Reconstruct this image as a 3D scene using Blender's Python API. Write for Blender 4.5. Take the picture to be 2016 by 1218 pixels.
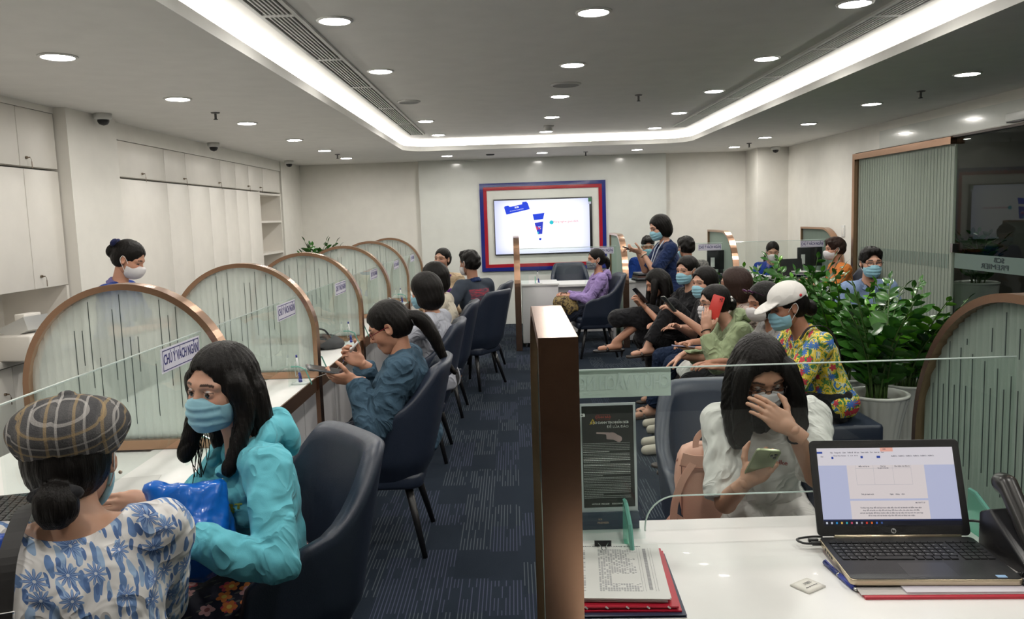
import bpy, bmesh, math, random
import numpy as np
from mathutils import Vector, Matrix, Euler, Quaternion
random.seed(7); np.random.seed(7)
for _o in list(bpy.data.objects): bpy.data.objects.remove(_o)
SC = bpy.context.scene; COL = SC.collection; PI = math.pi
R = math.radians

# ------------------------------------------------------------------ camera
CAM_H = 1.62
def cam_axes(p, y, r):
    cp, sp, cy, sy = math.cos(p), math.sin(p), math.cos(y), math.sin(y)
    f = Vector((sy*cp, cy*cp, -sp)); rt = Vector((cy, -sy, 0)); up = rt.cross(f)
    cr, sr = math.cos(r), math.sin(r)
    return cr*rt + sr*up, -sr*rt + cr*up, f
_r, _u, _f = cam_axes(.1142686, -.00398929, -.0322417)
cam = bpy.data.cameras.new('camera'); cam_o = bpy.data.objects.new('camera', cam); COL.objects.link(cam_o)
cam.sensor_fit = 'HORIZONTAL'; cam.sensor_width = 36; cam.lens = 1591.97/2016*36
cam.clip_start = .05; cam.clip_end = 60
mw = Matrix.Identity(4)
for i in range(3): mw[i][0] = _r[i]; mw[i][1] = _u[i]; mw[i][2] = -_f[i]
mw[0][3] = 0; mw[1][3] = 0; mw[2][3] = CAM_H
cam_o.matrix_world = mw
SC.camera = cam_o

# ------------------------------------------------------------------ world, exposure
w = bpy.data.worlds.new('world'); SC.world = w; w.use_nodes = True
w.node_tree.nodes['Background'].inputs[0].default_value = (.5, .52, .5, 1)
w.node_tree.nodes['Background'].inputs[1].default_value = .02
SC.view_settings.view_transform = 'Standard'; SC.view_settings.look = 'None'
SC.view_settings.gamma = 1; SC.view_settings.use_curve_mapping = False
SC.view_settings.exposure = 0.0
DOWN_E = 175.0      # radiance of the downlight discs
COVE_E = 52.0      # radiance of the hidden cove strip
LCOL = (1.0, .965, .90)
c = SC.cycles
c.max_bounces = 8; c.diffuse_bounces = 4; c.glossy_bounces = 3; c.transmission_bounces = 6
c.transparent_max_bounces = 14; c.caustics_reflective = False; c.caustics_refractive = False
c.sample_clamp_indirect = 4.0; c.use_denoising = True
c.use_adaptive_sampling = True; c.adaptive_threshold = .03; c.adaptive_min_samples = 16

# ------------------------------------------------------------------ materials
def lin(h):
    if isinstance(h, str):
        h = [int(h[i:i+2], 16)/255 for i in (0, 2, 4)]
        return tuple((v/12.92 if v <= .04045 else ((v+.055)/1.055)**2.4) for v in h)
    return h
class NT:
    def __init__(s, name):
        s.m = bpy.data.materials.new(name); s.m.use_nodes = True; s.t = s.m.node_tree; s.b = s.t.nodes['Principled BSDF']
        s.out = s.t.nodes['Material Output']
    def n(s, ty, **k):
        x = s.t.nodes.new(ty)
        for a, v in k.items(): setattr(x, a, v)
        return x
    def l(s, a, b): s.t.links.new(a, b)
    def math(s, op, a, b=None, c=None, clamp=False):
        x = s.n('ShaderNodeMath', operation=op, use_clamp=clamp)
        for i, v in enumerate((a, b, c)):
            if v is None: continue
            if isinstance(v, (int, float)): x.inputs[i].default_value = v
            else: s.l(v, x.inputs[i])
        return x.outputs[0]
    def mix(s, f, a, b):
        x = s.n('ShaderNodeMix', data_type='RGBA')
        for sock, v in ((x.inputs[0], f), (x.inputs[6], a), (x.inputs[7], b)):
            if isinstance(v, (int, float)): sock.default_value = v
            elif isinstance(v, tuple): sock.default_value = (*v[:3], 1)
            else: s.l(v, sock)
        return x.outputs[2]
    def obj(s):
        x = s.n('ShaderNodeTexCoord'); return x.outputs['Object']
    def sep(s, v):
        x = s.n('ShaderNodeSeparateXYZ'); s.l(v, x.inputs[0]); return x.outputs
    def noise(s, v, sc, det=2, rough=.5, dist=0):
        x = s.n('ShaderNodeTexNoise'); x.inputs['Scale'].default_value = sc; x.inputs['Detail'].default_value = det
        x.inputs['Roughness'].default_value = rough; x.inputs['Distortion'].default_value = dist
        if v is not None: s.l(v, x.inputs['Vector'])
        return x.outputs
    def mapping(s, v, sc=(1, 1, 1), rot=(0, 0, 0), loc=(0, 0, 0)):
        x = s.n('ShaderNodeMapping'); s.l(v, x.inputs[0]); x.inputs['Scale'].default_value = sc
        x.inputs['Rotation'].default_value = rot; x.inputs['Location'].default_value = loc
        return x.outputs[0]
    def ramp(s, f, stops, const=False):
        x = s.n('ShaderNodeValToRGB'); s.l(f, x.inputs[0]); e = x.color_ramp
        if const: e.interpolation = 'CONSTANT'
        while len(e.elements) < len(stops): e.elements.new(.5)
        for el, (p, c_) in zip(e.elements, stops): el.position = p; el.color = (*c_, 1)
        return x.outputs[0]
    def bump(s, h, st=.3, d=.002):
        x = s.n('ShaderNodeBump'); x.inputs['Strength'].default_value = st; x.inputs['Distance'].default_value = d
        s.l(h, x.inputs['Height']); s.l(x.outputs[0], s.b.inputs['Normal'])
    def base(s, c_):
        if isinstance(c_, (tuple, list)): s.b.inputs['Base Color'].default_value = (*c_, 1)
        else: s.l(c_, s.b.inputs['Base Color'])
_mc = {}
def mat(name, col, rough=.5, metal=0, spec=.5, emis=None, es=0, coat=0, grain=0, gs=200, sheen=0):
    if name in _mc: return _mc[name]
    t = NT(name); c_ = lin(col); t.b.inputs['Roughness'].default_value = rough; t.b.inputs['Metallic'].default_value = metal
    t.b.inputs['Specular IOR Level'].default_value = spec; t.b.inputs['Coat Weight'].default_value = coat
    if sheen: t.b.inputs['Sheen Weight'].default_value = sheen
    if emis is not None:
        t.b.inputs['Emission Color'].default_value = (*lin(emis), 1); t.b.inputs['Emission Strength'].default_value = es
    v = t.obj(); nz = t.noise(v, 6 if not grain else gs, 3)
    t.base(t.mix(nz[0], tuple(x*.93 for x in c_), tuple(min(1, x*1.06) for x in c_)))
    if grain: t.bump(nz[0], grain, .002)
    _mc[name] = t.m; return t.m
def glass(name, tint, trans=.9, rough=.0, refl=1.0):
    """clear pane: transparent tinted by the glass, with a fresnel mirror on top"""
    if name in _mc: return _mc[name]
    t = NT(name); t.t.nodes.remove(t.b)
    tr = t.n('ShaderNodeBsdfTransparent'); tr.inputs[0].default_value = (*tuple(x*trans for x in tint), 1)
    gl = t.n('ShaderNodeBsdfGlossy'); gl.inputs['Roughness'].default_value = rough; gl.inputs[0].default_value = (.9, .95, .93, 1)
    fr = t.n('ShaderNodeFresnel'); fr.inputs[0].default_value = 1.5
    ge = t.n('ShaderNodeNewGeometry'); fac = t.math('MULTIPLY', t.math('MULTIPLY', fr.outputs[0], t.math('SUBTRACT', 1.0, ge.outputs['Backfacing'])), refl)
    mx = t.n('ShaderNodeMixShader'); t.l(fac, mx.inputs[0]); t.l(tr.outputs[0], mx.inputs[1]); t.l(gl.outputs[0], mx.inputs[2])
    t.l(mx.outputs[0], t.out.inputs[0]); _mc[name] = t.m; return t.m
def frosted(name, col, a_tr=.3, a_df=.35, tcol=(.8, .9, .86)):
    """frosted or fluted pane: part see-through, part scattering"""
    if name in _mc: return _mc[name]
    t = NT(name); t.b.inputs['Roughness'].default_value = .16; t.base(col)
    tr = t.n('ShaderNodeBsdfTransparent'); tr.inputs[0].default_value = (*tcol, 1)
    tl = t.n('ShaderNodeBsdfTranslucent'); tl.inputs[0].default_value = (*col, 1)
    m1 = t.n('ShaderNodeMixShader'); m1.inputs[0].default_value = a_df; t.l(tl.outputs[0], m1.inputs[1]); t.l(t.b.outputs[0], m1.inputs[2])
    m2 = t.n('ShaderNodeMixShader'); m2.inputs[0].default_value = a_tr; t.l(m1.outputs[0], m2.inputs[1]); t.l(tr.outputs[0], m2.inputs[2])
    t.l(m2.outputs[0], t.out.inputs[0]); _mc[name] = t.m; return t.m

# ------------------------------------------------------------------ object helpers
def tag(o, label=None, cat=None, group=None, kind=None):
    if label: o['label'] = label
    if cat: o['category'] = cat
    if group: o['group'] = group
    if kind: o['kind'] = kind
    return o
def empty(name, loc=(0, 0, 0), rz=0, label=None, cat=None, group=None):
    o = bpy.data.objects.new(name, None); COL.objects.link(o); o.location = loc; o.rotation_euler = (0, 0, rz)
    o.empty_display_size = .1
    return tag(o, label, cat, group)
def link(name, me, m=None, parent=None, **k):
    o = bpy.data.objects.new(name, me); COL.objects.link(o)
    if m is not None and not me.materials:
        for x in (m if isinstance(m, (list, tuple)) else [m]): me.materials.append(x)
    if parent is not None: o.parent = parent
    return tag(o, **k)
def fin(name, bm, m=None, parent=None, smooth=False, bev=0, **k):
    bmesh.ops.recalc_face_normals(bm, faces=bm.faces)
    if bev:
        bmesh.ops.bevel(bm, geom=[e for e in bm.edges if len(e.link_faces) == 2 and e.calc_face_angle(0) > .5], offset=bev, segments=2, affect='EDGES', profile=.5)
    me = bpy.data.meshes.new(name); bm.to_mesh(me); bm.free()
    if smooth: me.shade_smooth()
    return link(name, me, m, parent, **k)
def struct(name, bm, m, **k): return fin(name, bm, m, kind='structure', **k)
def B(): return bmesh.new()
def box(bm, x0, x1, y0, y1, z0, z1, M=None):
    v = [bm.verts.new((x, y, z)) for z in (z0, z1) for y in (y0, y1) for x in (x0, x1)]
    for f in ((0, 1, 3, 2), (4, 6, 7, 5), (0, 4, 5, 1), (2, 3, 7, 6), (0, 2, 6, 4), (1, 5, 7, 3)): bm.faces.new([v[i] for i in f])
    if M is not None:
        for q in v: q.co = M @ q.co
    return bm
def pbox(name, x0, x1, y0, y1, z0, z1, m, parent=None, bev=0, M=None, **k):
    bm = B(); box(bm, x0, x1, y0, y1, z0, z1, M); return fin(name, bm, m, parent, bev=bev, smooth=bool(bev), **k)
def tube(bm, pts, rad, seg=10, cap=True):
    """tapered tube along points"""
    pts = [Vector(p) for p in pts]; n = len(pts)
    if not isinstance(rad, (list, tuple)): rad = [rad]*n
    rings = []; up = None
    for i, p in enumerate(pts):
        d = (pts[min(i+1, n-1)] - pts[max(i-1, 0)]).normalized()
        if up is None: up = d.orthogonal().normalized()
        else: up = (up - d*up.dot(d)); up = up.normalized() if up.length > 1e-6 else d.orthogonal().normalized()
        s = d.cross(up)
        rings.append([bm.verts.new(p + (up*math.cos(a) + s*math.sin(a))*rad[i]) for a in [2*PI*j/seg for j in range(seg)]])
    for a, b in zip(rings, rings[1:]):
        for j in range(seg): bm.faces.new((a[j], a[(j+1) % seg], b[(j+1) % seg], b[j]))
    if cap:
        bm.faces.new(rings[0][::-1]); bm.faces.new(rings[-1])
    return bm
def lathe(bm, prof, seg=32, c=(0, 0, 0), flute=0, nfl=0):
    rings = []
    for r, z in prof:
        if r < 1e-6: rings.append([bm.verts.new((c[0], c[1], c[2]+z))]*seg); continue
        ring = []
        for j in range(seg):
            a = 2*PI*j/seg; rr = r*(1 + flute*(abs(math.sin(a*nfl/2))-.5)) if nfl else r
            ring.append(bm.verts.new((c[0]+rr*math.cos(a), c[1]+rr*math.sin(a), c[2]+z)))
        rings.append(ring)
    for a, b in zip(rings, rings[1:]):
        for j in range(seg):
            q = [a[j], a[(j+1) % seg], b[(j+1) % seg], b[j]]; u = []
            for x in q:
                if x not in u: u.append(x)
            if len(u) > 2:
                try: bm.faces.new(u)
                except ValueError: pass
    return bm
def prism(bm, poly, z0, z1, M=None):
    """extrude a polygon in xy between z0 and z1"""
    a = [bm.verts.new((x, y, z0)) for x, y in poly]; b = [bm.verts.new((x, y, z1)) for x, y in poly]; n = len(poly)
    bm.faces.new(a[::-1]); bm.faces.new(b)
    for i in range(n): bm.faces.new((a[i], a[(i+1) % n], b[(i+1) % n], b[i]))
    if M is not None:
        for q in a+b: q.co = M @ q.co
    return bm
def prism_holes(bm, outer, holes, z0, z1, M=None):
    """extruded polygon with holes"""
    vs = []; es = []
    for lp in [outer]+holes:
        v = [bm.verts.new((x, y, z0)) for x, y in lp]; vs.append(v)
        es += [bm.edges.new((v[i], v[(i+1) % len(v)])) for i in range(len(v))]
    r = bmesh.ops.triangle_fill(bm, edges=es, use_beauty=True)
    fs = [g for g in r['geom'] if isinstance(g, bmesh.types.BMFace)]
    e = bmesh.ops.extrude_face_region(bm, geom=fs)
    for v in [g for g in e['geom'] if isinstance(g, bmesh.types.BMVert)]: v.co.z = z1
    if M is not None:
        for v in bm.verts: v.co = M @ v.co
    return bm
def rrect(x0, x1, y0, y1, r, n=5, corners=(1, 1, 1, 1)):
    """rounded rectangle outline; corners: bl br tr tl"""
    out = []
    for (cx, cy, a0, px, py), on in zip(((x0+r, y0+r, PI, x0, y0), (x1-r, y0+r, 1.5*PI, x1, y0), (x1-r, y1-r, 0, x1, y1), (x0+r, y1-r, .5*PI, x0, y1)), corners):
        if on: out += [(cx+r*math.cos(a0+.5*PI*i/n), cy+r*math.sin(a0+.5*PI*i/n)) for i in range(n+1)]
        else: out.append((px, py))
    return out
def copy_tree(o, parent=None):
    c_ = o.copy(); COL.objects.link(c_)
    if parent is not None: c_.parent = parent
    for ch in list(o.children): copy_tree(ch, c_)
    return c_
def text(name, s, size, M, m, parent=None, ext=.0004, align='CENTER', bold=0, sx=1.0, **k):
    cu = bpy.data.curves.new(name, 'FONT'); cu.body = s; cu.size = size; cu.extrude = ext; cu.align_x = align; cu.align_y = 'CENTER'
    cu.offset = bold; cu.resolution_u = 3
    t = bpy.data.objects.new('tmp', cu); COL.objects.link(t)
    me = bpy.data.meshes.new_from_object(t.evaluated_get(bpy.context.evaluated_depsgraph_get()))
    bpy.data.objects.remove(t); bpy.data.curves.remove(cu)
    me.transform(M @ Matrix.Diagonal((sx, 1, 1, 1)))
    if M.determinant() < 0: me.flip_normals()
    me.materials.clear()
    return link(name, me, m, parent, **k)
def TR(loc, rot=(0, 0, 0), sc=(1, 1, 1)):
    return Matrix.Translation(loc) @ Euler(rot).to_matrix().to_4x4() @ Matrix.Diagonal((*sc, 1))

# ------------------------------------------------------------------ setting
C0, C1 = 2.4826, 2.6276          # lower and raised ceiling
YB, YP = 12.33, 12.2             # rear wall, feature panel
XL, XR = -3.2, 3.97
YN = -3.0                        # wall behind the camera
M_wall = mat('wall_paint', (.80, .775, .72), .55)
M_ceil = mat('ceiling_paint', (.80, .785, .755), .75)
M_white = mat('white_laminate', (.80, .765, .71), .38)
M_gloss = mat('gloss_white_panel', (.72, .73, .69), .14, coat=.3)
M_desk = mat('white_desk_top', (.82, .81, .79), .30, coat=.05)
M_front = mat('grey_white_front', (.66, .65, .66), .4)
M_gap = mat('dark_gap', (.03, .03, .035), .7)
M_black = mat('black_plastic', (.012, .012, .014), .35)
M_chrome = mat('chrome', (.6, .6, .6), .2, 1)
M_lamp = mat('lamp_disc', (1, 1, 1), .5, emis=LCOL, es=DOWN_E)
M_cove = mat('cove_led', (1, 1, 1), .5, emis=LCOL, es=COVE_E)
M_trim = mat('white_trim', (.75, .75, .73), .4)
def bronze():
    t = NT('brushed_bronze'); b = t.b; b.inputs['Metallic'].default_value = 1; b.inputs['Roughness'].default_value = .24
    v = t.obj(); n = t.noise(t.mapping(v, (3, 3, 260)), 8, 3)
    t.base(t.mix(n[0], (.40, .235, .15), (.56, .345, .235))); t.bump(n[0], .05, .001); return t.m
M_bronze = bronze()
def bronze_dark():
    t = NT('bronze_cladding'); b = t.b; b.inputs['Metallic'].default_value = .85; b.inputs['Roughness'].default_value = .36
    n = t.noise(t.mapping(t.obj(), (3, 3, 200)), 8, 3); t.base(t.mix(n[0], (.235, .14, .092), (.31, .19, .125))); return t.m
M_bronze_d = bronze_dark()
M_glass = glass('clear_glass', (.955, .985, .975), .985, .01, .65)
M_gedge = mat('glass_edge', (.13, .34, .28), .12, coat=.5)
M_flute = frosted('fluted_glass', (.66, .69, .655), .45, .42, (.94, .97, .955))
M_flute_r = frosted('green_fluted_glass', (.42, .485, .44), .32, .45, (.80, .89, .84))
M_flute_line = mat('fluted_glass_joint', (.045, .06, .06), .3)
M_frost = frosted('frosted_film', (.33, .42, .385), .22, .5, (.7, .85, .8))

def carpet():
    t = NT('carpet'); v = t.obj(); X, Y, Z = t.sep(v)
    # carpet tiles with broken pinstripes running along the room
    bx = t.math('FLOOR', t.math('MULTIPLY', X, 1/.16)); by0 = t.math('MULTIPLY', Y, 1/.32)
    r1 = t.n('ShaderNodeTexWhiteNoise', noise_dimensions='1D'); t.l(bx, r1.inputs['W'])
    by = t.math('FLOOR', t.math('ADD', by0, r1.outputs['Value']))
    cmb = t.n('ShaderNodeCombineXYZ'); t.l(bx, cmb.inputs[0]); t.l(by, cmb.inputs[1])
    r2 = t.n('ShaderNodeTexWhiteNoise', noise_dimensions='2D'); t.l(cmb.outputs[0], r2.inputs['Vector'])
    st = t.math('SINE', t.math('MULTIPLY', X, 2*PI/.0165))
    line = t.math('GREATER_THAN', st, .62)
    # each stripe breaks on its own
    sx = t.math('FLOOR', t.math('MULTIPLY', X, 1/.0165)); sy = t.math('FLOOR', t.math('MULTIPLY', Y, 1/.11))
    c2 = t.n('ShaderNodeCombineXYZ'); t.l(sx, c2.inputs[0]); t.l(sy, c2.inputs[1])
    r3 = t.n('ShaderNodeTexWhiteNoise', noise_dimensions='2D'); t.l(c2.outputs[0], r3.inputs['Vector'])
    on = t.math('MULTIPLY', t.math('GREATER_THAN', r2.outputs['Value'], .38), t.math('GREATER_THAN', r3.outputs['Value'], .22))
    f = t.math('MULTIPLY', line, on)
    base = t.mix(r2.outputs['Value'], (.0125, .0185, .029), (.0150, .022, .034))
    strp = t.mix(t.math('GREATER_THAN', r2.outputs['Value'], .75), (.068, .082, .096), (.052, .059, .096))
    nz = t.noise(v, 450, 2)
    t.base(t.mix(t.math('MULTIPLY', nz[0], .35), t.mix(f, base, strp), (.012, .016, .022)))
    t.b.inputs['Roughness'].default_value = .95; t.b.inputs['Specular IOR Level'].default_value = .1
    t.bump(nz[0], .5, .003); return t.m
bm = B(); box(bm, XL-.6, 8.2, YN, YB+.2, -.1, 0); struct('floor', bm, carpet())
for nm, a in dict(wall_rear=(XL-.6, XR+.2, YB, YB+.15, 0, 2.9), wall_left=(XL-.62, XL-.5, YN, YB, 0, 2.9), wall_front=(XL-.6, 8.2, YN-.15, YN, 0, 2.9)).items():
    bm = B(); box(bm, *a); struct(nm, bm, M_wall if nm != 'wall_front' else mat('dark_unseen_wall', (.12, .11, .10), .5))  # unseen front wall made dark so the near bronze reflects dark
# right wall: plaster up to the glazed front, bulkhead above the glass
bm = B(); box(bm, XR, XR+.12, 9.46, YB, 0, 2.9); box(bm, XR, XR+.12, YN, 9.46, 2.215, 2.9); box(bm, XR, XR+.12, YN, 1.6, 0, 2.215)
struct('wall_right', bm, M_wall)
bm = B(); box(bm, XR-.006, XR-.001, 1.6, 8.83, 2.222, 2.40); struct('trim_bulkhead_panel', bm, M_gloss)
bm = B(); box(bm, 3.53, 3.97, 11.72, YB, 0, C0); struct('wall_column', bm, M_wall)
bm = B(); box(bm, -1.375, 2.31, YP, YB, 0, C0); struct('wall_feature_panel', bm, M_gloss)
bm = B(); box(bm, XL-.5, XL+.085, 5.80, 6.52, 0, C0); struct('wall_left_pier', bm, M_wall)
bm = B(); box(bm, XL-.5, XL+.02, 11.33, YB, 0, C0); struct('wall_left_corner', bm, M_wall)
bm = B(); box(bm, XL-.5, XL+.1, YN, 1.98, 0, C0); struct('wall_left_near', bm, M_wall)
# room behind the glass on the right
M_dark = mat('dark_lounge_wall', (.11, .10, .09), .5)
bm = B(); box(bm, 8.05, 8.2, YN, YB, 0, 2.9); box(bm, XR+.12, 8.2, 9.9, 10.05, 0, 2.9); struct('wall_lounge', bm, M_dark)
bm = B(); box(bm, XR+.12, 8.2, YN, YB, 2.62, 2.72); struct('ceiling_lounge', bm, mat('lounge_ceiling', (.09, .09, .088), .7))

# ceilings: lower ring with a rounded opening, fascia, ledge, raised field
hx0, hx1, hy0, hy1 = -1.334, 2.262, -1.6, 10.46
def rr(o, r, z, bm, n=8): return [bm.verts.new((x, y, z)) for x, y in rrect(hx0-o, hx1+o, hy0-o, hy1+o, r+o, n)]
bm = B(); L0 = rr(0, .32, C0, bm); out = [bm.verts.new(p) for p in ((XL-.6, YN, C0), (XR+.12, YN, C0), (XR+.12, YB+.1, C0), (XL-.6, YB+.1, C0))]
es = [bm.edges.new((l[i], l[(i+1) % len(l)])) for l in (L0, out) for i in range(len(l))]
bmesh.ops.triangle_fill(bm, edges=es, use_beauty=True)
struct('ceiling', bm, M_ceil)
bm = B(); Ls = [rr(0, .32, C0, bm), rr(0, .32, 2.541, bm), rr(.15, .32, 2.541, bm), rr(.15, .32, C1, bm)]
for a, b in zip(Ls, Ls[1:]):
    for i in range(len(a)): bm.faces.new((a[i], a[(i+1) % len(a)], b[(i+1) % len(a)], b[i]))
struct('trim_cove', bm, mat('cove_paint', (.78, .77, .74), .6))
bm = B(); box(bm, XL-.6, XR+.12, YN, YB+.1, C1, C1+.1); struct('ceiling_raised', bm, M_ceil)
bm = B(); a, b = rr(.075, .32, 2.548, bm), rr(.105, .32, 2.548, bm)
for i in range(len(a)): bm.faces.new((a[i], a[(i+1) % len(a)], b[(i+1) % len(a)], b[i]))
bmesh.ops.recalc_face_normals(bm, faces=bm.faces)
me = bpy.data.meshes.new('led_strip'); bm.to_mesh(me); bm.free()
link('led_strip', me, M_cove, label='hidden white light strip glowing in the ceiling cove around the raised field', cat='light strip')

# downlights
def downlight(x, y, z, lab):
    t = empty('downlight', (x, y, z), 0, lab, 'ceiling light', 'round recessed downlights')
    bm = B(); lathe(bm, [(.077, 0), (.092, -.001), (.091, -.006), (.077, -.009)], 36); fin('trim_ring', bm, M_trim, t, smooth=True)
    bm = B(); bmesh.ops.create_circle(bm, cap_ends=True, segments=32, radius=.0765, matrix=Matrix.Translation((0, 0, -.004))); 
    for f in bm.faces: f.normal_flip()
    me = bpy.data.meshes.new('lamp_disc'); bm.to_mesh(me); bm.free(); link('lamp_disc', me, M_lamp, t)
words = ['nearest', 'second', 'third', 'fourth', 'fifth', 'sixth', 'seventh', 'eighth']
ys = [1.26, 2.7, 4.13, 5.58, 7.01, 8.52, 9.88, 11.15]
for i, y in enumerate(ys): downlight(-2.23, y, C0, f'round white downlight above the left counters, {words[i]} of its row')
for i, y in enumerate([1.3, 2.75, 4.2, 5.62, 7.09, 8.57, 10.03, 11.4]): downlight(3.11, y, C0, f'round white downlight along the right side of the room, {words[i]} of its row')
for x, n in ((-.87, 'left of the screen'), (.44, 'above the screen'), (1.745, 'right of the screen')): downlight(x, 11.3, C0, f'small round downlight in front of the rear wall, {n}')
rows = {-.86: 'left', .44: 'middle', 1.75: 'right'}
for x, n in rows.items():
    for i, y in enumerate([1.3, 2.72, 4.2, 5.62, 7.05, 8.5, 9.92]):
        if n == 'left' and i == 4: continue
        downlight(x, y, C1, f'round downlight in the raised ceiling, {words[i]} of the {n} row')
# lounge lights behind the glass
t = empty('ring_light', (5.6, 6.3, 2.45), 0, 'large pale round ceiling disc seen through the glass front', 'ceiling light')
bm = B(); lathe(bm, [(0, .0), (.62, .0), (.64, .05), (.0, .06)], 48); fin('disc', bm, mat('disc_light', (.8, .8, .76), .5, emis=(.9, .9, .8), es=.35), t, smooth=True)
for x, y in ((6.6, 7.6), (5.4, 9.0)):
    downlight(x, y, 2.62, f'small round downlight in the dark lounge, {"farther" if y > 8 else "nearer"} one behind the glass front')

# linear air diffusers in the raised ceiling
M_slat = mat('diffuser_slat', (.60, .60, .58), .5); M_slot = mat('diffuser_slot', (.012, .012, .012), .8)
def diffuser(x0, x1, y0, y1, lab):
    t = empty('air_diffuser', ((x0+x1)/2, (y0+y1)/2, C1), 0, lab, 'air vent', 'linear air diffusers beside the light cove')
    hw, hl = (x1-x0)/2, (y1-y0)/2
    bm = B()
    for a in ((-hw, -hw+.022), (hw-.022, hw)): box(bm, *a, -hl, hl, -.014, 0)
    for a in ((-hl, -hl+.02), (hl-.02, hl)): box(bm, -hw+.022, hw-.022, *a, -.014, 0)
    fin('frame', bm, M_slat, t)
    pbox('slot', -hw+.022, hw-.022, -hl+.02, hl-.02, -.003, -.0005, M_slot, t)
    n = 6; p = (2*hw-.044)/(n+1)
    me = None
    for i in range(n):
        xx = -hw+.022+(i+1)*p
        if me is None:
            o = pbox('slat', -.0045, .0045, -hl+.02, hl-.02, -.013, -.003, M_slat, t); me = o.data
        else: o = link('slat', me, None, t)
        o.location.x = xx
yy = [1.9, 2.95, 4.03, 5.13, 6.2, 7.4, 8.6, 9.75]
for i in range(7):
    diffuser(-1.19, -1.0, yy[i], yy[i+1], f'grey linear slot diffuser left of the middle lights, {words[i]} from the camera')
yy = [1.9, 3.2, 4.45, 5.3, 6.34, 7.45, 8.65, 9.85]
for i in range(7):
    diffuser(1.93, 2.12, yy[i], yy[i+1], f'grey linear slot diffuser right of the middle lights, {words[i]} from the camera')

# ceiling bits
M_cam = mat('camera_shell', (.62, .62, .6), .45)
def dome_camera(x, y, lab):
    t = empty('dome_camera', (x, y, C0), 0, lab, 'security camera', 'dome cameras')
    bm = B(); lathe(bm, [(0, 0), (.062, 0), (.062, -.035), (.05, -.045), (0, -.045)], 28); fin('housing', bm, M_cam, t, smooth=True)
    bm = B(); lathe(bm, [(.042, -.044), (.041, -.06), (.03, -.078), (0, -.088)], 24); fin('lens_dome', bm, M_black, t, smooth=True)
dome_camera(-3.04, 6.18, 'white dome security camera above the pier in the left wall')
dome_camera(-3.09, 8.57, 'white dome security camera over the middle of the left cupboards')
dome_camera(-3.05, 11.3, 'white dome security camera in the far left corner')
dome_camera(3.756, 11.63, 'white dome security camera in front of the right column')
def sprinkler(x, y, z, lab):
    t = empty('sprinkler', (x, y, z), 0, lab, 'sprinkler')
    bm = B(); lathe(bm, [(0, 0), (.035, 0), (.03, -.008), (.009, -.01), (.009, -.05), (0, -.05)], 16); fin('body', bm, mat('sprinkler_metal', (.12, .12, .12), .4, .6), t)
    bm = B(); lathe(bm, [(0, -.048), (.016, -.05), (.016, -.054), (0, -.056)], 14); fin('deflector', bm, M_gap, t)
for x, y, z, l in ((-2.243, 6.31, C0, 'dark sprinkler head between the second and third left lights'), (-2.21, 10.5, C0, 'dark sprinkler head near the far left corner'), (1.05, 11.43, C0, 'small dark sprinkler head above the rear wall screen'), (3.158, 10.86, C0, 'dark sprinkler head near the right column'), (3.19, 6.41, C0, 'dark sprinkler head over the right side of the room'), (1.122, 7.14, C1, 'dark sprinkler head in the raised ceiling')):
    sprinkler(x, y, z, l)
for x, y, z, l, r in ((.449, 6.44, C1, 'flat round grey speaker grille in the raised ceiling', .12), (-.854, 7.086, C1, 'round white flush cover plate in the raised ceiling', .1), (-.277, 11.33, C0, 'small round dark vent above the rear wall', .06)):
    t = empty('ceiling_disc', (x, y, z), 0, l, 'speaker grille'); bm = B(); lathe(bm, [(0, 0), (r, 0), (r*.97, -.008), (r*.85, -.012)], 32); fin('rim', bm, M_cam if r > .09 else M_gap, t, smooth=True)
    bm = B(); lathe(bm, [(r*.85, -.012), (r*.8, -.009), (0, -.009)], 32); fin('grille', bm, mat('grille', (.30, .30, .29), .7) if r > .09 else M_gap, t)
t = empty('smoke_detector', (.444, 9.33, C1), 0, 'white smoke detector at the far end of the raised ceiling', 'smoke detector')
bm = B(); lathe(bm, [(0, 0), (.06, 0), (.06, -.02), (.0, -.022)], 24); fin('base', bm, M_cam, t, smooth=True)
bm = B(); lathe(bm, [(.04, -.02), (.045, -.05), (.02, -.06), (0, -.06)], 20); fin('sensor', bm, M_cam, t, smooth=True)

# ------------------------------------------------------------------ left built-in cupboards
M_key = mat('key_metal', (.25, .2, .15), .35, .9)
def cupboard(name, y0, y1, z0, z1, doors, lab, keys=(), depth=.45, x=XL):
    t = empty(name, (x, (y0+y1)/2, z0), 0, lab, 'cupboard')
    yc = (y0+y1)/2
    pbox('carcass', -depth, -.022, y0-yc, y1-yc, 0, z1-z0, M_white, t)
    e = [y0]+list(doors)+[y1]
    for i, (a, b) in enumerate(zip(e, e[1:])):
        d = pbox('door', -.018, 0, a-yc+.003, b-yc-.003, .004, z1-z0-.004, M_white, t, bev=.0015)
        if i in keys:
            ky, kz = keys[i]; bm = B()
            lathe(bm, [(0, 0), (.009, 0), (.009, .012), (0, .012)], 12); bm.transform(Matrix.Translation((0.001, ky-yc, kz-z0)) @ Matrix.Rotation(PI/2, 4, 'Y'))
            box(bm, .012, .03, ky-yc-.002, ky-yc+.002, kz-z0-.004, kz-z0+.004)
            box(bm, .024, .026, ky-yc+.018, ky-yc+.026, kz-z0-.07, kz-z0-.025); tube(bm, [(.028, ky-yc, kz-z0), (.027, ky-yc+.016, kz-z0-.01), (.025, ky-yc+.022, kz-z0-.03)], .0015, 5)
            fin('key', bm, M_key, d)
    return t
cupboard('wall_cupboard', 2.0, 5.79, 2.05, 2.44, [4.0, 5.35], 'high white wall cupboard at the near left, above the tall doors', {2: (5.42, 2.11), 0: (3.0, 2.1)})
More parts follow.
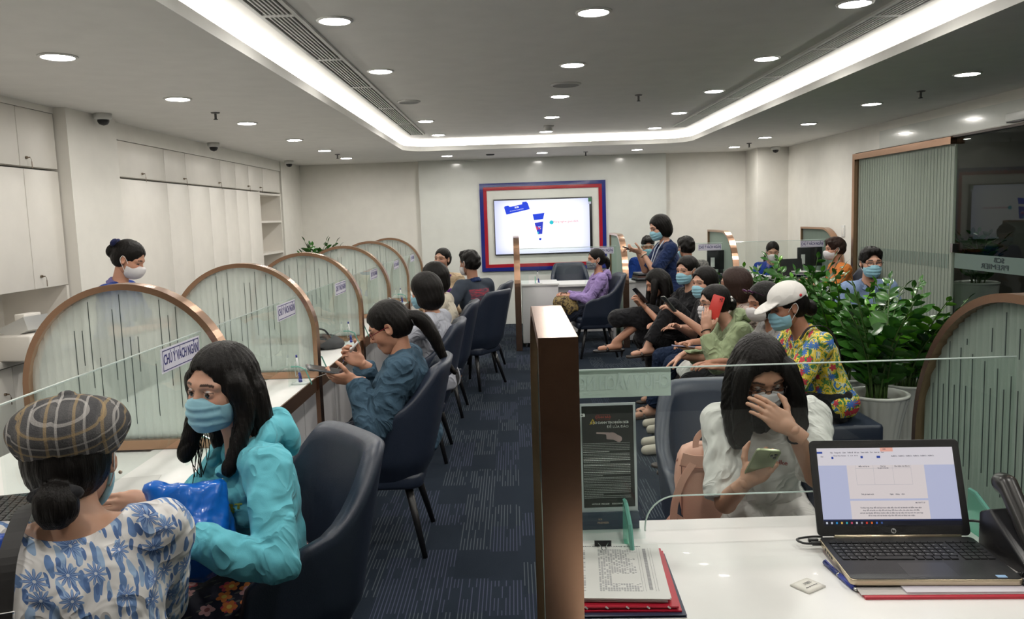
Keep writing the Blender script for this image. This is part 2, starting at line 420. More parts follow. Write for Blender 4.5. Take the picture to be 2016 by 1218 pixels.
cupboard('tall_cupboard', 2.0, 5.79, 1.236, 2.04, [3.6, 4.5, 5.38], 'tall white cupboard doors at the near left above an open niche', {3: (5.46, 1.32)})
t = empty('niche_shelf', (XL, 3.9, .75), 0, 'white open niche with a shelf below the near left cupboards', 'shelf')
pbox('back_panel', -.5, -.47, -1.9, 1.89, 0, .486, M_wall, t); pbox('shelf_board', -.47, .04, -1.9, 1.89, .04, .085, M_white, t, bev=.002); pbox('end_panel', -.47, 0, 1.86, 1.89, .085, .486, M_white, t)
cupboard('base_cupboard', 2.0, 5.79, 0.05, .78, [3.3, 4.2, 5.05], 'low white cupboard under the near left niche', {2: (4.95, .62)})
cupboard('wall_cupboard', 6.6, 11.31, 2.045, 2.345, [7.58, 8.07, 9.03, 9.5, 9.98, 10.55], 'row of high white cupboard doors with keys along the far left wall', {0: (7.1, 2.09), 1: (8.0, 2.09), 2: (8.95, 2.09), 4: (9.93, 2.09), 5: (10.4, 2.09)})
cupboard('tall_cupboard', 6.6, 10.35, .06, 2.035, [7.6, 8.1, 8.65, 9.1, 9.5, 9.9], 'full height white panelled cupboard along the far left wall', {})
t = empty('open_shelf', (XL, 10.83, 0), 0, 'white open bookshelf at the far end of the left cupboards', 'shelf')
pbox('back_panel', -.45, -.42, -.48, .48, .06, 2.04, M_wall, t)
for s_, a in (('side_panel', (-.48, -.45)), ('side_panel', (.45, .48))): pbox(s_, -.42, 0, *a, .06, 2.04, M_white, t)
for z in (.06, .45, .83, 1.24, 1.655, 2.015): pbox('shelf_board', -.42, -.002, -.45, .45, z-.013, z+.013, M_white, t)
bm = B(); box(bm, XL-.5, XL-.001, 2.0, 5.8, 2.44, C0); box(bm, XL-.5, XL+.01, 6.52, 11.33, 2.345, C0); box(bm, XL-.5, XL+.01, 6.52, 6.6, 0, 2.345); struct('trim_left_fascia', bm, M_wall)
# banknote counting machine in the niche
t = empty('counting_machine', (-3.05, 5.0, .835), R(-100), 'white banknote counting machine on the near left niche shelf', 'office machine')
pbox('body', -.13, .13, -.13, .13, 0, .16, M_white, t, bev=.012)
bm = B(); tube(bm, [(0, 0, .16), (0, -.03, .23)], [.09, .15], 4); fin('feed_tray', bm, M_cam, t)
pbox('display', -.07, .07, -.02, .05, .24, .285, M_white, t, bev=.005)
pbox('catalogue', -3.12, -2.98, 5.25, 5.55, .836, .846, mat('catalogue_paper', (.5, .5, .55), .5), label='thin stack of loose sheets on the niche shelf at left', cat='papers')

# ------------------------------------------------------------------ feature wall screen
fx0, fx1, fz0, fz1 = -.478, 1.402, .808, 2.12
def frame_ring(name, x0, x1, z0, z1, wd, d, m, parent):
    bm = B()
    def v(x, z, y): return bm.verts.new((x, y, z))
    o = [(x0, z0), (x1, z0), (x1, z1), (x0, z1)]; i_ = [(x0+wd, z0+wd), (x1-wd, z0+wd), (x1-wd, z1-wd), (x0+wd, z1-wd)]
    L = [[v(*p, 0) for p in o], [v(*p, -d) for p in o], [v(*p, -d) for p in i_], [v(*p, 0) for p in i_]]
    for a, b in zip(L, L[1:]):
        for k in range(4): bm.faces.new((a[k], a[(k+1) % 4], b[(k+1) % 4], b[k]))
    return fin(name, bm, m, parent)
cxm, czm = (fx0+fx1)/2, (fz0+fz1)/2
t = empty('screen_surround', (cxm, YP-.002, czm), 0, 'large navy and red bordered white panel framing the wall screen', 'frame')
frame_ring('navy_border', fx0-cxm, fx1-cxm, fz0-czm, fz1-czm, .055, .03, mat('navy_gloss', lin('1f2a78'), .15, coat=.5), t)
frame_ring('red_border', fx0-cxm+.055, fx1-cxm-.055, fz0-czm+.055, fz1-czm-.055, .05, .026, mat('red_gloss', lin('a3202f'), .15, coat=.5), t)
pbox('white_panel', fx0-cxm+.105, fx1-cxm-.105, -.012, 0, fz0-czm+.105, fz1-czm-.105, mat('screen_panel_white', (.72, .73, .68), .25, coat=.3), t)
sx0, sx1, sz0, sz1 = -.275, 1.193, 1.05, 1.88
t = empty('wall_screen', ((sx0+sx1)/2, YP-.016, (sz0+sz1)/2), 0, 'large flat wall screen showing a white slide with blue phone pictures', 'screen')
W2, H2 = (sx1-sx0)/2, (sz1-sz0)/2
pbox('bezel', -W2, W2, -.03, 0, -H2, H2, M_black, t, bev=.003)
n_ = NT('screen_image'); n_.b.inputs['Base Color'].default_value = (.02, .02, .02, 1); X_, _y, Z_ = n_.sep(n_.obj())
ex = n_.math('POWER', n_.math('ABSOLUTE', n_.math('MULTIPLY', X_, 1/W2)), 5); ex2 = n_.math('POWER', n_.math('ABSOLUTE', n_.math('MULTIPLY', Z_, 1/H2)), 6)
n_.l(n_.mix(n_.math('ADD', ex, n_.math('MULTIPLY', ex2, .7), clamp=True), (1.0, 1.0, 1.0), (.56, .60, .86)), n_.b.inputs['Emission Color']); n_.b.inputs['Emission Strength'].default_value = 1.12
pbox('display', -W2+.012, W2-.04, -.033, -.029, -H2+.012, H2-.02, n_.m, t)
def em(nm, c_, s_=1.0): return mat(nm, (0, 0, 0), .5, emis=c_, es=s_)
E_blue = em('screen_blue', '0a3fe0'); E_blue2 = em('screen_blue_deep', '1d35c8'); E_red = em('screen_red', 'e8304a'); E_cyan = em('screen_cyan', '20c8d8'); E_w = em('screen_white', 'ffffff', 1.1); E_grey = em('screen_grey', 'b8bccc'); E_pink = em('screen_pink', 'e06a90'); E_green = em('screen_green', '3d6b4a')
def sp(name, pts, m, dy=.036):
    bm = B(); prism(bm, pts, 0, .0012, Matrix.Translation((0, -dy, 0)) @ Matrix.Rotation(PI/2, 4, 'X')); return fin(name, bm, m, t)
def s2(px, py):   # helper: fraction of the slide to local coordinates
    return ((px-.5)*2*W2, (.5-py)*2*H2)
def flag(pts): return [s2(*p) for p in pts]
sp('blue_banner', flag([(.108, .15), (.115, .125), (.15, .115), (.165, .14), (.29, .10), (.295, .06), (.335, .055), (.35, .09), (.368, .19), (.128, .275)]), E_blue)
sp('blue_tube', flag([(.395, .285), (.515, .265), (.5, .375), (.408, .39)]), E_blue)
sp('blue_tube', flag([(.412, .44), (.5, .42), (.487, .64), (.443, .645)]), E_blue2)
sp('blue_tip', flag([(.453, .715), (.478, .712), (.474, .75), (.455, .75)]), E_blue)
sp('red_mark', flag([(.425, .51), (.437, .5), (.446, .56), (.435, .575)]), E_red, .0375); sp('red_mark', flag([(.45, .52), (.47, .53), (.466, .56), (.452, .55)]), E_red, .0375)
sp('cyan_mark', flag([(.438, .6), (.452, .6), (.45, .64), (.44, .64)]), E_cyan, .0375)
sp('cyan_dot', [(s2(.585, .44)[0]+.03*math.cos(a), s2(.585, .44)[1]+.03*math.sin(a)) for a in [2*PI*i/20 for i in range(20)]], E_cyan)
sp('green_tab', flag([(.962, .02), (.995, .02), (.995, .09), (.962, .09)]), E_green); sp('grey_tab', flag([(.962, .09), (.99, .09), (.99, .13), (.962, .13)]), E_grey)
text('caption', 'Hàng nghìn giao dịch', .045, TR((*[s2(.73, .43)[0]], -.037, s2(.73, .43)[1]), (PI/2, 0, 0)), E_pink, t)
text('banner_text', 'SCB', .035, TR((s2(.235, .15)[0], -.038, s2(.235, .15)[1]), (PI/2, R(-9), 0)), E_w, t, bold=.001)
text('banner_text', 'TÀI KHOẢN THANH TOÁN', .017, TR((s2(.235, .20)[0], -.038, s2(.235, .20)[1]), (PI/2, R(-9), 0)), E_w, t)
text('percent_mark', '%', .06, TR((s2(.462, .5)[0], -.038, s2(.462, .53)[1]), (PI/2, 0, 0)), E_w, t)
sp('arc_line', flag([(.55, .955), (.98, .945), (.98, .95), (.55, .96)]), E_grey)

# ------------------------------------------------------------------ glazed lounge front on the right
t = empty('glass_partition', (XR, 8.38, 0), 0, 'fluted glass wall with bronze frame on the right side of the room', 'glass wall')
yc = 8.38
bm = B(); box(bm, -.03, .1, 9.40-yc, 9.46-yc, 0, 2.205); fin('bronze_post', bm, M_bronze, t)
bm = B(); box(bm, -.03, .1, 7.36-yc, 9.40-yc, 2.14, 2.205); fin('bronze_header', bm, M_bronze, t)
bm = B(); N = 68; y0_, y1_ = 7.36-yc, 9.39-yc; vs = []
for i in range(N*6+1):
    u = i/6; yy_ = y0_+(y1_-y0_)*i/(N*6); d = .008*abs(math.sin(PI*u))
    vs.append((bm.verts.new((.02-d, yy_, 0)), bm.verts.new((.02-d, yy_, 2.14)), bm.verts.new((.036+0*d, yy_, 0)), bm.verts.new((.036, yy_, 2.14))))
for a, b in zip(vs, vs[1:]):
    bm.faces.new((a[0], b[0], b[1], a[1])); bm.faces.new((a[2], a[3], b[3], b[2]))
fin('fluted_pane', bm, frosted('lounge_fluted_glass', (.52, .57, .50), .20, .6, (.6, .72, .64)), t, smooth=True)
for i in range(0, N, 1):
    yy_ = y0_+(y1_-y0_)*i/N
    if i % 2 == 0: o_ = pbox('rib_shade', .0095, .0115, yy_-.0022, yy_+.0022, .02, 2.12, mat('rib_shadow_line', (.20, .24, .21), .3), t) if i == 0 else link('rib_shade', o_.data, None, t); o_.location.y = (0 if i == 0 else yy_-y0_)  # dark strips paint the shade in alternate valleys between the ribs
bm = B(); box(bm, .014, .016, 7.42-yc, 9.3-yc, 1.02, 1.15); fin('frosted_band', bm, M_frost, t)
t = empty('lounge_glass_wall', (XR, 4.48, 0), 0, 'clear glass lounge front with frosted name band at the right edge', 'glass wall')
yc = 4.48
pbox('header_rail', -.01, .09, 1.6-yc, 7.36-yc, 2.195, 2.215, mat('dark_bronze_rail', (.05, .04, .035), .3, .8), t)
pbox('pane', .03, .042, 5.4-yc, 7.36-yc, 0, 2.195, glass('lounge_glass', (.84, .90, .87), .9, .015, .40), t)
pbox('pane', .055, .067, 1.6-yc, 5.42-yc, 0, 2.195, bpy.data.materials['lounge_glass'], t)
pbox('frosted_band', .026, .029, 1.7-yc, 7.34-yc, 1.03, 1.165, M_frost, t)
MX = Matrix(((0, 0, 1, .022), (1, 0, 0, 6.72-yc), (0, 1, 0, 0), (0, 0, 0, 1)))
def mirrortext(s_, size, z, y): return Matrix(((0, 0, 1, .022), (1, 0, 0, y), (0, 1, 0, z), (0, 0, 0, 1)))
M_let = mat('band_lettering', (.025, .04, .045), .4)
text('lettering', 'SCB', .055, mirrortext('', 0, 1.132, 6.66-yc), M_let, t, bold=.001, sx=1.5)
text('lettering', 'PREMIER', .062, mirrortext('', 0, 1.075, 6.72-yc), M_let, t, sx=1.7)
pbox('door_patch', .0, .09, 7.33-yc, 7.37-yc, 1.17, 1.25, M_chrome, t)
t = empty('door_sensor', (XR-.03, 6.42, 2.255), 0, 'white door sensor box on the bulkhead at the right edge', 'sensor')
pbox('housing', -.03, .03, -.17, .09, -.02, .045, M_trim, t, bev=.006); pbox('lens_strip', -.025, .02, -.16, .08, -.03, -.02, M_black, t)
t = empty('light_switch', (XR-.001, 9.75, 1.32), 0, 'white wall switch plate left of the fluted glass wall', 'switch')
pbox('plate', -.01, 0, -.045, .045, -.07, .07, M_trim, t, bev=.003); pbox('rocker', -.014, -.01, -.025, .025, -.04, .04, M_white, t, bev=.002)
# cabinet and column inside the lounge
t = empty('bronze_column', (6.3, 8.6, 0), 0, 'tall bronze clad column inside the dark lounge', 'column')
pbox('cladding', -.25, .25, -.2, .2, .08, 2.6, M_bronze_d, t); pbox('plinth', -.27, .27, -.22, .22, 0, .08, M_gap, t)

# ------------------------------------------------------------------ left counter run
PY = [3.15, 4.53, 5.9, 7.27, 8.64, 10.0]; CX = -1.53; RR = .41; ZC = 1.0
ordn = ['nearest', 'second', 'third', 'fourth', 'fifth', 'farthest']
def fluted(bm, f, u0, u1, z0, ztop, pitch=.031, d=.007, th=.014, per=6):
    """scalloped pane between u0 and u1 with an arched top ztop(u); f maps (u, v depth, z) to a vertex"""
    n = int(round((u1-u0)/pitch))*per; rows = []
    for i in range(n+1):
        u = u0+(u1-u0)*i/n; s_ = d*abs(math.sin(PI*i/per)); zt = ztop(u)
        rows.append([bm.verts.new(f(u, -th/2-s_, z0)), bm.verts.new(f(u, -th/2-s_, zt)), bm.verts.new(f(u, th/2, zt)), bm.verts.new(f(u, th/2, z0))])
    for a, b in zip(rows, rows[1:]):
        for k in range(4): bm.faces.new((a[k], b[k], b[(k+1) % 4], a[(k+1) % 4]))
    bm.faces.new(rows[0]); bm.faces.new(rows[-1][::-1])
def arch_partition(y, lab, i):
    t = empty('arched_partition', (CX, y, 0), 0, lab, 'partition', 'bronze arched partitions along the left counter')
    # frame: band of bronze bent over the arch, 73 mm wide, 22 mm thick
    def path(r): return [(-r, .04)]+[(-r, ZC)]+[(-r*math.cos(PI*k/40), ZC+r*math.sin(PI*k/40)) for k in range(1, 40)]+[(r, ZC), (r, 0.0)]
    bm = B(); po, pi_ = path(RR), path(RR-.024); hw = .0365; rings = []
    for (a, b), (c_, d_) in zip(po, pi_):
        rings.append([bm.verts.new((a, -hw, b)), bm.verts.new((a, hw, b)), bm.verts.new((c_, hw, d_)), bm.verts.new((c_, -hw, d_))])
    for p, q in zip(rings, rings[1:]):
        for k in range(4): bm.faces.new((p[k], q[k], q[(k+1) % 4], p[(k+1) % 4]))
    bm.faces.new(rings[0]); bm.faces.new(rings[-1]); fin('arch_frame', bm, M_bronze, t)
    pbox('bottom_rail', -RR+.024, RR-.024, -hw, hw, .752, .79, M_bronze, t)
    ri = RR-.022
    bm = B(); fluted(bm, lambda u, v, z: (u, v, z), -ri+.002, ri-.002, .79, lambda u: ZC+math.sqrt(max(0, ri*ri-u*u))); fin('fluted_pane', bm, M_flute, t)
    # dark joints of the reeded film, a few of them broken
    n = 0
    for k in range(6, 20):
        if (k*7+i*3) % 5 == 0: continue
        u = -ri+k*.031; top = ZC+math.sqrt(ri*ri-u*u)-.02; a = .82+((k*37+i*11) % 10)*.03; b_ = min(top, a+.14+((k*53+i) % 7)*.07)
        pbox('joint_line', u-.0012, u+.0012, -.0095, -.0075, a, b_, M_flute_line, t); n += 1
for i, y in enumerate(PY):
    arch_partition(y, f'bronze framed fluted glass arch across the left counter, {ordn[i]} of the row' if i < 5 else 'bronze framed fluted glass arch at the far end of the left counter', i)

t = empty('teller_counter', (-1.3, 6.0, 0), 0, 'long white teller counter with bronze edge strip along the left side', 'counter')
y0_, y1_ = -.2-6, 10.1-6
pbox('counter_top', -1.45+1.3, -1.145+1.3, y0_, y1_, .722, .75, M_desk, t, bev=.002)
pbox('desk_top', -2.05+1.3, -1.452+1.3, y0_, y1_, .715, .742, M_desk, t)
pbox('edge_strip', -1.144+1.3, -1.136+1.3, y0_, y1_, .70, .7505, M_bronze_d, t); pbox('edge_strip', -1.15+1.3, -1.1365+1.3, y0_, y1_, .675, .70, M_bronze_d, t)
for k in range(12):
    a = -.2+k*.86; pbox('front_panel', -1.36+1.3, -1.34+1.3, a-6+.004, min(a+.852, 10.1)-6, .06, .70, M_front, t)
pbox('plinth', -1.4+1.3, -1.38+1.3, y0_, y1_, 0, .06, M_gap, t)
for y in PY[:5]: pbox('side_support', -2.05+1.3, -1.36+1.3, y-.012-6, y+.012-6, 0, .72, M_front, t)

def screen_pane(y0, y1, x, zt, lab, sign_at='far', rev=1):
    """glass screen along y at x with a raised rounded opening, two fins and a sign"""
    t = empty('glass_screen', (x, (y0+y1)/2, .75), 0, lab, 'glass screen', 'clear glass screens on the left counter')
    yc = (y0+y1)/2; L = (y1-y0)/2
    MT = Matrix(((0, 0, 1, -.004), (1, 0, 0, 0), (0, 1, 0, 0), (0, 0, 0, 1)))
    o0, o1, oh = -L+.14, L-.22, .115
    outline = [(-L, .001), (o0, .001)]+[(o0+.06-.06*math.cos(a), oh-.06+.06*math.sin(a)) for a in [PI/2*k/6 for k in range(7)]]+[(o1-.06+.06*math.sin(a), oh-.06+.06*math.cos(a)) for a in [PI/2*k/6 for k in range(7)]]+[(o1, .001), (L, .001), (L, zt-.75), (-L, zt-.75)]
    bm = B(); prism(bm, outline, 0, .008, MT); fin('pane', bm, M_glass, t)
    pbox('polished_edge', -.004, .004, -L, L, zt-.75, zt-.747, mat('glass_rim', (.58, .68, .645), .1, coat=.5), t)
    for yy_ in (-L+.1, L-.18):
        bm = B(); prism(bm, [(0, 0), (.105, 0), (.105, .01), (.075, .085), (.04, .10), (0, .10)], -.005, .005, Matrix(((1, 0, 0, .004), (0, 0, 1, yy_), (0, 1, 0, .001), (0, 0, 0, 1))))
        f_ = fin('fin', bm, M_glass, t)
        bm = B(); tube(bm, [(.109, yy_, .003), (.109, yy_, .012), (.08, yy_, .087), (.044, yy_, .102), (.004, yy_, .102)], .0045, 6); fin('green_edge', bm, M_gedge, f_)
    s_ = empty('notice_strip', (x+.006, y1-.20, zt-.052), 0, f'white notice strip on the left glass screen in front of the {lab.split(" the ")[-1]}', 'sign', 'notice strips on the left glass screens')
    pbox('strip', -.001, .001, -.17, .17, -.042, .042, M_sign, s_)
    MT2 = Matrix(((0, 0, 1, .0012), (1, 0, 0, 0), (0, 1, 0, 0), (0, 0, 0, 1)))
    bm = B()
    for a in (-.036, .033): box(bm, -.16, .16, a, a+.003, 0, .0004)
    for a in (-.16, .157): box(bm, a, a+.003, -.036, .036, 0, .0004)
    bm.transform(MT2); fin('border', bm, M_signink, s_)
    text('lettering', 'CHÚ Ý VÁCH NGĂN', .05, MT2 @ Matrix.Translation((0, .001, 0)), M_signink, s_, bold=.0009, sx=.66)
M_sign = mat('sign_paper', (.72, .70, .80), .5); M_signink = mat('sign_ink', lin('2a2a6e'), .5)
yl = [1.8]+PY
for i in range(6):
    screen_pane(yl[i]+.06, yl[i+1]-.045, -1.225, 1.215, f'clear glass screen on the left counter in front of the {ordn[i]} arch')

# ------------------------------------------------------------------ right hand partitions
def side_partition(x, y_back, y_front, lab, zt=1.37, r=.58):
    """partition in the yz plane: straight back post, flat top, quarter round toward the customer"""
    sgn = 1 if y_front > y_back else -1; L = abs(y_front-y_back)
    t = empty('rounded_partition', (x, y_back, 0), 0 if sgn > 0 else 0, lab, 'partition', 'bronze rounded partitions beside the desks')
    hw = .0365
    def path(o): return [(o, 0), (o, zt-o)]+[(L-r+(r-o)*math.sin(a), zt-r+(r-o)*math.cos(a)) for a in [PI/2*k/22 for k in range(23)]]+[(L-o, 0)]
    bm = B(); rings = []
    for (a, b), (c_, d_) in zip(path(0), path(.024)):
        rings.append([bm.verts.new((-hw, sgn*a, b)), bm.verts.new((hw, sgn*a, b)), bm.verts.new((hw, sgn*c_, d_)), bm.verts.new((-hw, sgn*c_, d_))])
    for p, q in zip(rings, rings[1:]):
        for k in range(4): bm.faces.new((p[k], q[k], q[(k+1) % 4], p[(k+1) % 4]))
    bm.faces.new(rings[0]); bm.faces.new(rings[-1]); fin('bronze_frame', bm, M_bronze if x > .3 or y_back > 5 else M_bronze, t)
    def top(u):
        u = min(max(u, 0), L-.0221); e = u-(L-r)
        return zt-.022 if e <= 0 else zt-r+math.sqrt(max(0, (r-.022)**2-e*e))
    bm = B(); fluted(bm, lambda u, v, z: (v, sgn*u, z), .024, L-.026, .03, top); fin('fluted_pane', bm, M_flute_r, t)
    pbox('base_rail', -hw, hw, *(sorted((sgn*.024, sgn*(L-.024)))), 0, .03, M_bronze, t)
    if y_back < 5:
        for k in range(1, int(L/.031)):
            u = .024+k*.031
            if u > L-.05: break
            a = .80+.01*((k*13) % 5); b_ = min(top(u)-.015, 1.13+.012*k*(-1 if k % 2 else 1)*.4)
            if (k*7) % 9 == 0: continue
            pbox('joint_line', -.0165, -.0145, u-.0012, u+.0012, a, b_, M_flute_line, t)
            if top(u) > 1.25 and k % 2: pbox('joint_line', -.0165, -.0145, u-.0012, u+.0012, 1.2, top(u)-.01-.02*(k % 4), M_flute_line, t)
    return t
side_partition(.076, 1.45, 2.45, 'bronze clad partition end standing left of the near laptop desk', 1.40, .50)
side_partition(1.348, 2.0, 2.64, 'rounded bronze partition with fluted glass right of the laptop', 1.375, .52)
for x, l in ((.038, 'rounded bronze partition post in front of the wall screen'), (1.34, 'rounded bronze partition right of the woman in lilac'), (2.67, 'rounded bronze partition behind the plants, beside the uniformed teller'), (3.93, 'rounded bronze partition nearest the right wall')):
    side_partition(x, 11.0, 9.68, l, 1.36)

# near desk on the right
t = empty('reception_desk', (.705, 1.6, 0), 0, 'glossy white desk holding the laptop and papers in the foreground', 'desk')
pbox('desk_top', -.59, .58, -.9, .62, .71, .75, M_desk, t, bev=.003); pbox('front_panel', -.58, .575, .5, .52, .06, .71, M_front, t)
pbox('side_panel', -.59, -.57, -.6, .5, 0, .71, M_front, t); pbox('side_panel', .56, .58, -.6, .5, 0, .71, M_front, t)
# its glass screen
t = empty('glass_screen', (.712, 2.09, .751), 0, 'clear glass screen standing on the near white desk, sign at its left', 'glass screen')
L = .596; o0, o1, oh = -.382, .42, .115
outline = [(-L, 0), (o0, 0), (o0, .02)]+[(o0+.085-.085*math.cos(a), oh-.085+.085*math.sin(a)) for a in [PI/2*k/8 for k in range(9)]]+[(o1-.085+.085*math.sin(a), oh-.085+.085*math.cos(a)) for a in [PI/2*k/8 for k in range(9)]]+[(o1, 0), (L, 0), (L, .462), (-L, .462)]
MT = Matrix(((1, 0, 0, 0), (0, 0, 1, -.004), (0, 1, 0, 0), (0, 0, 0, 1)))
bm = B(); prism(bm, outline, 0, .008, MT); fin('pane', bm, M_glass, t)
M_rim = bpy.data.materials['glass_rim']
bm = B(); tube(bm, [(-L, 0, .463), (L, 0, .463)], .0024, 6); fin('polished_edge', bm, M_rim, t)
bm = B(); tube(bm, [(x, 0, z) for x, z in outline[2:20]], .0021, 6); fin('polished_edge', bm, M_rim, t)
for xx in (-.437, .483):
    bm = B(); prism(bm, [(0, 0), (-.14, 0), (-.14, .012), (-.10, .075), (-.03, .105), (0, .105)], -.005, .005, Matrix(((0, 0, 1, xx), (1, 0, 0, -.004), (0, 1, 0, 0), (0, 0, 0, 1))))
    f_ = fin('fin', bm, frosted('green_fin_glass', (.30, .62, .52), .55, .5, (.7, .95, .86)), t)
    bm = B(); tube(bm, [(xx, -.146, .004), (xx, -.146, .014), (xx, -.106, .078), (xx, -.034, .108), (xx, -.004, .108)], .0062, 6); fin('green_edge', bm, M_gedge, f_)
s_ = empty('notice_strip', (.2565, 2.096, 1.175), 0, 'large pale notice strip seen from behind at top left of the near glass', 'sign')
pbox('strip', -.147, .147, -.0015, .0015, -.037, .037, mat('pale_strip', (.62, .70, .65), .5), s_)
text('lettering', 'CHÚ Ý VÁCH NGĂN', .05, Matrix(((-1, 0, 0, 0), (0, 0, -1, -.0022), (0, 1, 0, .0), (0, 0, 0, 1))), mat('faint_print', (.52, .62, .58), .5), s_, bold=.001, sx=.62)

# far desks along the rear wall on the right
def far_desk(x0, lab, tint=0):
    t = empty('service_desk', (x0, 10.2, 0), 0, lab, 'desk', 'white service desks by the rear wall')
    pbox('desk_top', .0, 1.18, -.1, .55, .725, .752, M_desk, t); pbox('modesty_panel', .46, 1.15, -.02, 0, .14, .725, M_front, t)
    pbox('side_panel', 1.15, 1.175, -.1, .5, 0, .725, M_front, t)
    c_ = pbox('pedestal', .0, .45, -.25, .35, .05, .765, M_front, t, bev=.003)
    pbox('pedestal_top', -.003, .46, -.27, .36, .765, .785, M_desk, t)
    for a in (.04, .4):
        bm = B(); lathe(bm, [(0, 0), (.025, 0), (.025, .05), (0, .05)], 12, (a, -.2, 0)); fin('foot', bm, M_chrome, t)
far_desk(.09, 'white service desk behind the woman in lilac'); far_desk(1.39, 'white service desk behind the standing woman'); far_desk(2.71, 'white service desk of the uniformed teller near the right column')
def far_glass(x0, lab, slab, sign_x):
    t = empty('glass_screen', (x0+.6, 10.08, .785), 0, lab, 'glass screen', 'clear glass screens on the rear desks')
    outline = [(-.6, 0), (-.5, 0), (-.5, .1), (.2, .1), (.2, -.03), (.6, -.03), (.6, .43), (-.6, .43)]
    bm = B(); prism(bm, outline, 0, .008, Matrix(((1, 0, 0, 0), (0, 0, 1, -.004), (0, 1, 0, 0), (0, 0, 0, 1)))); fin('pane', bm, M_glass, t)
    bm = B(); tube(bm, [(-.6, 0, .431), (.6, 0, .431)], .003, 6); fin('polished_edge', bm, M_rim, t)
    for xx in (-.42, .3):
        bm = B(); prism(bm, [(0, -.02), (-.09, -.02), (-.09, 0), (-.06, .08), (0, .09)], -.005, .005, Matrix(((0, 0, 1, xx), (1, 0, 0, -.004), (0, 1, 0, 0), (0, 0, 0, 1)))); fin('fin', bm, bpy.data.materials['green_fin_glass'], t)
    s_ = empty('notice_strip', (x0+sign_x, 10.068, 1.165), 0, slab, 'sign', 'notice strips on the rear glass screens')
    pbox('strip', -.145, .145, -.001, .001, -.04, .04, M_sign, s_)
    bm = B()
    for a in (-.034, .031): box(bm, -.135, .135, a, a+.003, 0, .0004)
    for a in (-.135, .132): box(bm, a, a+.003, -.034, .034, 0, .0004)
    M2 = Matrix(((1, 0, 0, 0), (0, 0, 1, -.0022), (0, 1, 0, 0), (0, 0, 0, 1))); bm.transform(M2); fin('border', bm, M_signink, s_)
    text('lettering', 'CHÚ Ý VÁCH NGĂN', .05, M2, M_signink, s_, bold=.001, sx=.58)
far_glass(.08, 'clear glass screen on the desk behind the woman in lilac', 'notice strip on the glass behind the woman in lilac', 1.02)
far_glass(1.40, 'clear glass screen on the desk behind the standing woman', 'notice strip on the glass behind the man in patterned shirt', 1.04)
far_glass(2.73, 'clear glass screen in front of the uniformed teller', 'notice strip on the glass beside the man in orange', .98)

# ------------------------------------------------------------------ chairs
def leather():
    t = NT('navy_leather'); n = t.noise(t.obj(), 260, 3); t.base(t.mix(n[0], (.013, .020, .038), (.019, .027, .048)))
    t.b.inputs['Roughness'].default_value = .42; t.b.inputs['Specular IOR Level'].default_value = .55; t.bump(n[0], .25, .0015); return t.m
M_leather = leather(); M_leg = mat('black_wood_leg', (.008, .008, .009), .4)
def make_chair():
    """bucket chair facing +y"""
    N, K = 48, 14
    def U(s_, r, d0, d1):   # U-shaped plan: s in 0..1 from front right around the back to front left
        a = PI*(s_*1.0); ex = .62
        if s_ < .25: y = d1+(0-d1)*(s_/.25); return (r, y)
        if s_ > .75: y = d1+(0-d1)*((1-s_)/.25); return (-r, y)
        th = (s_-.25)/.5*PI; c_, sn = math.cos(th), math.sin(th)
        return (r*math.copysign(abs(c_)**ex, c_), -d0*abs(sn)**ex)
    def topz(s_):
        q = abs(s_-.5)*2
        if q < .20: return .93-.008*(q/.20)**4
        f = min(1, (q-.20)/.42); f = 1-(1-f)**1.7; f = f*f*(3-2*f)*.35+f*.65
        z = .922+(.668-.922)*f
        if q > .72: z -= .05*((q-.72)/.28)**1.6
        return z
    bm = B(); grid = []
    for i in range(N+1):
        s_ = i/N; col_ = []; tz = topz(s_); h = tz-.35
        for j in range(K+1):   # outside, bottom to top
            v = j/K; z = .35+h*v; g = v*h
            o = .205+.045*min(1, g/.12)+.045*(g/.58); b = .18+.045*min(1, g/.12)+.12*(g/.58)**1.15
            x, y = U(s_, o, b, .235-.06*v*(1 if s_ < .25 or s_ > .75 else 0))
            col_.append((x, y, z))
        x, y, z = col_[-1]; m = .5; col_.append((x*.965, y*.965+.002, z+.012))
        for j in range(K, -1, -1):   # inside
            v = j/K; z = .40+(tz-.40-.002)*v; g = v*(tz-.35)
            o = .205+.045*min(1, g/.12+.4)+.045*(g/.58)-.052; b = .18+.045*min(1, g/.12+.4)+.12*(g/.58)**1.15-.06
            x, y = U(s_, o, b, .235-.06*v*(1 if s_ < .25 or s_ > .75 else 0)-.012)
            col_.append((x, y, z))
        grid.append([bm.verts.new(p) for p in col_])
    for a, b in zip(grid, grid[1:]):
        for j in range(len(a)): bm.faces.new((a[j], b[j], b[(j+1) % len(a)], a[(j+1) % len(a)]))
    bm.faces.new(grid[0]); bm.faces.new(grid[-1][::-1])
    t = empty('bucket_chair', (0, 0, 0))
    sh = fin('shell', bm, M_leather, t, smooth=True)
    bm = B(); prism(bm, rrect(-.215, .215, -.19, .255, .07), .33, .405); fin('seat_base', bm, M_leather, t, bev=.02, smooth=True)
    bm = B(); prism(bm, rrect(-.20, .20, -.18, .25, .07), .395, .465); fin('seat_cushion', bm, M_leather, t, bev=.025, smooth=True)
    for sx, sy in ((1, 1), (-1, 1), (1, -1), (-1, -1)):
        bm = B(); tube(bm, [(sx*.15, sy*.13+.02, .35), (sx*.235, sy*.21+.02, 0)], [.021, .0125], 12)
        lg = fin('leg', bm, M_leg, t, smooth=True)
        if sx == 1 and sy == -1:
            bm = B(); box(bm, -.011, .011, -.0012, .0012, -.017, .017); bm.transform(TR((sx*.163, sy*.143-.001, .27), (R(10), 0, R(4)))); fin('sticker', bm, M_trim, lg, label='small white asset sticker')
    return t
chair0 = make_chair(); _used = [False]
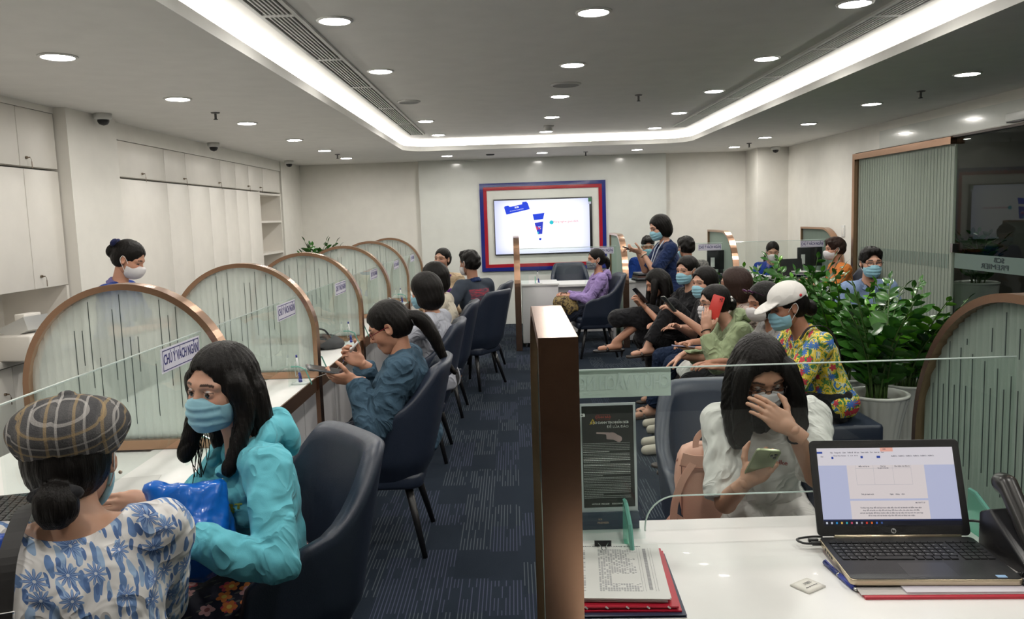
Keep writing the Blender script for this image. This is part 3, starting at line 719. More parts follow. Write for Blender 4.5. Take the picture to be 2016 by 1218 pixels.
def place_chair(x, y, rz, lab, group='navy bucket chairs'):
    o = chair0 if not _used[0] else copy_tree(chair0); _used[0] = True
    o.location = (x, y, 0); o.rotation_euler = (0, 0, rz); tag(o, lab, 'chair', group); return o
place_chair(-.785, 2.41, R(129), 'navy leather bucket chair under the woman in turquoise')
place_chair(-.665, 3.97, R(91), 'navy leather bucket chair under the woman in denim')
place_chair(-.68, 5.47, R(90), 'navy leather bucket chair under the woman in pale grey jacket')
place_chair(-.64, 6.7, R(88), 'navy leather bucket chair under the woman in cream')
place_chair(-.40, 7.74, R(60), 'navy leather bucket chair under the man in navy shirt')
place_chair(-.36, 8.62, R(80), 'navy leather bucket chair at the far end beside the older woman')
place_chair(.93, 9.25, R(96), 'navy leather bucket chair under the woman in lilac')
place_chair(.79, 11.3, R(180), 'empty navy chair behind the far service desk under the wall screen')
place_chair(.80, 2.93, R(180), 'navy leather bucket chair under the girl with the pink backpack beside her')
place_chair(2.0, 8.98, R(12), 'navy chair under the man in patterned shirt')
place_chair(3.62, 8.92, R(88), 'navy chair under the person in orange')
place_chair(2.84, 6.62, R(178), 'navy chair under the man in blue shirt')
t = empty('stool', (-1.10, 1.63, 0), 0, 'low round navy stool under the woman in plaid cap', 'stool')
bm = B(); lathe(bm, [(0, .40), (.17, .40), (.19, .42), (.19, .45), (.17, .465), (0, .47)], 32); fin('seat', bm, M_leather, t, smooth=True)
for k in range(4): bm = B(); a = PI/4+k*PI/2; tube(bm, [(.12*math.cos(a), .12*math.sin(a), .40), (.17*math.cos(a), .17*math.sin(a), 0)], [.018, .012], 10); fin('leg', bm, M_leg, t, smooth=True)
t = empty('waiting_bench', (1.68, 5.95, 0), 0, 'long navy padded waiting bench in front of the plants', 'bench')
for k in range(4): 
    a = -1.72+k*.875; bm = B(); prism(bm, rrect(-.26, .28, a, a+.865, .03), .31, .45); fin('seat_pad', bm, M_leather, t, bev=.02, smooth=True)
pbox('plinth', -.2, .24, -1.7, 1.75, 0, .31, M_black, t)

# ------------------------------------------------------------------ implicit surface modelling for people
def v3(*a): return np.array(a if len(a) == 3 else a[0], dtype=np.float64)
def nrm(v): return v/max(1e-9, np.linalg.norm(v))
def rx(a): c_, s_ = math.cos(a), math.sin(a); return np.array([[1, 0, 0], [0, c_, -s_], [0, s_, c_]])
def ry(a): c_, s_ = math.cos(a), math.sin(a); return np.array([[c_, 0, s_], [0, 1, 0], [-s_, 0, c_]])
def rz_(a): c_, s_ = math.cos(a), math.sin(a); return np.array([[c_, -s_, 0], [s_, c_, 0], [0, 0, 1]])
I3 = np.eye(3)
class Fld:
    def __init__(s, lo, hi, h):
        s.h = h; s.lo = v3(lo); n = np.maximum(4, np.ceil((v3(hi)-s.lo)/h).astype(int)+1); s.n = n
        s.ax = [(s.lo[i]+h*np.arange(n[i])).astype(np.float32) for i in range(3)]
        s.D = np.full(n, .06, np.float32)
    def blk(s, lo, hi):
        i0 = np.clip(np.floor((v3(lo)-s.lo)/s.h).astype(int), 0, s.n); i1 = np.clip(np.ceil((v3(hi)-s.lo)/s.h).astype(int)+1, 0, s.n)
        if (i1 <= i0).any(): return None
        sl = tuple(slice(a, b) for a, b in zip(i0, i1))
        return sl, s.ax[0][sl[0]][:, None, None], s.ax[1][sl[1]][None, :, None], s.ax[2][sl[2]][None, None, :]
    def uni(s, sl, d, k):
        a = s.D[sl]
        if k > 0:
            hh = np.clip(.5+.5*(a-d)/k, 0, 1); s.D[sl] = a+(d-a)*hh-k*hh*(1-hh)
        else: s.D[sl] = np.minimum(a, d)
    def sub(s, sl, d, k):
        a = s.D[sl]; d = -d
        if k > 0:
            hh = np.clip(.5-.5*(a-d)/k, 0, 1); s.D[sl] = a+(d-a)*hh+k*hh*(1-hh)
        else: s.D[sl] = np.maximum(a, d)
    def cone(s, a, b, ra, rb, k=.02, cuts=(), sub=False, flat=None):
        """tapered capsule; cuts = [(point, normal)] keeps the side the normal does not point to; flat = (axis, factor) squashes"""
        a, b = v3(a), v3(b); pad = max(ra, rb)+k+3*s.h
        q = s.blk(np.minimum(a, b)-pad, np.maximum(a, b)+pad)
        if q is None: return
        sl, X, Y, Z = q; ab = b-a; L2 = max(1e-9, ab@ab)
        px, py, pz = X-a[0], Y-a[1], Z-a[2]
        t = np.clip((px*ab[0]+py*ab[1]+pz*ab[2])/L2, 0, 1)
        qx, qy, qz = px-t*ab[0], py-t*ab[1], pz-t*ab[2]
        if flat is not None:
            ax, f = flat; dd = qx*ax[0]+qy*ax[1]+qz*ax[2]; e = (1/f-1)*dd
            qx, qy, qz = qx+e*ax[0], qy+e*ax[1], qz+e*ax[2]
        d = np.sqrt(qx*qx+qy*qy+qz*qz)-(ra+(rb-ra)*t)
        for p, n in cuts: d = np.maximum(d, (X-p[0])*n[0]+(Y-p[1])*n[1]+(Z-p[2])*n[2])
        (s.sub if sub else s.uni)(sl, d, k)
    def ell(s, c_, r, M=I3, k=.02, sub=False, cuts=()):
        c_, r = v3(c_), v3(r); pad = max(r)+k+3*s.h
        q = s.blk(c_-pad, c_+pad)
        if q is None: return
        sl, X, Y, Z = q; px, py, pz = X-c_[0], Y-c_[1], Z-c_[2]
        u = [(px*M[0, i]+py*M[1, i]+pz*M[2, i])/r[i] for i in range(3)]
        k0 = np.sqrt(u[0]**2+u[1]**2+u[2]**2); k1 = np.sqrt((u[0]/r[0])**2+(u[1]/r[1])**2+(u[2]/r[2])**2)+1e-6
        d = k0*(k0-1)/k1
        for p, n in cuts: d = np.maximum(d, (X-p[0])*n[0]+(Y-p[1])*n[1]+(Z-p[2])*n[2])
        (s.sub if sub else s.uni)(sl, d, k)
    def plane(s, p, n):
        X, Y, Z = s.grid(); s.D = np.maximum(s.D, ((X-p[0])*n[0]+(Y-p[1])*n[1]+(Z-p[2])*n[2]).astype(np.float32))
    def grid(s): return s.ax[0][:, None, None], s.ax[1][None, :, None], s.ax[2][None, None, :]
    def folds(s, amp, fr, seed=0, stretch=(1, 1, .55)):
        r = np.random.RandomState(seed); X, Y, Z = s.grid(); acc = 0
        for i in range(5):
            w_ = r.normal(size=3)*np.array(stretch); w_ = w_/np.linalg.norm(w_)*fr*(1+.5*i); p = r.rand()*6; g = r.normal(size=3)*fr*.3
            acc = acc + np.sin(X*w_[0]+Y*w_[1]+Z*w_[2]+p+1.6*np.sin(X*g[0]+Y*g[1]+Z*g[2]+p))/(1+.6*i)
        s.D += (amp*.45*acc).astype(np.float32)
    def mesh(s):
        D = s.D.copy(); D[0] = D[-1] = .05; D[:, 0] = D[:, -1] = .05; D[:, :, 0] = D[:, :, -1] = .05
        S = D < 0; n = np.array(S.shape)
        cnt = np.zeros(n-1, np.int8)
        cs = [(i, j, k) for i in (0, 1) for j in (0, 1) for k in (0, 1)]
        for i, j, k in cs: cnt += S[i:n[0]-1+i, j:n[1]-1+j, k:n[2]-1+k]
        act = np.argwhere((cnt > 0) & (cnt < 8))
        if len(act) == 0: return np.zeros((0, 3)), np.zeros((0, 4), int)
        A = [D[act[:, 0]+i, act[:, 1]+j, act[:, 2]+k] for i, j, k in cs]
        P = np.zeros((len(act), 3)); W = np.zeros(len(act))
        for e0 in range(8):
            for e1 in range(e0+1, 8):
                c0_, c1_ = np.array(cs[e0]), np.array(cs[e1])
                if np.abs(c0_-c1_).sum() != 1: continue
                va, vb = A[e0], A[e1]; m = (va < 0) != (vb < 0); t = np.where(m, va/np.where(m, va-vb, 1), 0)
                P += np.where(m[:, None], c0_+(c1_-c0_)*t[:, None], 0); W += m
        P = (P/W[:, None]+act)*s.h+s.lo
        idx = np.full(n-1, -1, np.int64); idx[tuple(act.T)] = np.arange(len(act)); Q = []
        for ax in range(3):
            b_, c_ = (ax+1) % 3, (ax+2) % 3
            sa = [slice(None)]*3; sb = [slice(None)]*3; sa[ax] = slice(0, n[ax]-1); sb[ax] = slice(1, n[ax])
            ch = np.argwhere(S[tuple(sa)] != S[tuple(sb)])
            ch = ch[(ch[:, b_] > 0) & (ch[:, c_] > 0) & (ch[:, b_] < n[b_]-1) & (ch[:, c_] < n[c_]-1)]
            if not len(ch): continue
            neg = S[tuple(ch.T)]
            o = []
            for db, dc in ((-1, -1), (0, -1), (0, 0), (-1, 0)):
                q = ch.copy(); q[:, b_] += db; q[:, c_] += dc; o.append(idx[tuple(q.T)])
            q = np.stack(o, 1); q[~neg] = q[~neg][:, ::-1]; Q.append(q)
        return P, np.concatenate(Q)
def npmesh(name, V, F, mats, midx=None, col=None):
    me = bpy.data.meshes.new(name); nf = len(F)
    me.vertices.add(len(V)); me.vertices.foreach_set('co', V.astype(np.float32).ravel())
    me.loops.add(nf*4); me.loops.foreach_set('vertex_index', F.astype(np.int32).ravel())
    me.polygons.add(nf); me.polygons.foreach_set('loop_start', np.arange(0, nf*4, 4, dtype=np.int32))
    try: me.polygons.foreach_set('loop_total', np.full(nf, 4, np.int32))
    except Exception: pass
    for m in mats: me.materials.append(m)
    if midx is not None: me.polygons.foreach_set('material_index', midx.astype(np.int32))
    me.update(calc_edges=True); me.shade_smooth()
    if col is not None:
        a = me.color_attributes.new('Col', 'FLOAT_COLOR', 'POINT'); a.data.foreach_set('color', np.concatenate([col, np.ones((len(col), 1))], 1).astype(np.float32).ravel())
    return me
def smooth_verts(V, F, it=1, lam=.5):
    for _ in range(it):
        acc = np.zeros_like(V); c_ = np.zeros(len(V))
        for a, b in ((0, 1), (1, 2), (2, 3), (3, 0)):
            np.add.at(acc, F[:, a], V[F[:, b]]); np.add.at(c_, F[:, a], 1); np.add.at(acc, F[:, b], V[F[:, a]]); np.add.at(c_, F[:, b], 1)
        V = V+lam*(acc/np.maximum(c_, 1)[:, None]-V)
    return V

# skin, cloth and hair materials
def skin_mat():
    t = NT('skin'); a = t.n('ShaderNodeVertexColor', layer_name='Col'); n = t.noise(t.obj(), 90, 3)
    t.base(t.mix(t.math('MULTIPLY', n[0], .16), a.outputs[0], (.25, .09, .05))); t.b.inputs['Roughness'].default_value = .48
    t.b.inputs['Subsurface Weight'].default_value = .12; t.b.inputs['Subsurface Radius'].default_value = (.012, .005, .003); t.b.inputs['Subsurface Scale'].default_value = .6
    return t.m
M_skin = skin_mat(); M_eyew = mat('eye_white', (.40, .37, .35), .25); M_iris = mat('iris', (.012, .007, .005), .08)
def hair_mat(name, c_, c2):
    t = NT(name); n = t.noise(t.mapping(t.obj(), (260, 260, 22)), 1, 2, .6, .4); t.base(t.mix(n[0], c_, c2)); t.b.inputs['Roughness'].default_value = .42
    t.b.inputs['Specular IOR Level'].default_value = .15; t.bump(n[0], .6, .004); return t.m
M_hair = hair_mat('black_hair', (.0025, .0022, .0022), (.011, .009, .008)); M_hairb = hair_mat('brown_hair', (.014, .008, .007), (.045, .024, .018))
def wrinkle(t, st=.55, d=.014, sc=6.5):
    v = t.obj(); w_ = t.noise(v, sc*.6, 2); k = t.n('ShaderNodeVectorMath', operation='ADD'); t.l(t.mapping(v, (1, 1, .55)), k.inputs[0]); t.l(w_[1], k.inputs[1]); n = t.noise(k.outputs[0], sc, 1.6, .4, .1)
    return t.math('POWER', t.math('SUBTRACT', 1.0, t.math('ABSOLUTE', t.math('SUBTRACT', t.math('MULTIPLY', n[0], 2.0), 1.0))), 2.2)
def cloth(name, c_, rough=.85, grain=.25, gs=500, var=.12, wr=.60):
    if name in _mc: return _mc[name]
    t = NT(name); c_ = lin(c_); v = t.obj(); n = t.noise(v, 7, 3); f = t.noise(v, gs, 2)
    t.base(t.mix(n[0], tuple(x*(1-var) for x in c_), tuple(min(1, x*(1+var)) for x in c_))); t.b.inputs['Roughness'].default_value = rough
    t.b.inputs['Specular IOR Level'].default_value = .2; t.b.inputs['Sheen Weight'].default_value = .08; t.bump(t.math('ADD', wrinkle(t), t.math('MULTIPLY', f[0], grain*.12)), wr, .022); _mc[name] = t.m; return t.m
def flowers(t, u, v, sc, petals, rmin, rmax, jit=.9, rnd=0):
    """one layer of flowers in a plane: returns petal mask, centre mask, random value, radius"""
    cmb = t.n('ShaderNodeCombineXYZ'); t.l(t.math('ADD', u, rnd), cmb.inputs[0]); t.l(t.math('ADD', v, rnd*1.7), cmb.inputs[1])
    vo = t.n('ShaderNodeTexVoronoi', voronoi_dimensions='2D'); vo.inputs['Scale'].default_value = sc; vo.inputs['Randomness'].default_value = jit; t.l(cmb.outputs[0], vo.inputs['Vector'])
    sub = t.n('ShaderNodeVectorMath', operation='SUBTRACT'); t.l(cmb.outputs[0], sub.inputs[0]); t.l(vo.outputs['Position'], sub.inputs[1])
    x, y, _ = t.sep(sub.outputs[0]); r = t.math('MULTIPLY', vo.outputs['Distance'], 1.0)
    rc = t.sep(vo.outputs['Color']); a = t.math('ADD', t.math('ARCTAN2', y, x), t.math('MULTIPLY', rc[0], 6.28))
    pet = t.math('ABSOLUTE', t.math('COSINE', t.math('MULTIPLY', a, petals/2)))
    R_ = t.math('ADD', t.math('MULTIPLY', pet, rmax-rmin), rmin)
    keep = t.math('GREATER_THAN', rc[1], .22)
    return t.math('MULTIPLY', t.math('LESS_THAN', r, R_), keep), t.math('MULTIPLY', t.math('LESS_THAN', r, rmin*.55), keep), rc[2], pet, r
def leaves(t, u, v, sc, rot, thr, rnd):
    cmb = t.n('ShaderNodeCombineXYZ'); t.l(u, cmb.inputs[0]); t.l(v, cmb.inputs[1])
    m = t.mapping(cmb.outputs[0], (sc*2.6, sc*.9, 1), (0, 0, rot), (rnd, rnd, 0))
    vo = t.n('ShaderNodeTexVoronoi', voronoi_dimensions='2D'); vo.inputs['Scale'].default_value = 1; t.l(m, vo.inputs['Vector'])
    rc = t.sep(vo.outputs['Color']); return t.math('MULTIPLY', t.math('LESS_THAN', vo.outputs['Distance'], thr), t.math('GREATER_THAN', rc[0], .4))
def blue_floral():
    t = NT('blue_floral_cloth'); X, Y, Z = t.sep(t.obj()); u = t.math('ADD', X, t.math('MULTIPLY', Y, .6)); base = (.70, .68, .665)
    w1 = t.noise(t.obj(), 14, 2); uu = t.math('ADD', u, t.math('MULTIPLY', w1[0], .03)); vv = t.math('ADD', Z, t.math('MULTIPLY', t.sep(w1[1])[1], .03))
    c_ = base
    for sc, rt, th, rd, col_ in ((16, .6, .30, 0, (.13, .22, .42)), (15, -.8, .28, 5, (.30, .42, .60)), (20, 1.9, .24, 9, (.09, .16, .34))):
        c_ = t.mix(leaves(t, uu, vv, sc, rt, th, rd), c_, col_)
    p, ce, rn, pet, r = flowers(t, u, Z, 17, 11, .010*17*.55, .024*17, .8)
    pc = t.mix(t.math('GREATER_THAN', pet, .80), (.06, .12, .30), (.22, .33, .55))
    c_ = t.mix(p, c_, pc); c_ = t.mix(ce, c_, (.60, .62, .66)); t.bump(wrinkle(t), .6, .02)
    t.base(c_); t.b.inputs['Roughness'].default_value = .8; t.b.inputs['Specular IOR Level'].default_value = .2; return t.m
def dark_floral():
    t = NT('navy_floral_cloth'); X, Y, Z = t.sep(t.obj()); u = t.math('ADD', X, t.math('MULTIPLY', Z, .8)); c_ = (.012, .012, .03)
    c_ = t.mix(leaves(t, u, Y, 22, .5, .2, 1), c_, (.10, .10, .09))
    for rnd, col_, ce_ in ((0, (.50, .05, .07), (.6, .3, .1)), (3.3, (.62, .18, .04), (.7, .5, .1)), (7.1, (.62, .33, .33), (.3, .1, .1))):
        p, ce, rn, pet, r = flowers(t, u, Y, 15, 5, .2, .34, 1, rnd); kk = t.math('MULTIPLY', p, t.math('GREATER_THAN', rn, .45)); c_ = t.mix(kk, c_, col_); c_ = t.mix(t.math('MULTIPLY', ce, kk), c_, ce_)
    t.base(c_); t.b.inputs['Roughness'].default_value = .8; return t.m
def hawaii():
    t = NT('tropical_cloth'); v = t.obj(); X, Y, Z = t.sep(v); u = t.math('ADD', X, Y); n = t.noise(v, 17, 3, .6, 1.6)
    c_ = t.ramp(n[0], [(0, (.02, .13, .05)), (.40, (.08, .22, .05)), (.455, (.70, .50, .03)), (.53, (.75, .60, .08)), (.555, (.60, .64, .55)), (.59, (.06, .22, .07)), (.63, (.05, .17, .50)), (.70, (.02, .12, .08))], True)
    p, ce, rn, pet, r = flowers(t, u, Z, 17, 5, .16, .34, 1, 2); c_ = t.mix(t.math('MULTIPLY', p, t.math('GREATER_THAN', rn, .5)), c_, (.45, .03, .05))
    p, ce, rn, pet, r = flowers(t, u, Z, 15, 9, .12, .36, 1, 6); c_ = t.mix(t.math('MULTIPLY', p, t.math('GREATER_THAN', rn, .45)), c_, (.04, .14, .45))
    t.base(c_); t.b.inputs['Roughness'].default_value = .8; return t.m
def small_print(name, a, b, sc=38, petals=5):
    t = NT(name); X, Y, Z = t.sep(t.obj()); u = t.math('ADD', X, t.math('MULTIPLY', Y, .7)); p, ce, rn, pet, r = flowers(t, u, Z, sc, petals, .18, .36, 1)
    t.base(t.mix(p, a, b)); t.b.inputs['Roughness'].default_value = .85; return t.m
def plaid_cap():
    t = NT('plaid_wool'); v = t.obj(); X, Y, Z = t.sep(v); n = t.noise(v, 320, 2); n2 = t.noise(v, 9, 2)
    def st(c, fr, ph, th): return t.math('GREATER_THAN', t.math('SINE', t.math('ADD', t.math('MULTIPLY', c, fr), ph)), th)
    w_ = t.math('ADD', t.math('MULTIPLY', Z, 1.15), t.math('MULTIPLY', Y, -.55)); xx = t.math('ADD', X, t.math('MULTIPLY', n2[0], .012))
    c_ = t.mix(n[0], (.05, .05, .054), (.135, .13, .125))
    c_ = t.mix(t.math('MULTIPLY', st(xx, 118, 0, .2), .35), c_, (.04, .04, .045)); c_ = t.mix(t.math('MULTIPLY', st(w_, 118, 1, .2), .35), c_, (.04, .04, .045))
    c_ = t.mix(t.math('MULTIPLY', st(xx, 118, 1.2, .955), .55), c_, (.42, .40, .38)); c_ = t.mix(t.math('MULTIPLY', st(w_, 118, .4, .955), .5), c_, (.42, .40, .38))
    c_ = t.mix(t.math('MULTIPLY', st(xx, 118, 3.6, .93), .5), c_, (.34, .24, .12)); c_ = t.mix(t.math('MULTIPLY', st(w_, 118, 3.2, .93), .5), c_, (.34, .24, .12))
    t.base(c_); t.b.inputs['Roughness'].default_value = .95; t.b.inputs['Specular IOR Level'].default_value = .1; t.bump(n[0], .6, .003); return t.m
def gingham():
    t = NT('black_white_check'); X, Y, Z = t.sep(t.obj()); s_ = lambda c, f: t.math('GREATER_THAN', t.math('SINE', t.math('MULTIPLY', c, f)), 0)
    a, b = s_(t.math('ADD', X, t.math('MULTIPLY', Y, .5)), 330), s_(t.math('ADD', Y, Z), 330)
    t.base(t.mix(t.math('MULTIPLY', t.math('ADD', a, b), .5), (.55, .54, .52), (.015, .015, .017))); t.b.inputs['Roughness'].default_value = .85; return t.m
def denim(name, c_):
    t = NT(name); v = t.obj(); n = t.noise(v, 9, 4, .6); f = t.noise(t.mapping(v, (500, 500, 120)), 1, 2)
    t.base(t.mix(t.math('MULTIPLY', t.math('ADD', n[0], f[0]), .5), tuple(x*.55 for x in c_), tuple(x*1.5 for x in c_))); t.b.inputs['Roughness'].default_value = .85; t.b.inputs['Specular IOR Level'].default_value = .15; t.bump(t.math('ADD', wrinkle(t), t.math('MULTIPLY', f[0], .08)), .8, .022); return t.m
def stripe_polo():
    t = NT('navy_red_polo'); X, Y, Z = t.sep(t.obj()); n = t.noise(t.mapping(t.obj(), (4, 4, 70)), 3, 3, .6, .5)
    band = t.math('MULTIPLY', t.math('GREATER_THAN', Z, .83), t.math('LESS_THAN', Z, .95)); band = t.math('MULTIPLY', band, t.math('LESS_THAN', t.math('ADD', t.math('ABSOLUTE', X), t.math('MULTIPLY', n[0], .16)), .22)); k = t.math('MULTIPLY', band, t.math('GREATER_THAN', n[0], .50))
    t.base(t.mix(k, (.022, .032, .05), (.28, .02, .04))); t.b.inputs['Roughness'].default_value = .85; return t.m
M_maskb = cloth('blue_surgical_mask', (.27, .50, .60), .7, .15, wr=.15); M_maskw = cloth('white_mask', (.62, .60, .61), .75, .15, wr=.15); M_maskg = cloth('grey_mask', (.20, .22, .23), .8)
M_loop = mat('ear_loop_white', (.75, .74, .72), .6)
SK = (.50, .255, .165); SKL = (.56, .315, .22); SKD = (.36, .175, .11)

def head_field(h, female=True, nose=1):
    F = Fld((-.11, -.13, -.14), (.11, .135, .14), h); fine = h < .0035
    F.ell((0, -.014, .032), (.073, .090, .080), k=.01); F.ell((0, .024, -.030), (.059, .062, .074), k=.035)
    F.ell((0, .012, -.055), (.053 if female else .057, .055, .052), k=.02)
    F.cone((-.012, .058, -.094), (.012, .058, -.094), .021, .021, k=.03)
    for s_ in (-1, 1):
        F.ell((s_*.036, .052, -.030), (.024, .026, .022), k=.025)
        F.cone((s_*.014, .078, .020), (s_*.046, .062, .018), .011, .010, k=.018)
        F.ell((s_*.0745, -.006, -.008), (.010, .019, .032), rx(.15) @ rz_(s_*-.35), k=.006)
        F.ell((s_*.081, -.001, -.004), (.006, .010, .018), rx(.15), k=.004, sub=True)
        F.ell((s_*.030, .092, -.001), (.019, .017, .013), k=.014, sub=True)
    F.cone((0, .080, .006), (0, .101*nose, -.028), .0075, .0105, k=.009)
    for s_ in (-1, 1): F.ell((s_*.0105, .088, -.033), (.0085, .010, .008), k=.006)
    F.ell((0, .077, -.061), (.024, .014, .009), k=.010); F.ell((0, .076, -.073), (.020, .013, .008), k=.008)
    if fine:
        F.cone((-.018, .0895, -.067), (.018, .0895, -.067), .0016, .0016, k=.003, sub=True)
        for s_ in (-1, 1):
            F.ell((s_*.030, .072, -.002), (.0165, .0145, .0125), k=.004)          # closed lid mass
            F.ell((s_*.030, .0885, -.0022), (.0120, .0125, .0036), rz_(0), k=.0015, sub=True)  # eye opening
    return F
def head_colors(V, sk, fine, lips=True):
    C_ = np.tile(np.array(sk), (len(V), 1)); x, y, z = V[:, 0], V[:, 1], V[:, 2]; ax = np.abs(x)
    ch = np.exp(-(((ax-.037)/.02)**2+((z+.032)/.022)**2))*(y > .02); C_ = C_*(1-.0*ch[:, None])+ch[:, None]*np.array([.05, -.02, -.01])
    if lips:
        m = ((x/.023)**2+((z+.067)/.0105)**2 < 1) & (y > .05); C_[m] = np.array([.42, .12, .10])
    bz = .0255-.30*np.maximum(0, ax-.035); m = (np.abs(z-bz) < .0035) & (ax > .014) & (ax < .050) & (y > .03); C_[m] = (.03, .018, .013)
    if not fine:
        m = (np.abs(z+.002) < .0045) & (np.abs(ax-.030) < .013) & (y > .03); C_[m] = (.03, .02, .018)
    else:
        m = (np.abs(z-.0028-.10*np.maximum(0, .015-np.abs(ax-.030))) < .0016) & (np.abs(ax-.031) < .0155) & (y > .05); C_[m] = (.04, .022, .018)
    return np.clip(C_, 0, 1)
def sphere_q(c_, r, n=12, axis=None):
    V, F = [], []
    for i in range(n+1):
        for j in range(2*n): a, b = PI*i/n, PI*j/n; V.append((r*math.sin(a)*math.cos(b), r*math.cos(a), r*math.sin(a)*math.sin(b)))
    for i in range(n):
        for j in range(2*n): F.append((i*2*n+j, i*2*n+(j+1) % (2*n), (i+1)*2*n+(j+1) % (2*n), (i+1)*2*n+j))
    return np.array(V)+v3(c_), np.array(F)
def hand_mesh(side, curl, h, spread=0, thumb=.5, fl=(1, 1, 1, 1)):
    """frame: y fingers, z back of the hand, x to the right. side = +1 right hand (thumb at -x)"""
    F = Fld((-.085, -.06, -.12), (.085, .20, .06), h); k = .006; t_ = -side
    F.cone((0, -.05, 0), (0, .01, 0), .024, .026, k=k, flat=((0, 0, 1), .78))
    F.ell((0, .045, -.002), (.039, .050, .0145), k=.012); F.ell((t_*.022, .025, -.010), (.019, .032, .015), k=.010)
    cu = curl if isinstance(curl, (list, tuple)) else [curl]*4
    for i, (bx, by, L, r) in enumerate(((.028, .082, .068, .0083), (.0105, .088, .076, .0088), (-.0085, .086, .072, .0086), (-.026, .078, .056, .0074))):
        p = v3(t_*bx, by, 0); ang = 0; c_ = cu[i]; sp = t_*(bx*spread*8)
        F.cone((t_*bx*.6, .04, -.002), p, .010, r*1.05, k=k)
        for seg, (f, da) in enumerate(((.44, .75), (.30, 1.0), (.26, .7))):
            ang += c_*da*1.15; d = v3(math.sin(sp)*math.cos(ang), math.cos(sp)*math.cos(ang), -math.sin(ang)); q = p+d*L*f*1.0
            F.cone(p, q, r*(1-.08*seg), r*(.93-.08*seg), k=.003); p = q
    p = v3(t_*.030, .022, -.010)
    for L, a, b in ((.034, .95, .25), (.028, .75-.5*thumb, .25+.5*thumb), (.022, .55-.7*thumb, .3+.7*thumb)):
        d = nrm(v3(t_*math.sin(a), math.cos(a), -math.sin(b))); q = p+d*L; F.cone(p, q, .0105, .0092, k=.004); p = q
    return F.mesh()

def ik(a, t, l1, l2, hint):
    a, t, hint = v3(a), v3(t), v3(hint); d = t-a; L = np.linalg.norm(d); L = min(max(L, abs(l1-l2)+.01), (l1+l2)*.995); u = nrm(d); t = a+u*L
    x = (l1*l1-l2*l2+L*L)/(2*L); h = math.sqrt(max(0, l1*l1-x*x)); n = hint-u*(hint@u); return a+u*x+nrm(n)*h, t

def loop_curve(name, pts, rad, m, parent, seg=6):
    bm = B(); tube(bm, pts, rad, seg); return fin(name, bm, m, parent, smooth=True)
def eval_spline(P, n=14):
    P = [v3(p) for p in P]; out = []
    for i in range(len(P)-1):
        p0, p1, p2, p3 = P[max(i-1, 0)], P[i], P[i+1], P[min(i+2, len(P)-1)]
        for j in range(n):
            t = j/n; out.append(.5*((2*p1)+(-p0+p2)*t+(2*p0-5*p1+4*p2-p3)*t*t+(-p0+3*p1-3*p2+p3)*t**3))
    out.append(P[-1]); return out

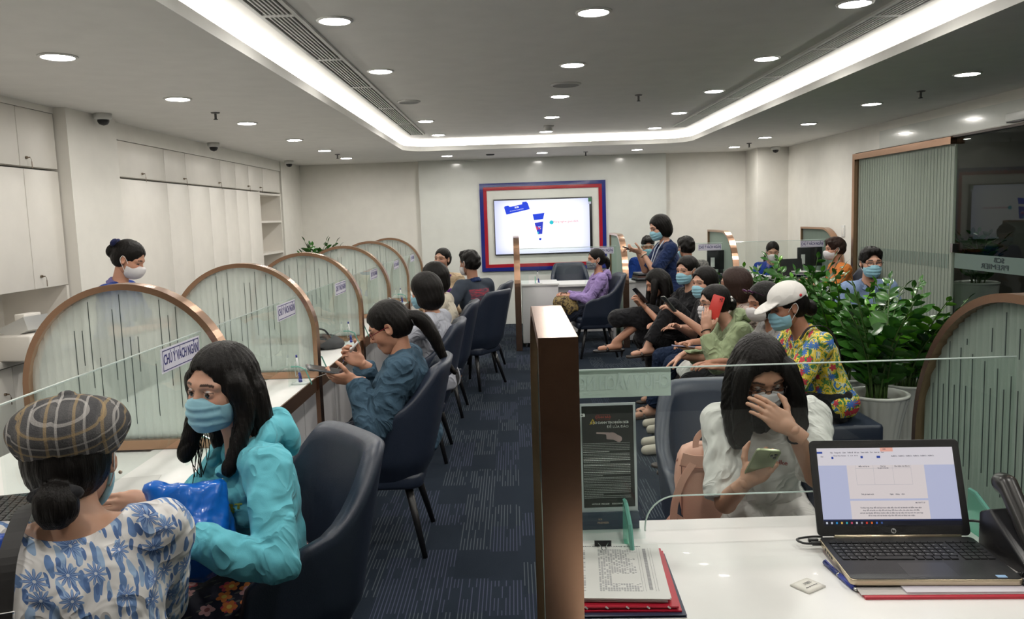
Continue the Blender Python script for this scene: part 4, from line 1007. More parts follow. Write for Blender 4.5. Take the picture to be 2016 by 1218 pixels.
PEOPLE = {}
def person(key, label, head_at, yaw, s=1.0, stand=False, lean=5, side=0, twist=0, hd=(0, 10, 0), LH=None, RH=None, Lel=None, Rel=None, Lf=None, Rf=None,
           female=True, skin=SK, rh=.005, rb=.010, hair=('bob',), hairm=None, mask=None, top=None, bottom=None, fat=1.0, hips=None, hands=None, extra=None, hz=None, feet=True, shoes=None, knee=None, dbg=False, spl=None, nk=1.0, hx=0):
    """yaw: 0 faces +y, 90 faces -x. Hands and feet targets in the person's own frame (x right, y forward, z up from the floor)."""
    r_ = R; hz = hz if hz is not None else ((.53 if not stand else .84)*1.0)
    H0 = hz; tw = rz_(r_(twist)); wd = 1.0 if female else 1.10
    def build(sp):
        P = v3(0, 0, H0); R1 = ry(r_(side)*.5) @ rx(-r_(lean)*.5); R2 = tw @ ry(r_(side)) @ rx(-r_(lean)); R3 = tw @ ry(r_(side)) @ rx(-r_(lean*1.05+ (4 if female else 6)))
        W = P+R1 @ v3(0, 0, .13*sp)*s; C_ = W+R2 @ v3(0, 0, .15*sp)*s; N = C_+R3 @ v3(0, 0, .185*sp)*s
        Rn = tw @ ry(r_(side)*.6) @ rx(-r_(lean*.6+hd[1]*.35+8)); Hd = N+Rn @ v3(hx, .012+.02*(1-nk), .163*nk)*s
        return P, W, C_, N, Hd, R1, R2, R3
    sp = spl or 1.0
    for _ in range(8 if spl is None else 0):
        Hd = build(sp)[4]; d = head_at[2]-Hd[2]; sp = min(1.14, max(.84, sp+d/.5))
    P, W, C_, N, Hd, R1, R2, R3 = build(sp)
    Rh = rz_(r_(hd[0])+r_(twist)) @ rx(-r_(hd[1])) @ ry(r_(hd[2]))
    off = rz_(r_(yaw)) @ v3(Hd[0], Hd[1], 0); root = v3(head_at[0]-off[0], head_at[1]-off[1], 0)
    def tl(p_, vec=False):
        if p_ is None or p_[0] != 'w': return p_
        d = v3(*p_[1:]); d = d-(0 if vec else v3(root[0], root[1], 0)); return tuple(rz_(-r_(yaw)) @ d)
    LH, RH, Lf, Rf = tl(LH), tl(RH), tl(Lf), tl(Rf); Lel, Rel = tl(Lel, True), tl(Rel, True); knee = tl(knee, True)
    for hv in (hands or {}).values():
        for kk in ('f', 'n'):
            if kk in hv: hv[kk] = tl(hv[kk], True)
    if dbg: print('PERSON', key, 'hips', np.round(root, 2), 'head z', round(Hd[2], 3), 'want', head_at[2], 'sp', round(sp, 2), flush=True)
    t = empty('person', tuple(root), r_(yaw), label, 'person')
    SHw = (.158 if female else .172)*s*min(1.1, (1+(fat-1)*.4)); sh = {}; J = {}
    for nm, q in (('L', -1), ('R', 1)):
        S_ = N+R3 @ v3(q*SHw*.95, -.005, -.062)*1; tgt = LH if nm == 'L' else RH; el = Lel if nm == 'L' else Rel
        if tgt is None: tgt = (q*.16, .28, H0+.13) if not stand else (q*.24, .08, H0-.02)
        if el is None: el = (q*.6, -.4, -1)
        E_, T_ = ik(S_, tgt, .275*s, .235*s, el); J['S'+nm], J['E'+nm], J['T'+nm] = S_, E_, T_
        Hh = P+v3(q*.088*s, .0, 0); ft = Lf if nm == 'L' else Rf
        if ft is None: ft = (q*.11, .42, .075) if not stand else (q*.10, .0, .08)
        kh = (0, .6, 1) if not stand else (0, 1, 0)
        if knee: kh = knee
        K_, A_ = ik(Hh, ft, .415*s, .40*s, kh); J['H'+nm], J['K'+nm], J['A'+nm] = Hh, K_, A_
    f_ = fat; pel = .155*s*(1.08 if female else 1.0)*(min(1, 1.12/fat) if not stand else 1)
    def torso(F, o=0, k=.04, arms=False, wide=1.0):
        F.ell(P+v3(0, -.01, .015), (pel*f_+o, (.112*f_)*s+o, .105*s+o), R1, k=k)
        F.ell(W, (.128*f_*wide*s+o, .096*f_*wide*s+o, .13*s+o), R2, k=k); F.ell(C_, (.142*wd*s*(1+(f_-1)*.6)+o, .098*s*(1+(f_-1)*.6)+o, .15*s+o), R2, k=k)
        if female:
            for q in (-1, 1): F.ell(C_+R2 @ v3(q*.066, .072*(1+(f_-1)), .012)*s, (.055*s*f_+o*.7, .045*s+o*.7, .055*s+o*.7), R2, k=k)
        for q in 'LR': F.cone(N+R3 @ v3(0, 0, -.045), J['S'+q]+R3 @ v3(0, 0, .002), .048*s+o, .045*s*wd+o, k=k)
    # ---- body
    pts = [P, W, C_, N, Hd]+list(J.values()); lo = np.min(pts, 0)-.22; hi = np.max(pts, 0)+.2; lo[2] = max(-.01, lo[2])
    F = Fld(lo, hi, rb); torso(F, -.006)
    F.cone(N+R3 @ v3(0, .0, -.03), Hd+Rh @ v3(0, -.018, -.055)*s, .050*s, .045*s*(1 if female else 1.15), k=.03)
    for q in 'LR':
        F.cone(J['S'+q], J['E'+q], .043*s*f_**.5, .035*s, k=.02); F.cone(J['E'+q], J['T'+q], .036*s*f_**.5, .023*s, k=.012)
        F.cone(J['H'+q], J['K'+q], .080*s*f_**.6, .052*s, k=.03); F.cone(J['K'+q], J['A'+q], .052*s, .032*s, k=.02)
        if feet:
            fw = v3(0, 1, 0) if not stand else v3(0, 1, 0); A_ = J['A'+q]; F.cone(A_+v3(0, -.035, -.035), A_+v3(0, .135, -.052)*s, .032, .024, k=.02, flat=((1, 0, 0), 1.25)); J['F'+q] = A_
    V, Q = F.mesh(); V = smooth_verts(V, Q, 1, .4); Vs, Qs, Cs, Ms = [V], [Q], [np.tile(np.array(skin), (len(V), 1))], [np.zeros(len(Q))]
    def addp(V, Q, c_, mi=0):
        Qs.append(Q+sum(len(x) for x in Vs)); Vs.append(V); Cs.append(c_ if isinstance(c_, np.ndarray) else np.tile(np.array(c_), (len(V), 1))); Ms.append(np.full(len(Q), mi))
    fine = rh < .0035; hs = s*1.0
    F = head_field(rh, female); V, Q = F.mesh(); Cc = head_colors(V, skin, fine); addp((V*hs) @ Rh.T+Hd, Q, Cc)
    if fine:
        gz = extra.get('gaze', (0, 0)) if extra else (0, 0)
        for q in (-1, 1):
            V, Q = sphere_q((q*.030, .0705, -.002), .0150); addp((V*hs) @ Rh.T+Hd, Q, (1, 1, 1), 1)
            G = rz_(r_(gz[0])) @ rx(r_(gz[1])); V, Q = sphere_q((0, 0, 0), .0152); m = V[:, 1] > .0131; keep = m[Q].all(1); V2 = (V*1.01) @ G.T+v3(q*.030, .0705, -.002); addp((V2*hs) @ Rh.T+Hd, Q[keep], (0, 0, 0), 2)
    hd_world = {}
    for nm, q in (('L', -1), ('R', 1)):
        hc = (hands or {}).get(nm, {}); fdir = hc.get('f'); E_, T_ = J['E'+nm], J['T'+nm]
        fdir = nrm(v3(fdir)) if fdir is not None else nrm(T_-E_); bk = v3(hc.get('n', (q*.2, .1, 1))); z_ = nrm(bk-fdir*(bk@fdir)); x_ = np.cross(fdir, z_)
        M_ = np.stack([x_, fdir, z_], 1); hd_world[nm] = (T_, M_)
        if hc.get('hide'): continue
        V, Q = hand_mesh(q, hc.get('curl', .35), hc.get('h', .0045 if rb < .011 else .006), hc.get('spread', 0), hc.get('thumb', .5)); V = V*s*(.95 if female else 1.05)
        addp(V @ M_.T+T_+fdir*.012, Q, skin)
    V = np.concatenate(Vs); Q = np.concatenate(Qs)
    body = link('body', npmesh('body', V, Q, [M_skin, M_eyew, M_iris], np.concatenate(Ms), np.concatenate(Cs)), None, t)
    def tohead(V): return (V*hs) @ Rh.T+Hd
    # ---- garments
    if bottom:
        o = bottom.get('o', .012); bb = bottom.get('h', rb*1.1); kind_ = bottom.get('kind', 'trousers'); F = Fld(lo, hi, bb); L_ = bottom.get('len', 1.0)
        F.ell(P+v3(0, -.01, .02), (pel*f_+o, .112*f_*s+o, .11*s+o), R1, k=.04)
        for q in 'LR':
            H_, K_, A_ = J['H'+q], J['K'+q], J['A'+q]; F.cone(H_, K_, .082*s*f_**.6+o, .056*s+o, k=.04 if kind_ == 'skirt' else .02)
            e = K_+(A_-K_)*min(1, L_); 
            if L_ > 0: F.cone(K_, e, .056*s+o, (.05 if L_ < 1 else .045)*s+o+bottom.get('flare', 0), k=.02, cuts=[(e, nrm(A_-K_))])
        if kind_ == 'skirt':
            Hm, Km = (J['HL']+J['HR'])/2, (J['KL']+J['KR'])/2; Am = (J['AL']+J['AR'])/2; F.cone(Hm, Km, .11*s, .085*s, k=.05); e = Km+(Am-Km)*L_
            if L_ > 0:
                for u in (-.5, 0, .5): F.cone(Km+(J['KR']-J['KL'])*u, e+(J['AR']-J['AL'])*u*1.2, .075, .085, k=.04, cuts=[(e, nrm(Am-Km))])
        F.folds(.005, 26, 3); V, Q = F.mesh(); V = smooth_verts(V, Q, 1); link(bottom.get('name', 'trousers'), npmesh('trousers', V, Q, [bottom['m']]), None, t)
    for gi, g in enumerate(top or []):
        o = g.get('o', .016); F = Fld(lo, hi, g.get('h', rb)); sl = g.get('sleeve', 2.0); torso(F, o*.62, k=g.get('k', .035), wide=g.get('wide', 1.0))
        hem = g.get('hem', -.08) if stand else max(-.045, g.get('hem', -.05))
        for q in 'LR':
            S_, E_, T_ = J['S'+q], J['E'+q], J['T'+q]; so = (o+g.get('so', 0))*.5
            if sl <= 0: continue
            a = min(1, sl); e = S_+(E_-S_)*a; F.cone(S_, e, .046*s*f_**.5+so, .038*s+so*1.15+(.008 if sl < 1.2 else 0), k=.022, cuts=[(e, nrm(E_-S_))] if sl <= 1 else ())
            if sl > 1: 
                b = sl-1; e = E_+(T_-E_)*b; F.cone(E_, e, .039*s*f_**.5+so*1.1, .028*s+so+.004, k=.012, cuts=[(e, nrm(T_-E_))])
                if g.get('cuff'): c2 = E_+(T_-E_)*(b-.10); F.cone(c2, e, .031*s+so, .029*s+so, k=.003, cuts=[(e, nrm(T_-E_)), (c2, -nrm(T_-E_))])
        F.folds(g.get('fold', .007), g.get('ff', 24), 11+gi+len(key)); F.folds(g.get('fold', .007)*.45, 62, 5+gi, (1, 1, .35))
        # hem
        hp = P+v3(0, 0, hem)
        X, Y, Z = F.grid()
        if stand or g.get('cut', True): F.D = np.maximum(F.D, np.where((np.abs(X-P[0]) < .34) & (Y < P[1]+.3), hp[2]-Z, -1).astype(np.float32))
        if not stand:   # keep the lap clear
            kp = P+v3(0, .13*f_, .10); nn = nrm(v3(0, .75, -.62)); d = (X-kp[0])*nn[0]+(Y-kp[1])*nn[1]+(Z-kp[2])*nn[2]
            near = np.full(F.D.shape, -1., np.float32); m = (np.abs(X) < .17) & (Z < P[2]+.12); near = np.where(m, d, near); F.D = np.maximum(F.D, near.astype(np.float32))
        nk = g.get('neck', (.062, .0)); nc = N+R3 @ v3(0, .018+nk[1], .035)*s; F.ell(nc, (nk[0]*s, nk[0]*s*1.15, .085*s), R3, k=.006, sub=True)
        if g.get('vneck'): F.ell(C_+R2 @ v3(0, .125, .12)*s, (.035*s*g['vneck'], .07, .15*s), R2 @ rx(.35), k=.006, sub=True)
        if g.get('open'):   # open front
            for u in range(3): F.cone(N+R3 @ v3(0, .10, -.02)*s, P+v3(0, .22*f_, .02), .045*s*g['open'], .06*s*g['open'], k=.008, sub=True)
        V, Q = F.mesh(); V = smooth_verts(V, Q, 1, .5)
        go = link(g.get('name', 'shirt'), npmesh('shirt', V, Q, [g['m']]), None, t)
        if g.get('collar'):
            cm = g['collar']; Fc = Fld(N-.16, N+.16, .006)
            for a in range(12):
                u0, u1 = [(-1+2*z_/12)*2.55 for z_ in (a, a+1)]
                def cp(u, w_=0): return N+R3 @ v3(.070*math.sin(u), .012-.066*math.cos(u)*(1)+0*w_, .012-.040*(1-math.cos(u))*.5+w_)*s
                Fc.cone(cp(u0, .0), cp(u1, .0), .0105, .0105, k=.006); Fc.cone(cp(u0, -.02)+R3 @ v3(.012*math.sin(u0), -.012*math.cos(u0), 0), cp(u1, -.02)+R3 @ v3(.012*math.sin(u1), -.012*math.cos(u1), 0), .011, .011, k=.010)
            Fc.ell(nc+R3 @ v3(0, .0, .03), (.054*s, .058*s, .2), R3, k=.004, sub=True)
            V, Q = Fc.mesh(); V = smooth_verts(V, Q, 1); link('collar', npmesh('collar', V, Q, [cm]), None, go)
        if g.get('hood'):
            Fc = Fld(N-.26, N+.24, .0075); w_ = g['hood']
            for a in range(14):
                u0, u1 = [(-1+2*z_/14)*2.5 for z_ in (a, a+1)]
                def cp(u): return N+R3 @ v3(.098*math.sin(u), .012-.098*math.cos(u), .005-.075*(.5-.5*math.cos(u)))*s
                rr_ = lambda u: (.018+.016*math.exp(-(u/1.2)**2))*w_
                Fc.cone(cp(u0), cp(u1), rr_(u0), rr_(u1), k=.02)
            Fc.ell(N+R3 @ v3(0, -.118, -.035)*s, (.085*w_, .034*w_, .075*w_), R3, k=.04)
            Fc.ell(N+R3 @ v3(0, .01, .06)*s, (.068*s, .075*s, .11), R3, k=.01, sub=True); Fc.folds(.006, 40, 5)
            V, Q = Fc.mesh(); V = smooth_verts(V, Q, 1); link('hood', npmesh('hood', V, Q, [g['m']]), None, go)
    if shoes:
        for q in 'LR':
            A_ = J['A'+q]; Fc = Fld(A_-.15, A_+.24, .006)
            if shoes[0] == 'shoe':
                Fc.cone(A_+v3(0, -.04, -.035), A_+v3(0, .15, -.05), .040, .034, k=.01, cuts=[(A_+v3(0, 0, -.005), v3(0, 0, 1)), (A_+v3(0, 0, -.073), v3(0, 0, -1))])
            else:
                Fc.cone(A_+v3(0, -.05, -.068), A_+v3(0, .16, -.075), .036, .042, k=.0, cuts=[(A_+v3(0, 0, -.062), v3(0, 0, 1)), (A_+v3(0, 0, -.082), v3(0, 0, -1))])
                Fc.cone(A_+v3(-.042, .075, -.06), A_+v3(.042, .075, -.06), .012, .012, k=0); Fc.cone(A_+v3(-.036, .07, -.055), A_+v3(0, .09, -.018), .009, .009, k=.003); Fc.cone(A_+v3(.036, .07, -.055), A_+v3(0, .09, -.018), .009, .009, k=.003)
                if shoes[0] == 'heel': Fc.cone(A_+v3(0, -.06, -.075), A_+v3(0, -.055, -.135), .014, .006, k=.004)
            V, Q = Fc.mesh(); link('shoe' if shoes[0] == 'shoe' else 'sandal', npmesh('shoe', V, Q, [shoes[1]]), None, t)
    # ---- hair
    if hair and hair[0] != 'none':
        kind_ = hair[0]; o = hair[1] if len(hair) > 1 else {}; hh = o.get('h', max(.0042, rh*1.2)); ext = o.get('len', 0)
        zmin = {'short': -.12, 'bun': -.14, 'pony': -.42, 'bob': -.20, 'long': -.48, 'curly': -.20}[kind_]
        F = Fld((-.17, -.20, zmin-.04), (.17, .16, .17), hh)
        F.ell((0, -.014, .036), (.081+o.get('v', 0), .099+o.get('v', 0), .086+o.get('v', 0)), k=.01)
        if kind_ in ('short', 'bun', 'pony'): F.ell((0, -.035, -.01), (.078, .080, .075), k=.03)
        if kind_ == 'short': F.cone((-.03, .055, .085), (.03, .055, .085), .028, .028, k=.03); F.folds(.006, 90, 2)
        if kind_ == 'curly' or kind_ == 'bob':
            b = o.get('w', 1); F.ell((0, -.03, .0), (.096*b, .098*b, .105), k=.03); F.ell((0, -.03, -.075+o.get('dz', 0)), (.094*b, .088*b, .080), k=.03)
        if kind_ == 'long':
            F.ell((0, -.03, -.01), (.088, .090, .10), k=.03)
            for cch in o.get('ch', ()):
                g0 = v3(cch[0][0]); gr = rx(r_(hd[1])*.9); P_ = eval_spline([g0+gr @ (v3(q_)-g0) for q_ in cch[0]], 5); r0, r1 = cch[1]; n_ = len(P_)
                for i in range(n_-1): F.cone(P_[i], P_[i+1], r0+(r1-r0)*i/n_, r0+(r1-r0)*(i+1)/n_, k=.015, flat=(v3(cch[2]), cch[3]) if len(cch) > 3 else None)
        # open the face
        fo = o.get('face', 1.0)
        F.ell((o.get('fx', 0), .105, -.020), (.061*fo, .075, .094), k=.008, sub=True); F.ell((0, .10, -.10), (.056*fo, .07, .09), k=.010, sub=True)
        if kind_ in ('short', 'bun', 'pony'):
            for q in (-1, 1): F.ell((q*.085, .035, -.055), (.034, .045, .065), k=.008, sub=True); F.ell((q*.088, -.004, -.012), (.022, .020, .032), k=.006, sub=True)
            X, Y, Z = F.grid(); cutz = -.075 if kind_ != 'short' else -.062; F.D = np.maximum(F.D, (cutz-Z+.25*(Y+.05)).astype(np.float32)+0*X)
        if kind_ in ('bob', 'curly'):
            F.cone((0, .0, -.03), (0, .03, -.30), .058, .07, k=.01, sub=True)
        if kind_ == 'bun': F.ell((0, -.118, .0+o.get('bz', .01)), (.042, .036, .046), k=.008)
        if kind_ == 'pony':
            P_ = eval_spline(o.get('tail', [(0, -.095, -.01), (0, -.15, -.05), (0, -.155, -.14), (0, -.13, -.25), (0, -.12, -.33)]), 5); n_ = len(P_)
            for i in range(n_-1): u = i/n_; rr_ = (.020+.020*math.sin(PI*min(1, u*1.3))**.7)*(1-u*.55); F.cone(P_[i], P_[i+1], rr_, rr_*.97, k=.012)
        # combed relief: grooves around the crown, following the fall
        X, Y, Z = F.grid(); an = np.arctan2(X, -(Y+.02)) ; F.D += (.0010*np.sin(an*52+5*np.sin(Z*14+an*2))+.0010*np.sin(an*23+4*np.sin(Z*11))+.0006*np.sin(an*117+4*np.sin(Z*31))).astype(np.float32)
        if o.get('part') is not None: F.cone((o['part'], .05, .125), (o['part']*.8, -.03, .135), .010, .006, k=.010, sub=True)
        V, Q = F.mesh(); V = smooth_verts(V, Q, 1, .35); ho = link('hair', npmesh('hair', tohead(V), Q, [hairm or M_hair]), None, t)
        if kind_ == 'pony' and o.get('tie'): loop_curve('hair_tie', [tuple(tohead(v3(.026*math.cos(a), -.113+.006*math.sin(a)*0, -.022+.026*math.sin(a))[None])[0]) for a in [2*PI*i/14 for i in range(15)]], .009, o['tie'], ho)
        if o.get('strands'):
            rs = np.random.RandomState(5); bm = B()
            for i in range(o['strands']):
                q = rs.choice([-1, 1]); x0, y0_, z0_ = q*(.078+.02*rs.rand()), .05*rs.rand()+.0, -.05-.12*rs.rand(); L_ = .12+.10*rs.rand()
                P_ = [(x0, y0_, z0_), (x0+q*.016*rs.randn()*.6, y0_+.012*rs.randn(), z0_-L_*.5), (x0+q*.02*rs.rand(), y0_+.02*rs.randn(), z0_-L_)]
                tube(bm, [tuple(tohead(p[None])[0]) for p in eval_spline(P_, 5)], [.0016]*10+[.0006], 4)
            fin('loose_strands', bm, M_hair, ho, kind='stuff')
    # ---- mask
    if mask:
        mk, mm = mask; hm = max(.003, min(rh, .005)); F = Fld((-.10, -.02, -.14), (.10, .16, .06), hm); o = .006
        if mk == 'surgical':
            F.ell((0, .030, -.050), (.064+o, .066+o, .070+o), k=.02); F.cone((0, .080, -.012), (0, .090, -.035), .013+o*.5, .018+o*.5, k=.025); F.cone((0, .07, -.09), (0, .07, -.088), .030, .030, k=.03); F.ell((0, .084, -.055), (.038, .020, .04), k=.03)
            X, Y, Z = F.grid(); F.D += (.0022*np.sin(Z*240)*(np.abs(X) < .06)*(Z < -.03)*(Z > -.09)).astype(np.float32)
        else:
            F.ell((0, .034, -.050), (.062+o, .064+o, .068+o), k=.02); F.ell((0, .078, -.048), (.040, .044, .048), k=.03); F.cone((0, .080, -.010), (0, .100, -.030), .012, .016, k=.025)
        tz = .004; X, Y, Z = F.grid()
        zt = -.010-.016*np.clip(np.abs(X)/.05, 0, 1.4)**1.6+mask_dz(extra); F.D = np.maximum(F.D, (Z-zt).astype(np.float32)+0*Y); F.D = np.maximum(F.D, (-.112-Z+0*X+0*Y+.0).astype(np.float32))
        F.D = np.maximum(F.D, (.022+.0*Z-Y+np.clip(-Z-.09, 0, 1)*.6+0*X).astype(np.float32))
        # hollow back so the face stays clear of the cloth
        F.ell((0, .010, -.05), (.058, .058, .070), k=.004, sub=True)
        V, Q = F.mesh(); V = smooth_verts(V, Q, 1, .4); mo = link('face_mask', npmesh('face_mask', tohead(V), Q, [mm]), None, t)
        for q in (-1, 1):
            P_ = eval_spline([(q*.060, .034, -.028), (q*.074, .010, .004), (q*.083, -.014, .018), (q*.083, -.020, -.012), (q*.074, .006, -.045), (q*.058, .030, -.078)], 5)
            loop_curve('ear_loop', [tuple(tohead(p[None])[0]) for p in P_], .0016 if fine else .002, M_loop, mo, 5)
    if extra and extra.get('glasses'):
        gm = extra['glasses']; g_ = empty('spectacles', (0, 0, 0)); g_.parent = t; bm = B()
        zo = extra.get('gz', 0)
        for q in (-1, 1):
            ring = [(q*.032+.023*math.copysign(abs(math.cos(a))**.7, math.cos(a)), .094+(extra.get('gy', 0)), -.006+zo+.0155*math.copysign(abs(math.sin(a))**.7, math.sin(a))) for a in [2*PI*i/24 for i in range(25)]]
            tube(bm, [tuple(tohead(v3(p)[None])[0]) for p in ring], .0014 if fine else .0018, 6)
            tube(bm, [tuple(tohead(v3(p)[None])[0]) for p in ((q*.055, .093, .0+zo), (q*.074, .06, .002+zo), (q*.079, .0, .004+zo), (q*.077, -.02, -.004+zo))], .0016 if fine else .002, 6)
        tube(bm, [tuple(tohead(v3(p)[None])[0]) for p in ((-.009, .096, -.002+zo), (0, .099, .002+zo), (.009, .096, -.002+zo))], .0014, 6)
        fin('rims', bm, gm, g_, smooth=True)
    PEOPLE[key] = dict(root=t, hands=hd_world, Hd=Hd, Rh=Rh, N=N, R3=R3, P=P, C=C_, W=W, R2=R2, J=J, s=s, tohead=tohead, yaw=r_(yaw), rt=root)
    return t
def mask_dz(extra): return (extra or {}).get('mz', 0)
def hworld(key, side, loc, rot=None):
    """matrix in the world for something held in a hand: loc in the hand frame"""
    p = PEOPLE[key]; T_, M_ = p['hands'][side]; o = T_+M_ @ v3(loc); Wm = Matrix.Translation(tuple(p['rt'])) @ Matrix.Rotation(p['yaw'], 4, 'Z')
    Mh = Matrix([[*M_[i], o[i]] for i in range(3)]+[[0, 0, 0, 1]]); return Wm @ Mh @ (rot or Matrix.Identity(4))

# ------------------------------------------------------------------ people
C_turq = cloth('turquoise_fleece', (.13, .47, .56), .9, .35, 600); C_black = cloth('black_cloth', (.010, .010, .012)); C_navyp = cloth('navy_trousers', (.014, .018, .032))
C_uni = cloth('royal_blue_uniform', (.012, .045, .26)); C_uni2 = cloth('navy_uniform', (.010, .022, .075)); C_lil = cloth('lilac_jersey', (.30, .215, .46)); C_green = cloth('sage_jacket', (.27, .33, .19))
C_wtee = cloth('white_tee', (.66, .65, .62)); C_orange = cloth('orange_tee', (.60, .19, .04)); C_bshirt = small_print('pale_blue_shirt', (.19, .27, .45), (.25, .33, .50), 120, 4)
C_greyj = cloth('pale_grey_jacket', (.36, .37, .42)); C_cream = cloth('cream_cardigan', (.52, .47, .38)); C_beige = cloth('beige_jacket', (.50, .38, .25)); C_purp = cloth('purple_blouse', (.10, .02, .20))
C_col = cloth('lavender_collar', (.17, .15, .35)); C_grey = cloth('grey_top', (.24, .235, .23)); C_jean = denim('blue_denim', (.045, .085, .125)); C_jeand = denim('dark_jeans', (.012, .022, .05))
C_bf, C_df, C_hw, C_gg = blue_floral(), dark_floral(), hawaii(), gingham(); C_pinkp = small_print('pink_print_blouse', (.62, .56, .54), (.38, .17, .22), 22, 5)
C_brownp = small_print('brown_print_blouse', (.38, .30, .26), (.10, .06, .05), 45); C_patt = small_print('patterned_shirt', (.10, .10, .095), (.26, .25, .22), 60, 4)
T_ = lambda **k: dict(k)
D_ = True

person('turq', 'woman in turquoise hooded jacket and blue surgical mask seated at the near counter', (-.858, 2.30, 1.165), 122, s=1.02, lean=6, hd=(32, 6, -3), skin=SKL, rh=.0025, rb=.008, dbg=D_,
       LH=('w', -.86, 1.97, .835), RH=('w', -.99, 2.11, .885), Lel=('w', .9, -.1, -.8), Rel=('w', -.4, .3, -1), Lf=(-.1, .42, .08), Rf=(.1, .40, .08),
       hands={'L': dict(f=('w', -1, -.15, 0), n=('w', 0, -.2, 1), curl=.7), 'R': dict(f=('w', -1, -.25, .05), n=('w', .1, -.9, .35), curl=.3, h=.0035)},
       hair=('long', dict(h=.0038, part=.005, face=1.10, strands=46, ch=[([(.070, .02, .02), (.086, -.0, -.06), (.094, .02, -.14), (.098, .05, -.21)], (.030, .018)), ([(-.070, .02, .02), (-.086, -.0, -.06), (-.092, .03, -.14), (-.085, .07, -.22)], (.030, .014)), ([(0, -.07, -.02), (0, -.09, -.12), (.02, -.08, -.20)], (.060, .04)), ([(-.055, -.05, -.02), (-.08, -.06, -.13), (-.085, -.05, -.24)], (.045, .022)), ([(.055, -.05, -.02), (.075, -.06, -.12), (.07, -.06, -.21)], (.045, .022))])),
       mask=('surgical', M_maskb), extra=dict(gaze=(18, -4)),
       bottom=dict(kind='skirt', name='skirt', m=C_df, len=.85, o=.02),
       top=[T_(name='blouse', m=C_pinkp, sleeve=0, o=.003, neck=(.064, 0), hem=-.06, fold=.004), T_(name='hooded_jacket', m=C_turq, sleeve=1.93, o=.026, so=.004, cuff=1, open=1.0, neck=(.075, 0), hem=-.12, fold=.012, ff=26, hood=1.0, h=.007)])
person('plaid', 'woman seen from behind in plaid newsboy cap and blue floral white top', (-1.025, 1.80, 1.105), 20, s=1.12, lean=8, nk=.70, hd=(-6, 8, 0), skin=(.43, .235, .15), rh=.004, rb=.009, fat=1.12, dbg=D_,
       LH=('w', -1.26, 2.04, .79), RH=('w', -1.07, 2.12, .80), Rel=(.2, -.2, -1), Lel=(-.2, -.2, -1), hair=('bun', dict(h=.005, bz=-.075)), mask=('surgical', M_maskb), bottom=dict(m=C_navyp, kind='trousers'),
       top=[T_(name='floral_top', m=C_bf, sleeve=1.9, o=.018, so=.012, neck=(.105, -.03), hem=-.10, fold=.009, ff=22, h=.008, wide=1.1)])
person('denim', 'woman in denim jacket and red glasses looking down at a tablet', (-.631, 3.98, 1.10), 92, s=1.07, lean=0, nk=.84, hd=(0, 26, 0), skin=SK, rh=.0045, rb=.010, fat=1.22, dbg=D_,
       LH=('w', -.775, 3.82, .862), RH=('w', -.79, 4.09, .894), Lel=('w', .3, -.5, -1), Rel=('w', .3, .6, -1), Lf=(-.13, .52, .08), Rf=(.12, .52, .08),
       hands={'L': dict(f=('w', -1, 0, .12), n=('w', -.05, -.75, -.6), curl=.45, h=.0042), 'R': dict(f=('w', -.75, -.2, .5), n=('w', -.5, .6, -.4), curl=.85, h=.0042)},
       hair=('pony', dict(tie=mat('tie_grey', (.3, .3, .32), .8), tail=[(0, -.095, .0), (.0, -.145, -.04), (.0, -.160, -.13), (0, -.155, -.24), (0, -.165, -.34)])), extra=dict(glasses=mat('red_frame', (.16, .006, .012), .25), gy=-.008),
       bottom=dict(m=C_navyp), top=[T_(name='denim_jacket', m=C_jean, sleeve=1.92, o=.034, so=.022, cuff=1, fold=.013, ff=24, hem=-.10, collar=C_jean, h=.008)])
person('grey', 'woman with dark bob in pale grey jacket holding a phone', (-.606, 5.42, 1.15), 76, s=1.0, lean=2, hd=(-12, 14, 0), rh=.006, rb=.013, dbg=D_,
       LH=('w', -.70, 5.28, 1.00), RH=('w', -.74, 5.46, 1.00), Lel=('w', .2, -.5, -1), hands={'L': dict(f=('w', -1, .1, .35), curl=.5), 'R': dict(f=('w', -1, -.2, .35), curl=.6)},
       hair=('curly', dict(w=1.05, dz=.0)), mask=('surgical', M_maskb), bottom=dict(m=C_black), top=[T_(name='jacket', m=C_greyj, sleeve=1.9, o=.03, so=.016, fold=.008, hem=-.1)])
person('cream', 'woman in cream cardigan mostly hidden behind the grey jacket', (-.66, 6.6, 1.155), 84, lean=4, hd=(0, 10, 0), rh=.0065, rb=.014, dbg=D_,
       hair=('curly', dict(w=1.08)), mask=('surgical', M_maskb), bottom=dict(m=C_black), top=[T_(name='cardigan', m=C_cream, sleeve=1.9, o=.03, so=.014, fold=.008)])
person('purple', 'older woman in beige jacket over purple blouse facing the camera', (-.757, 8.6, 1.198), 172, s=1.0, lean=2, hd=(-18, -2, -2), skin=(.42, .235, .16), rh=.006, rb=.013, dbg=D_,
       hair=('bun', dict(v=-.002)), bottom=dict(m=C_black), top=[T_(name='blouse', m=C_purp, sleeve=0, o=.012, neck=(.06, 0), vneck=.8), T_(name='jacket', m=C_beige, sleeve=1.9, o=.026, so=.012, open=1.0, collar=C_beige, fold=.009)])
person('navy', 'man seen from behind in navy polo with red stripes', (-.425, 7.75, 1.195), 48, s=1.03, lean=0, hd=(0, 4, 0), female=False, skin=SKD, rh=.006, rb=.013, fat=1.12, dbg=D_,
       LH=('w', -.72, 7.62, .74), Lel=('w', -.2, -1, -.4), hair=('short', {}), mask=('surgical', M_maskw), bottom=dict(m=C_black), top=[T_(name='polo', m=stripe_polo(), sleeve=.85, o=.022, so=.020, collar=C_uni2, fold=.008)])
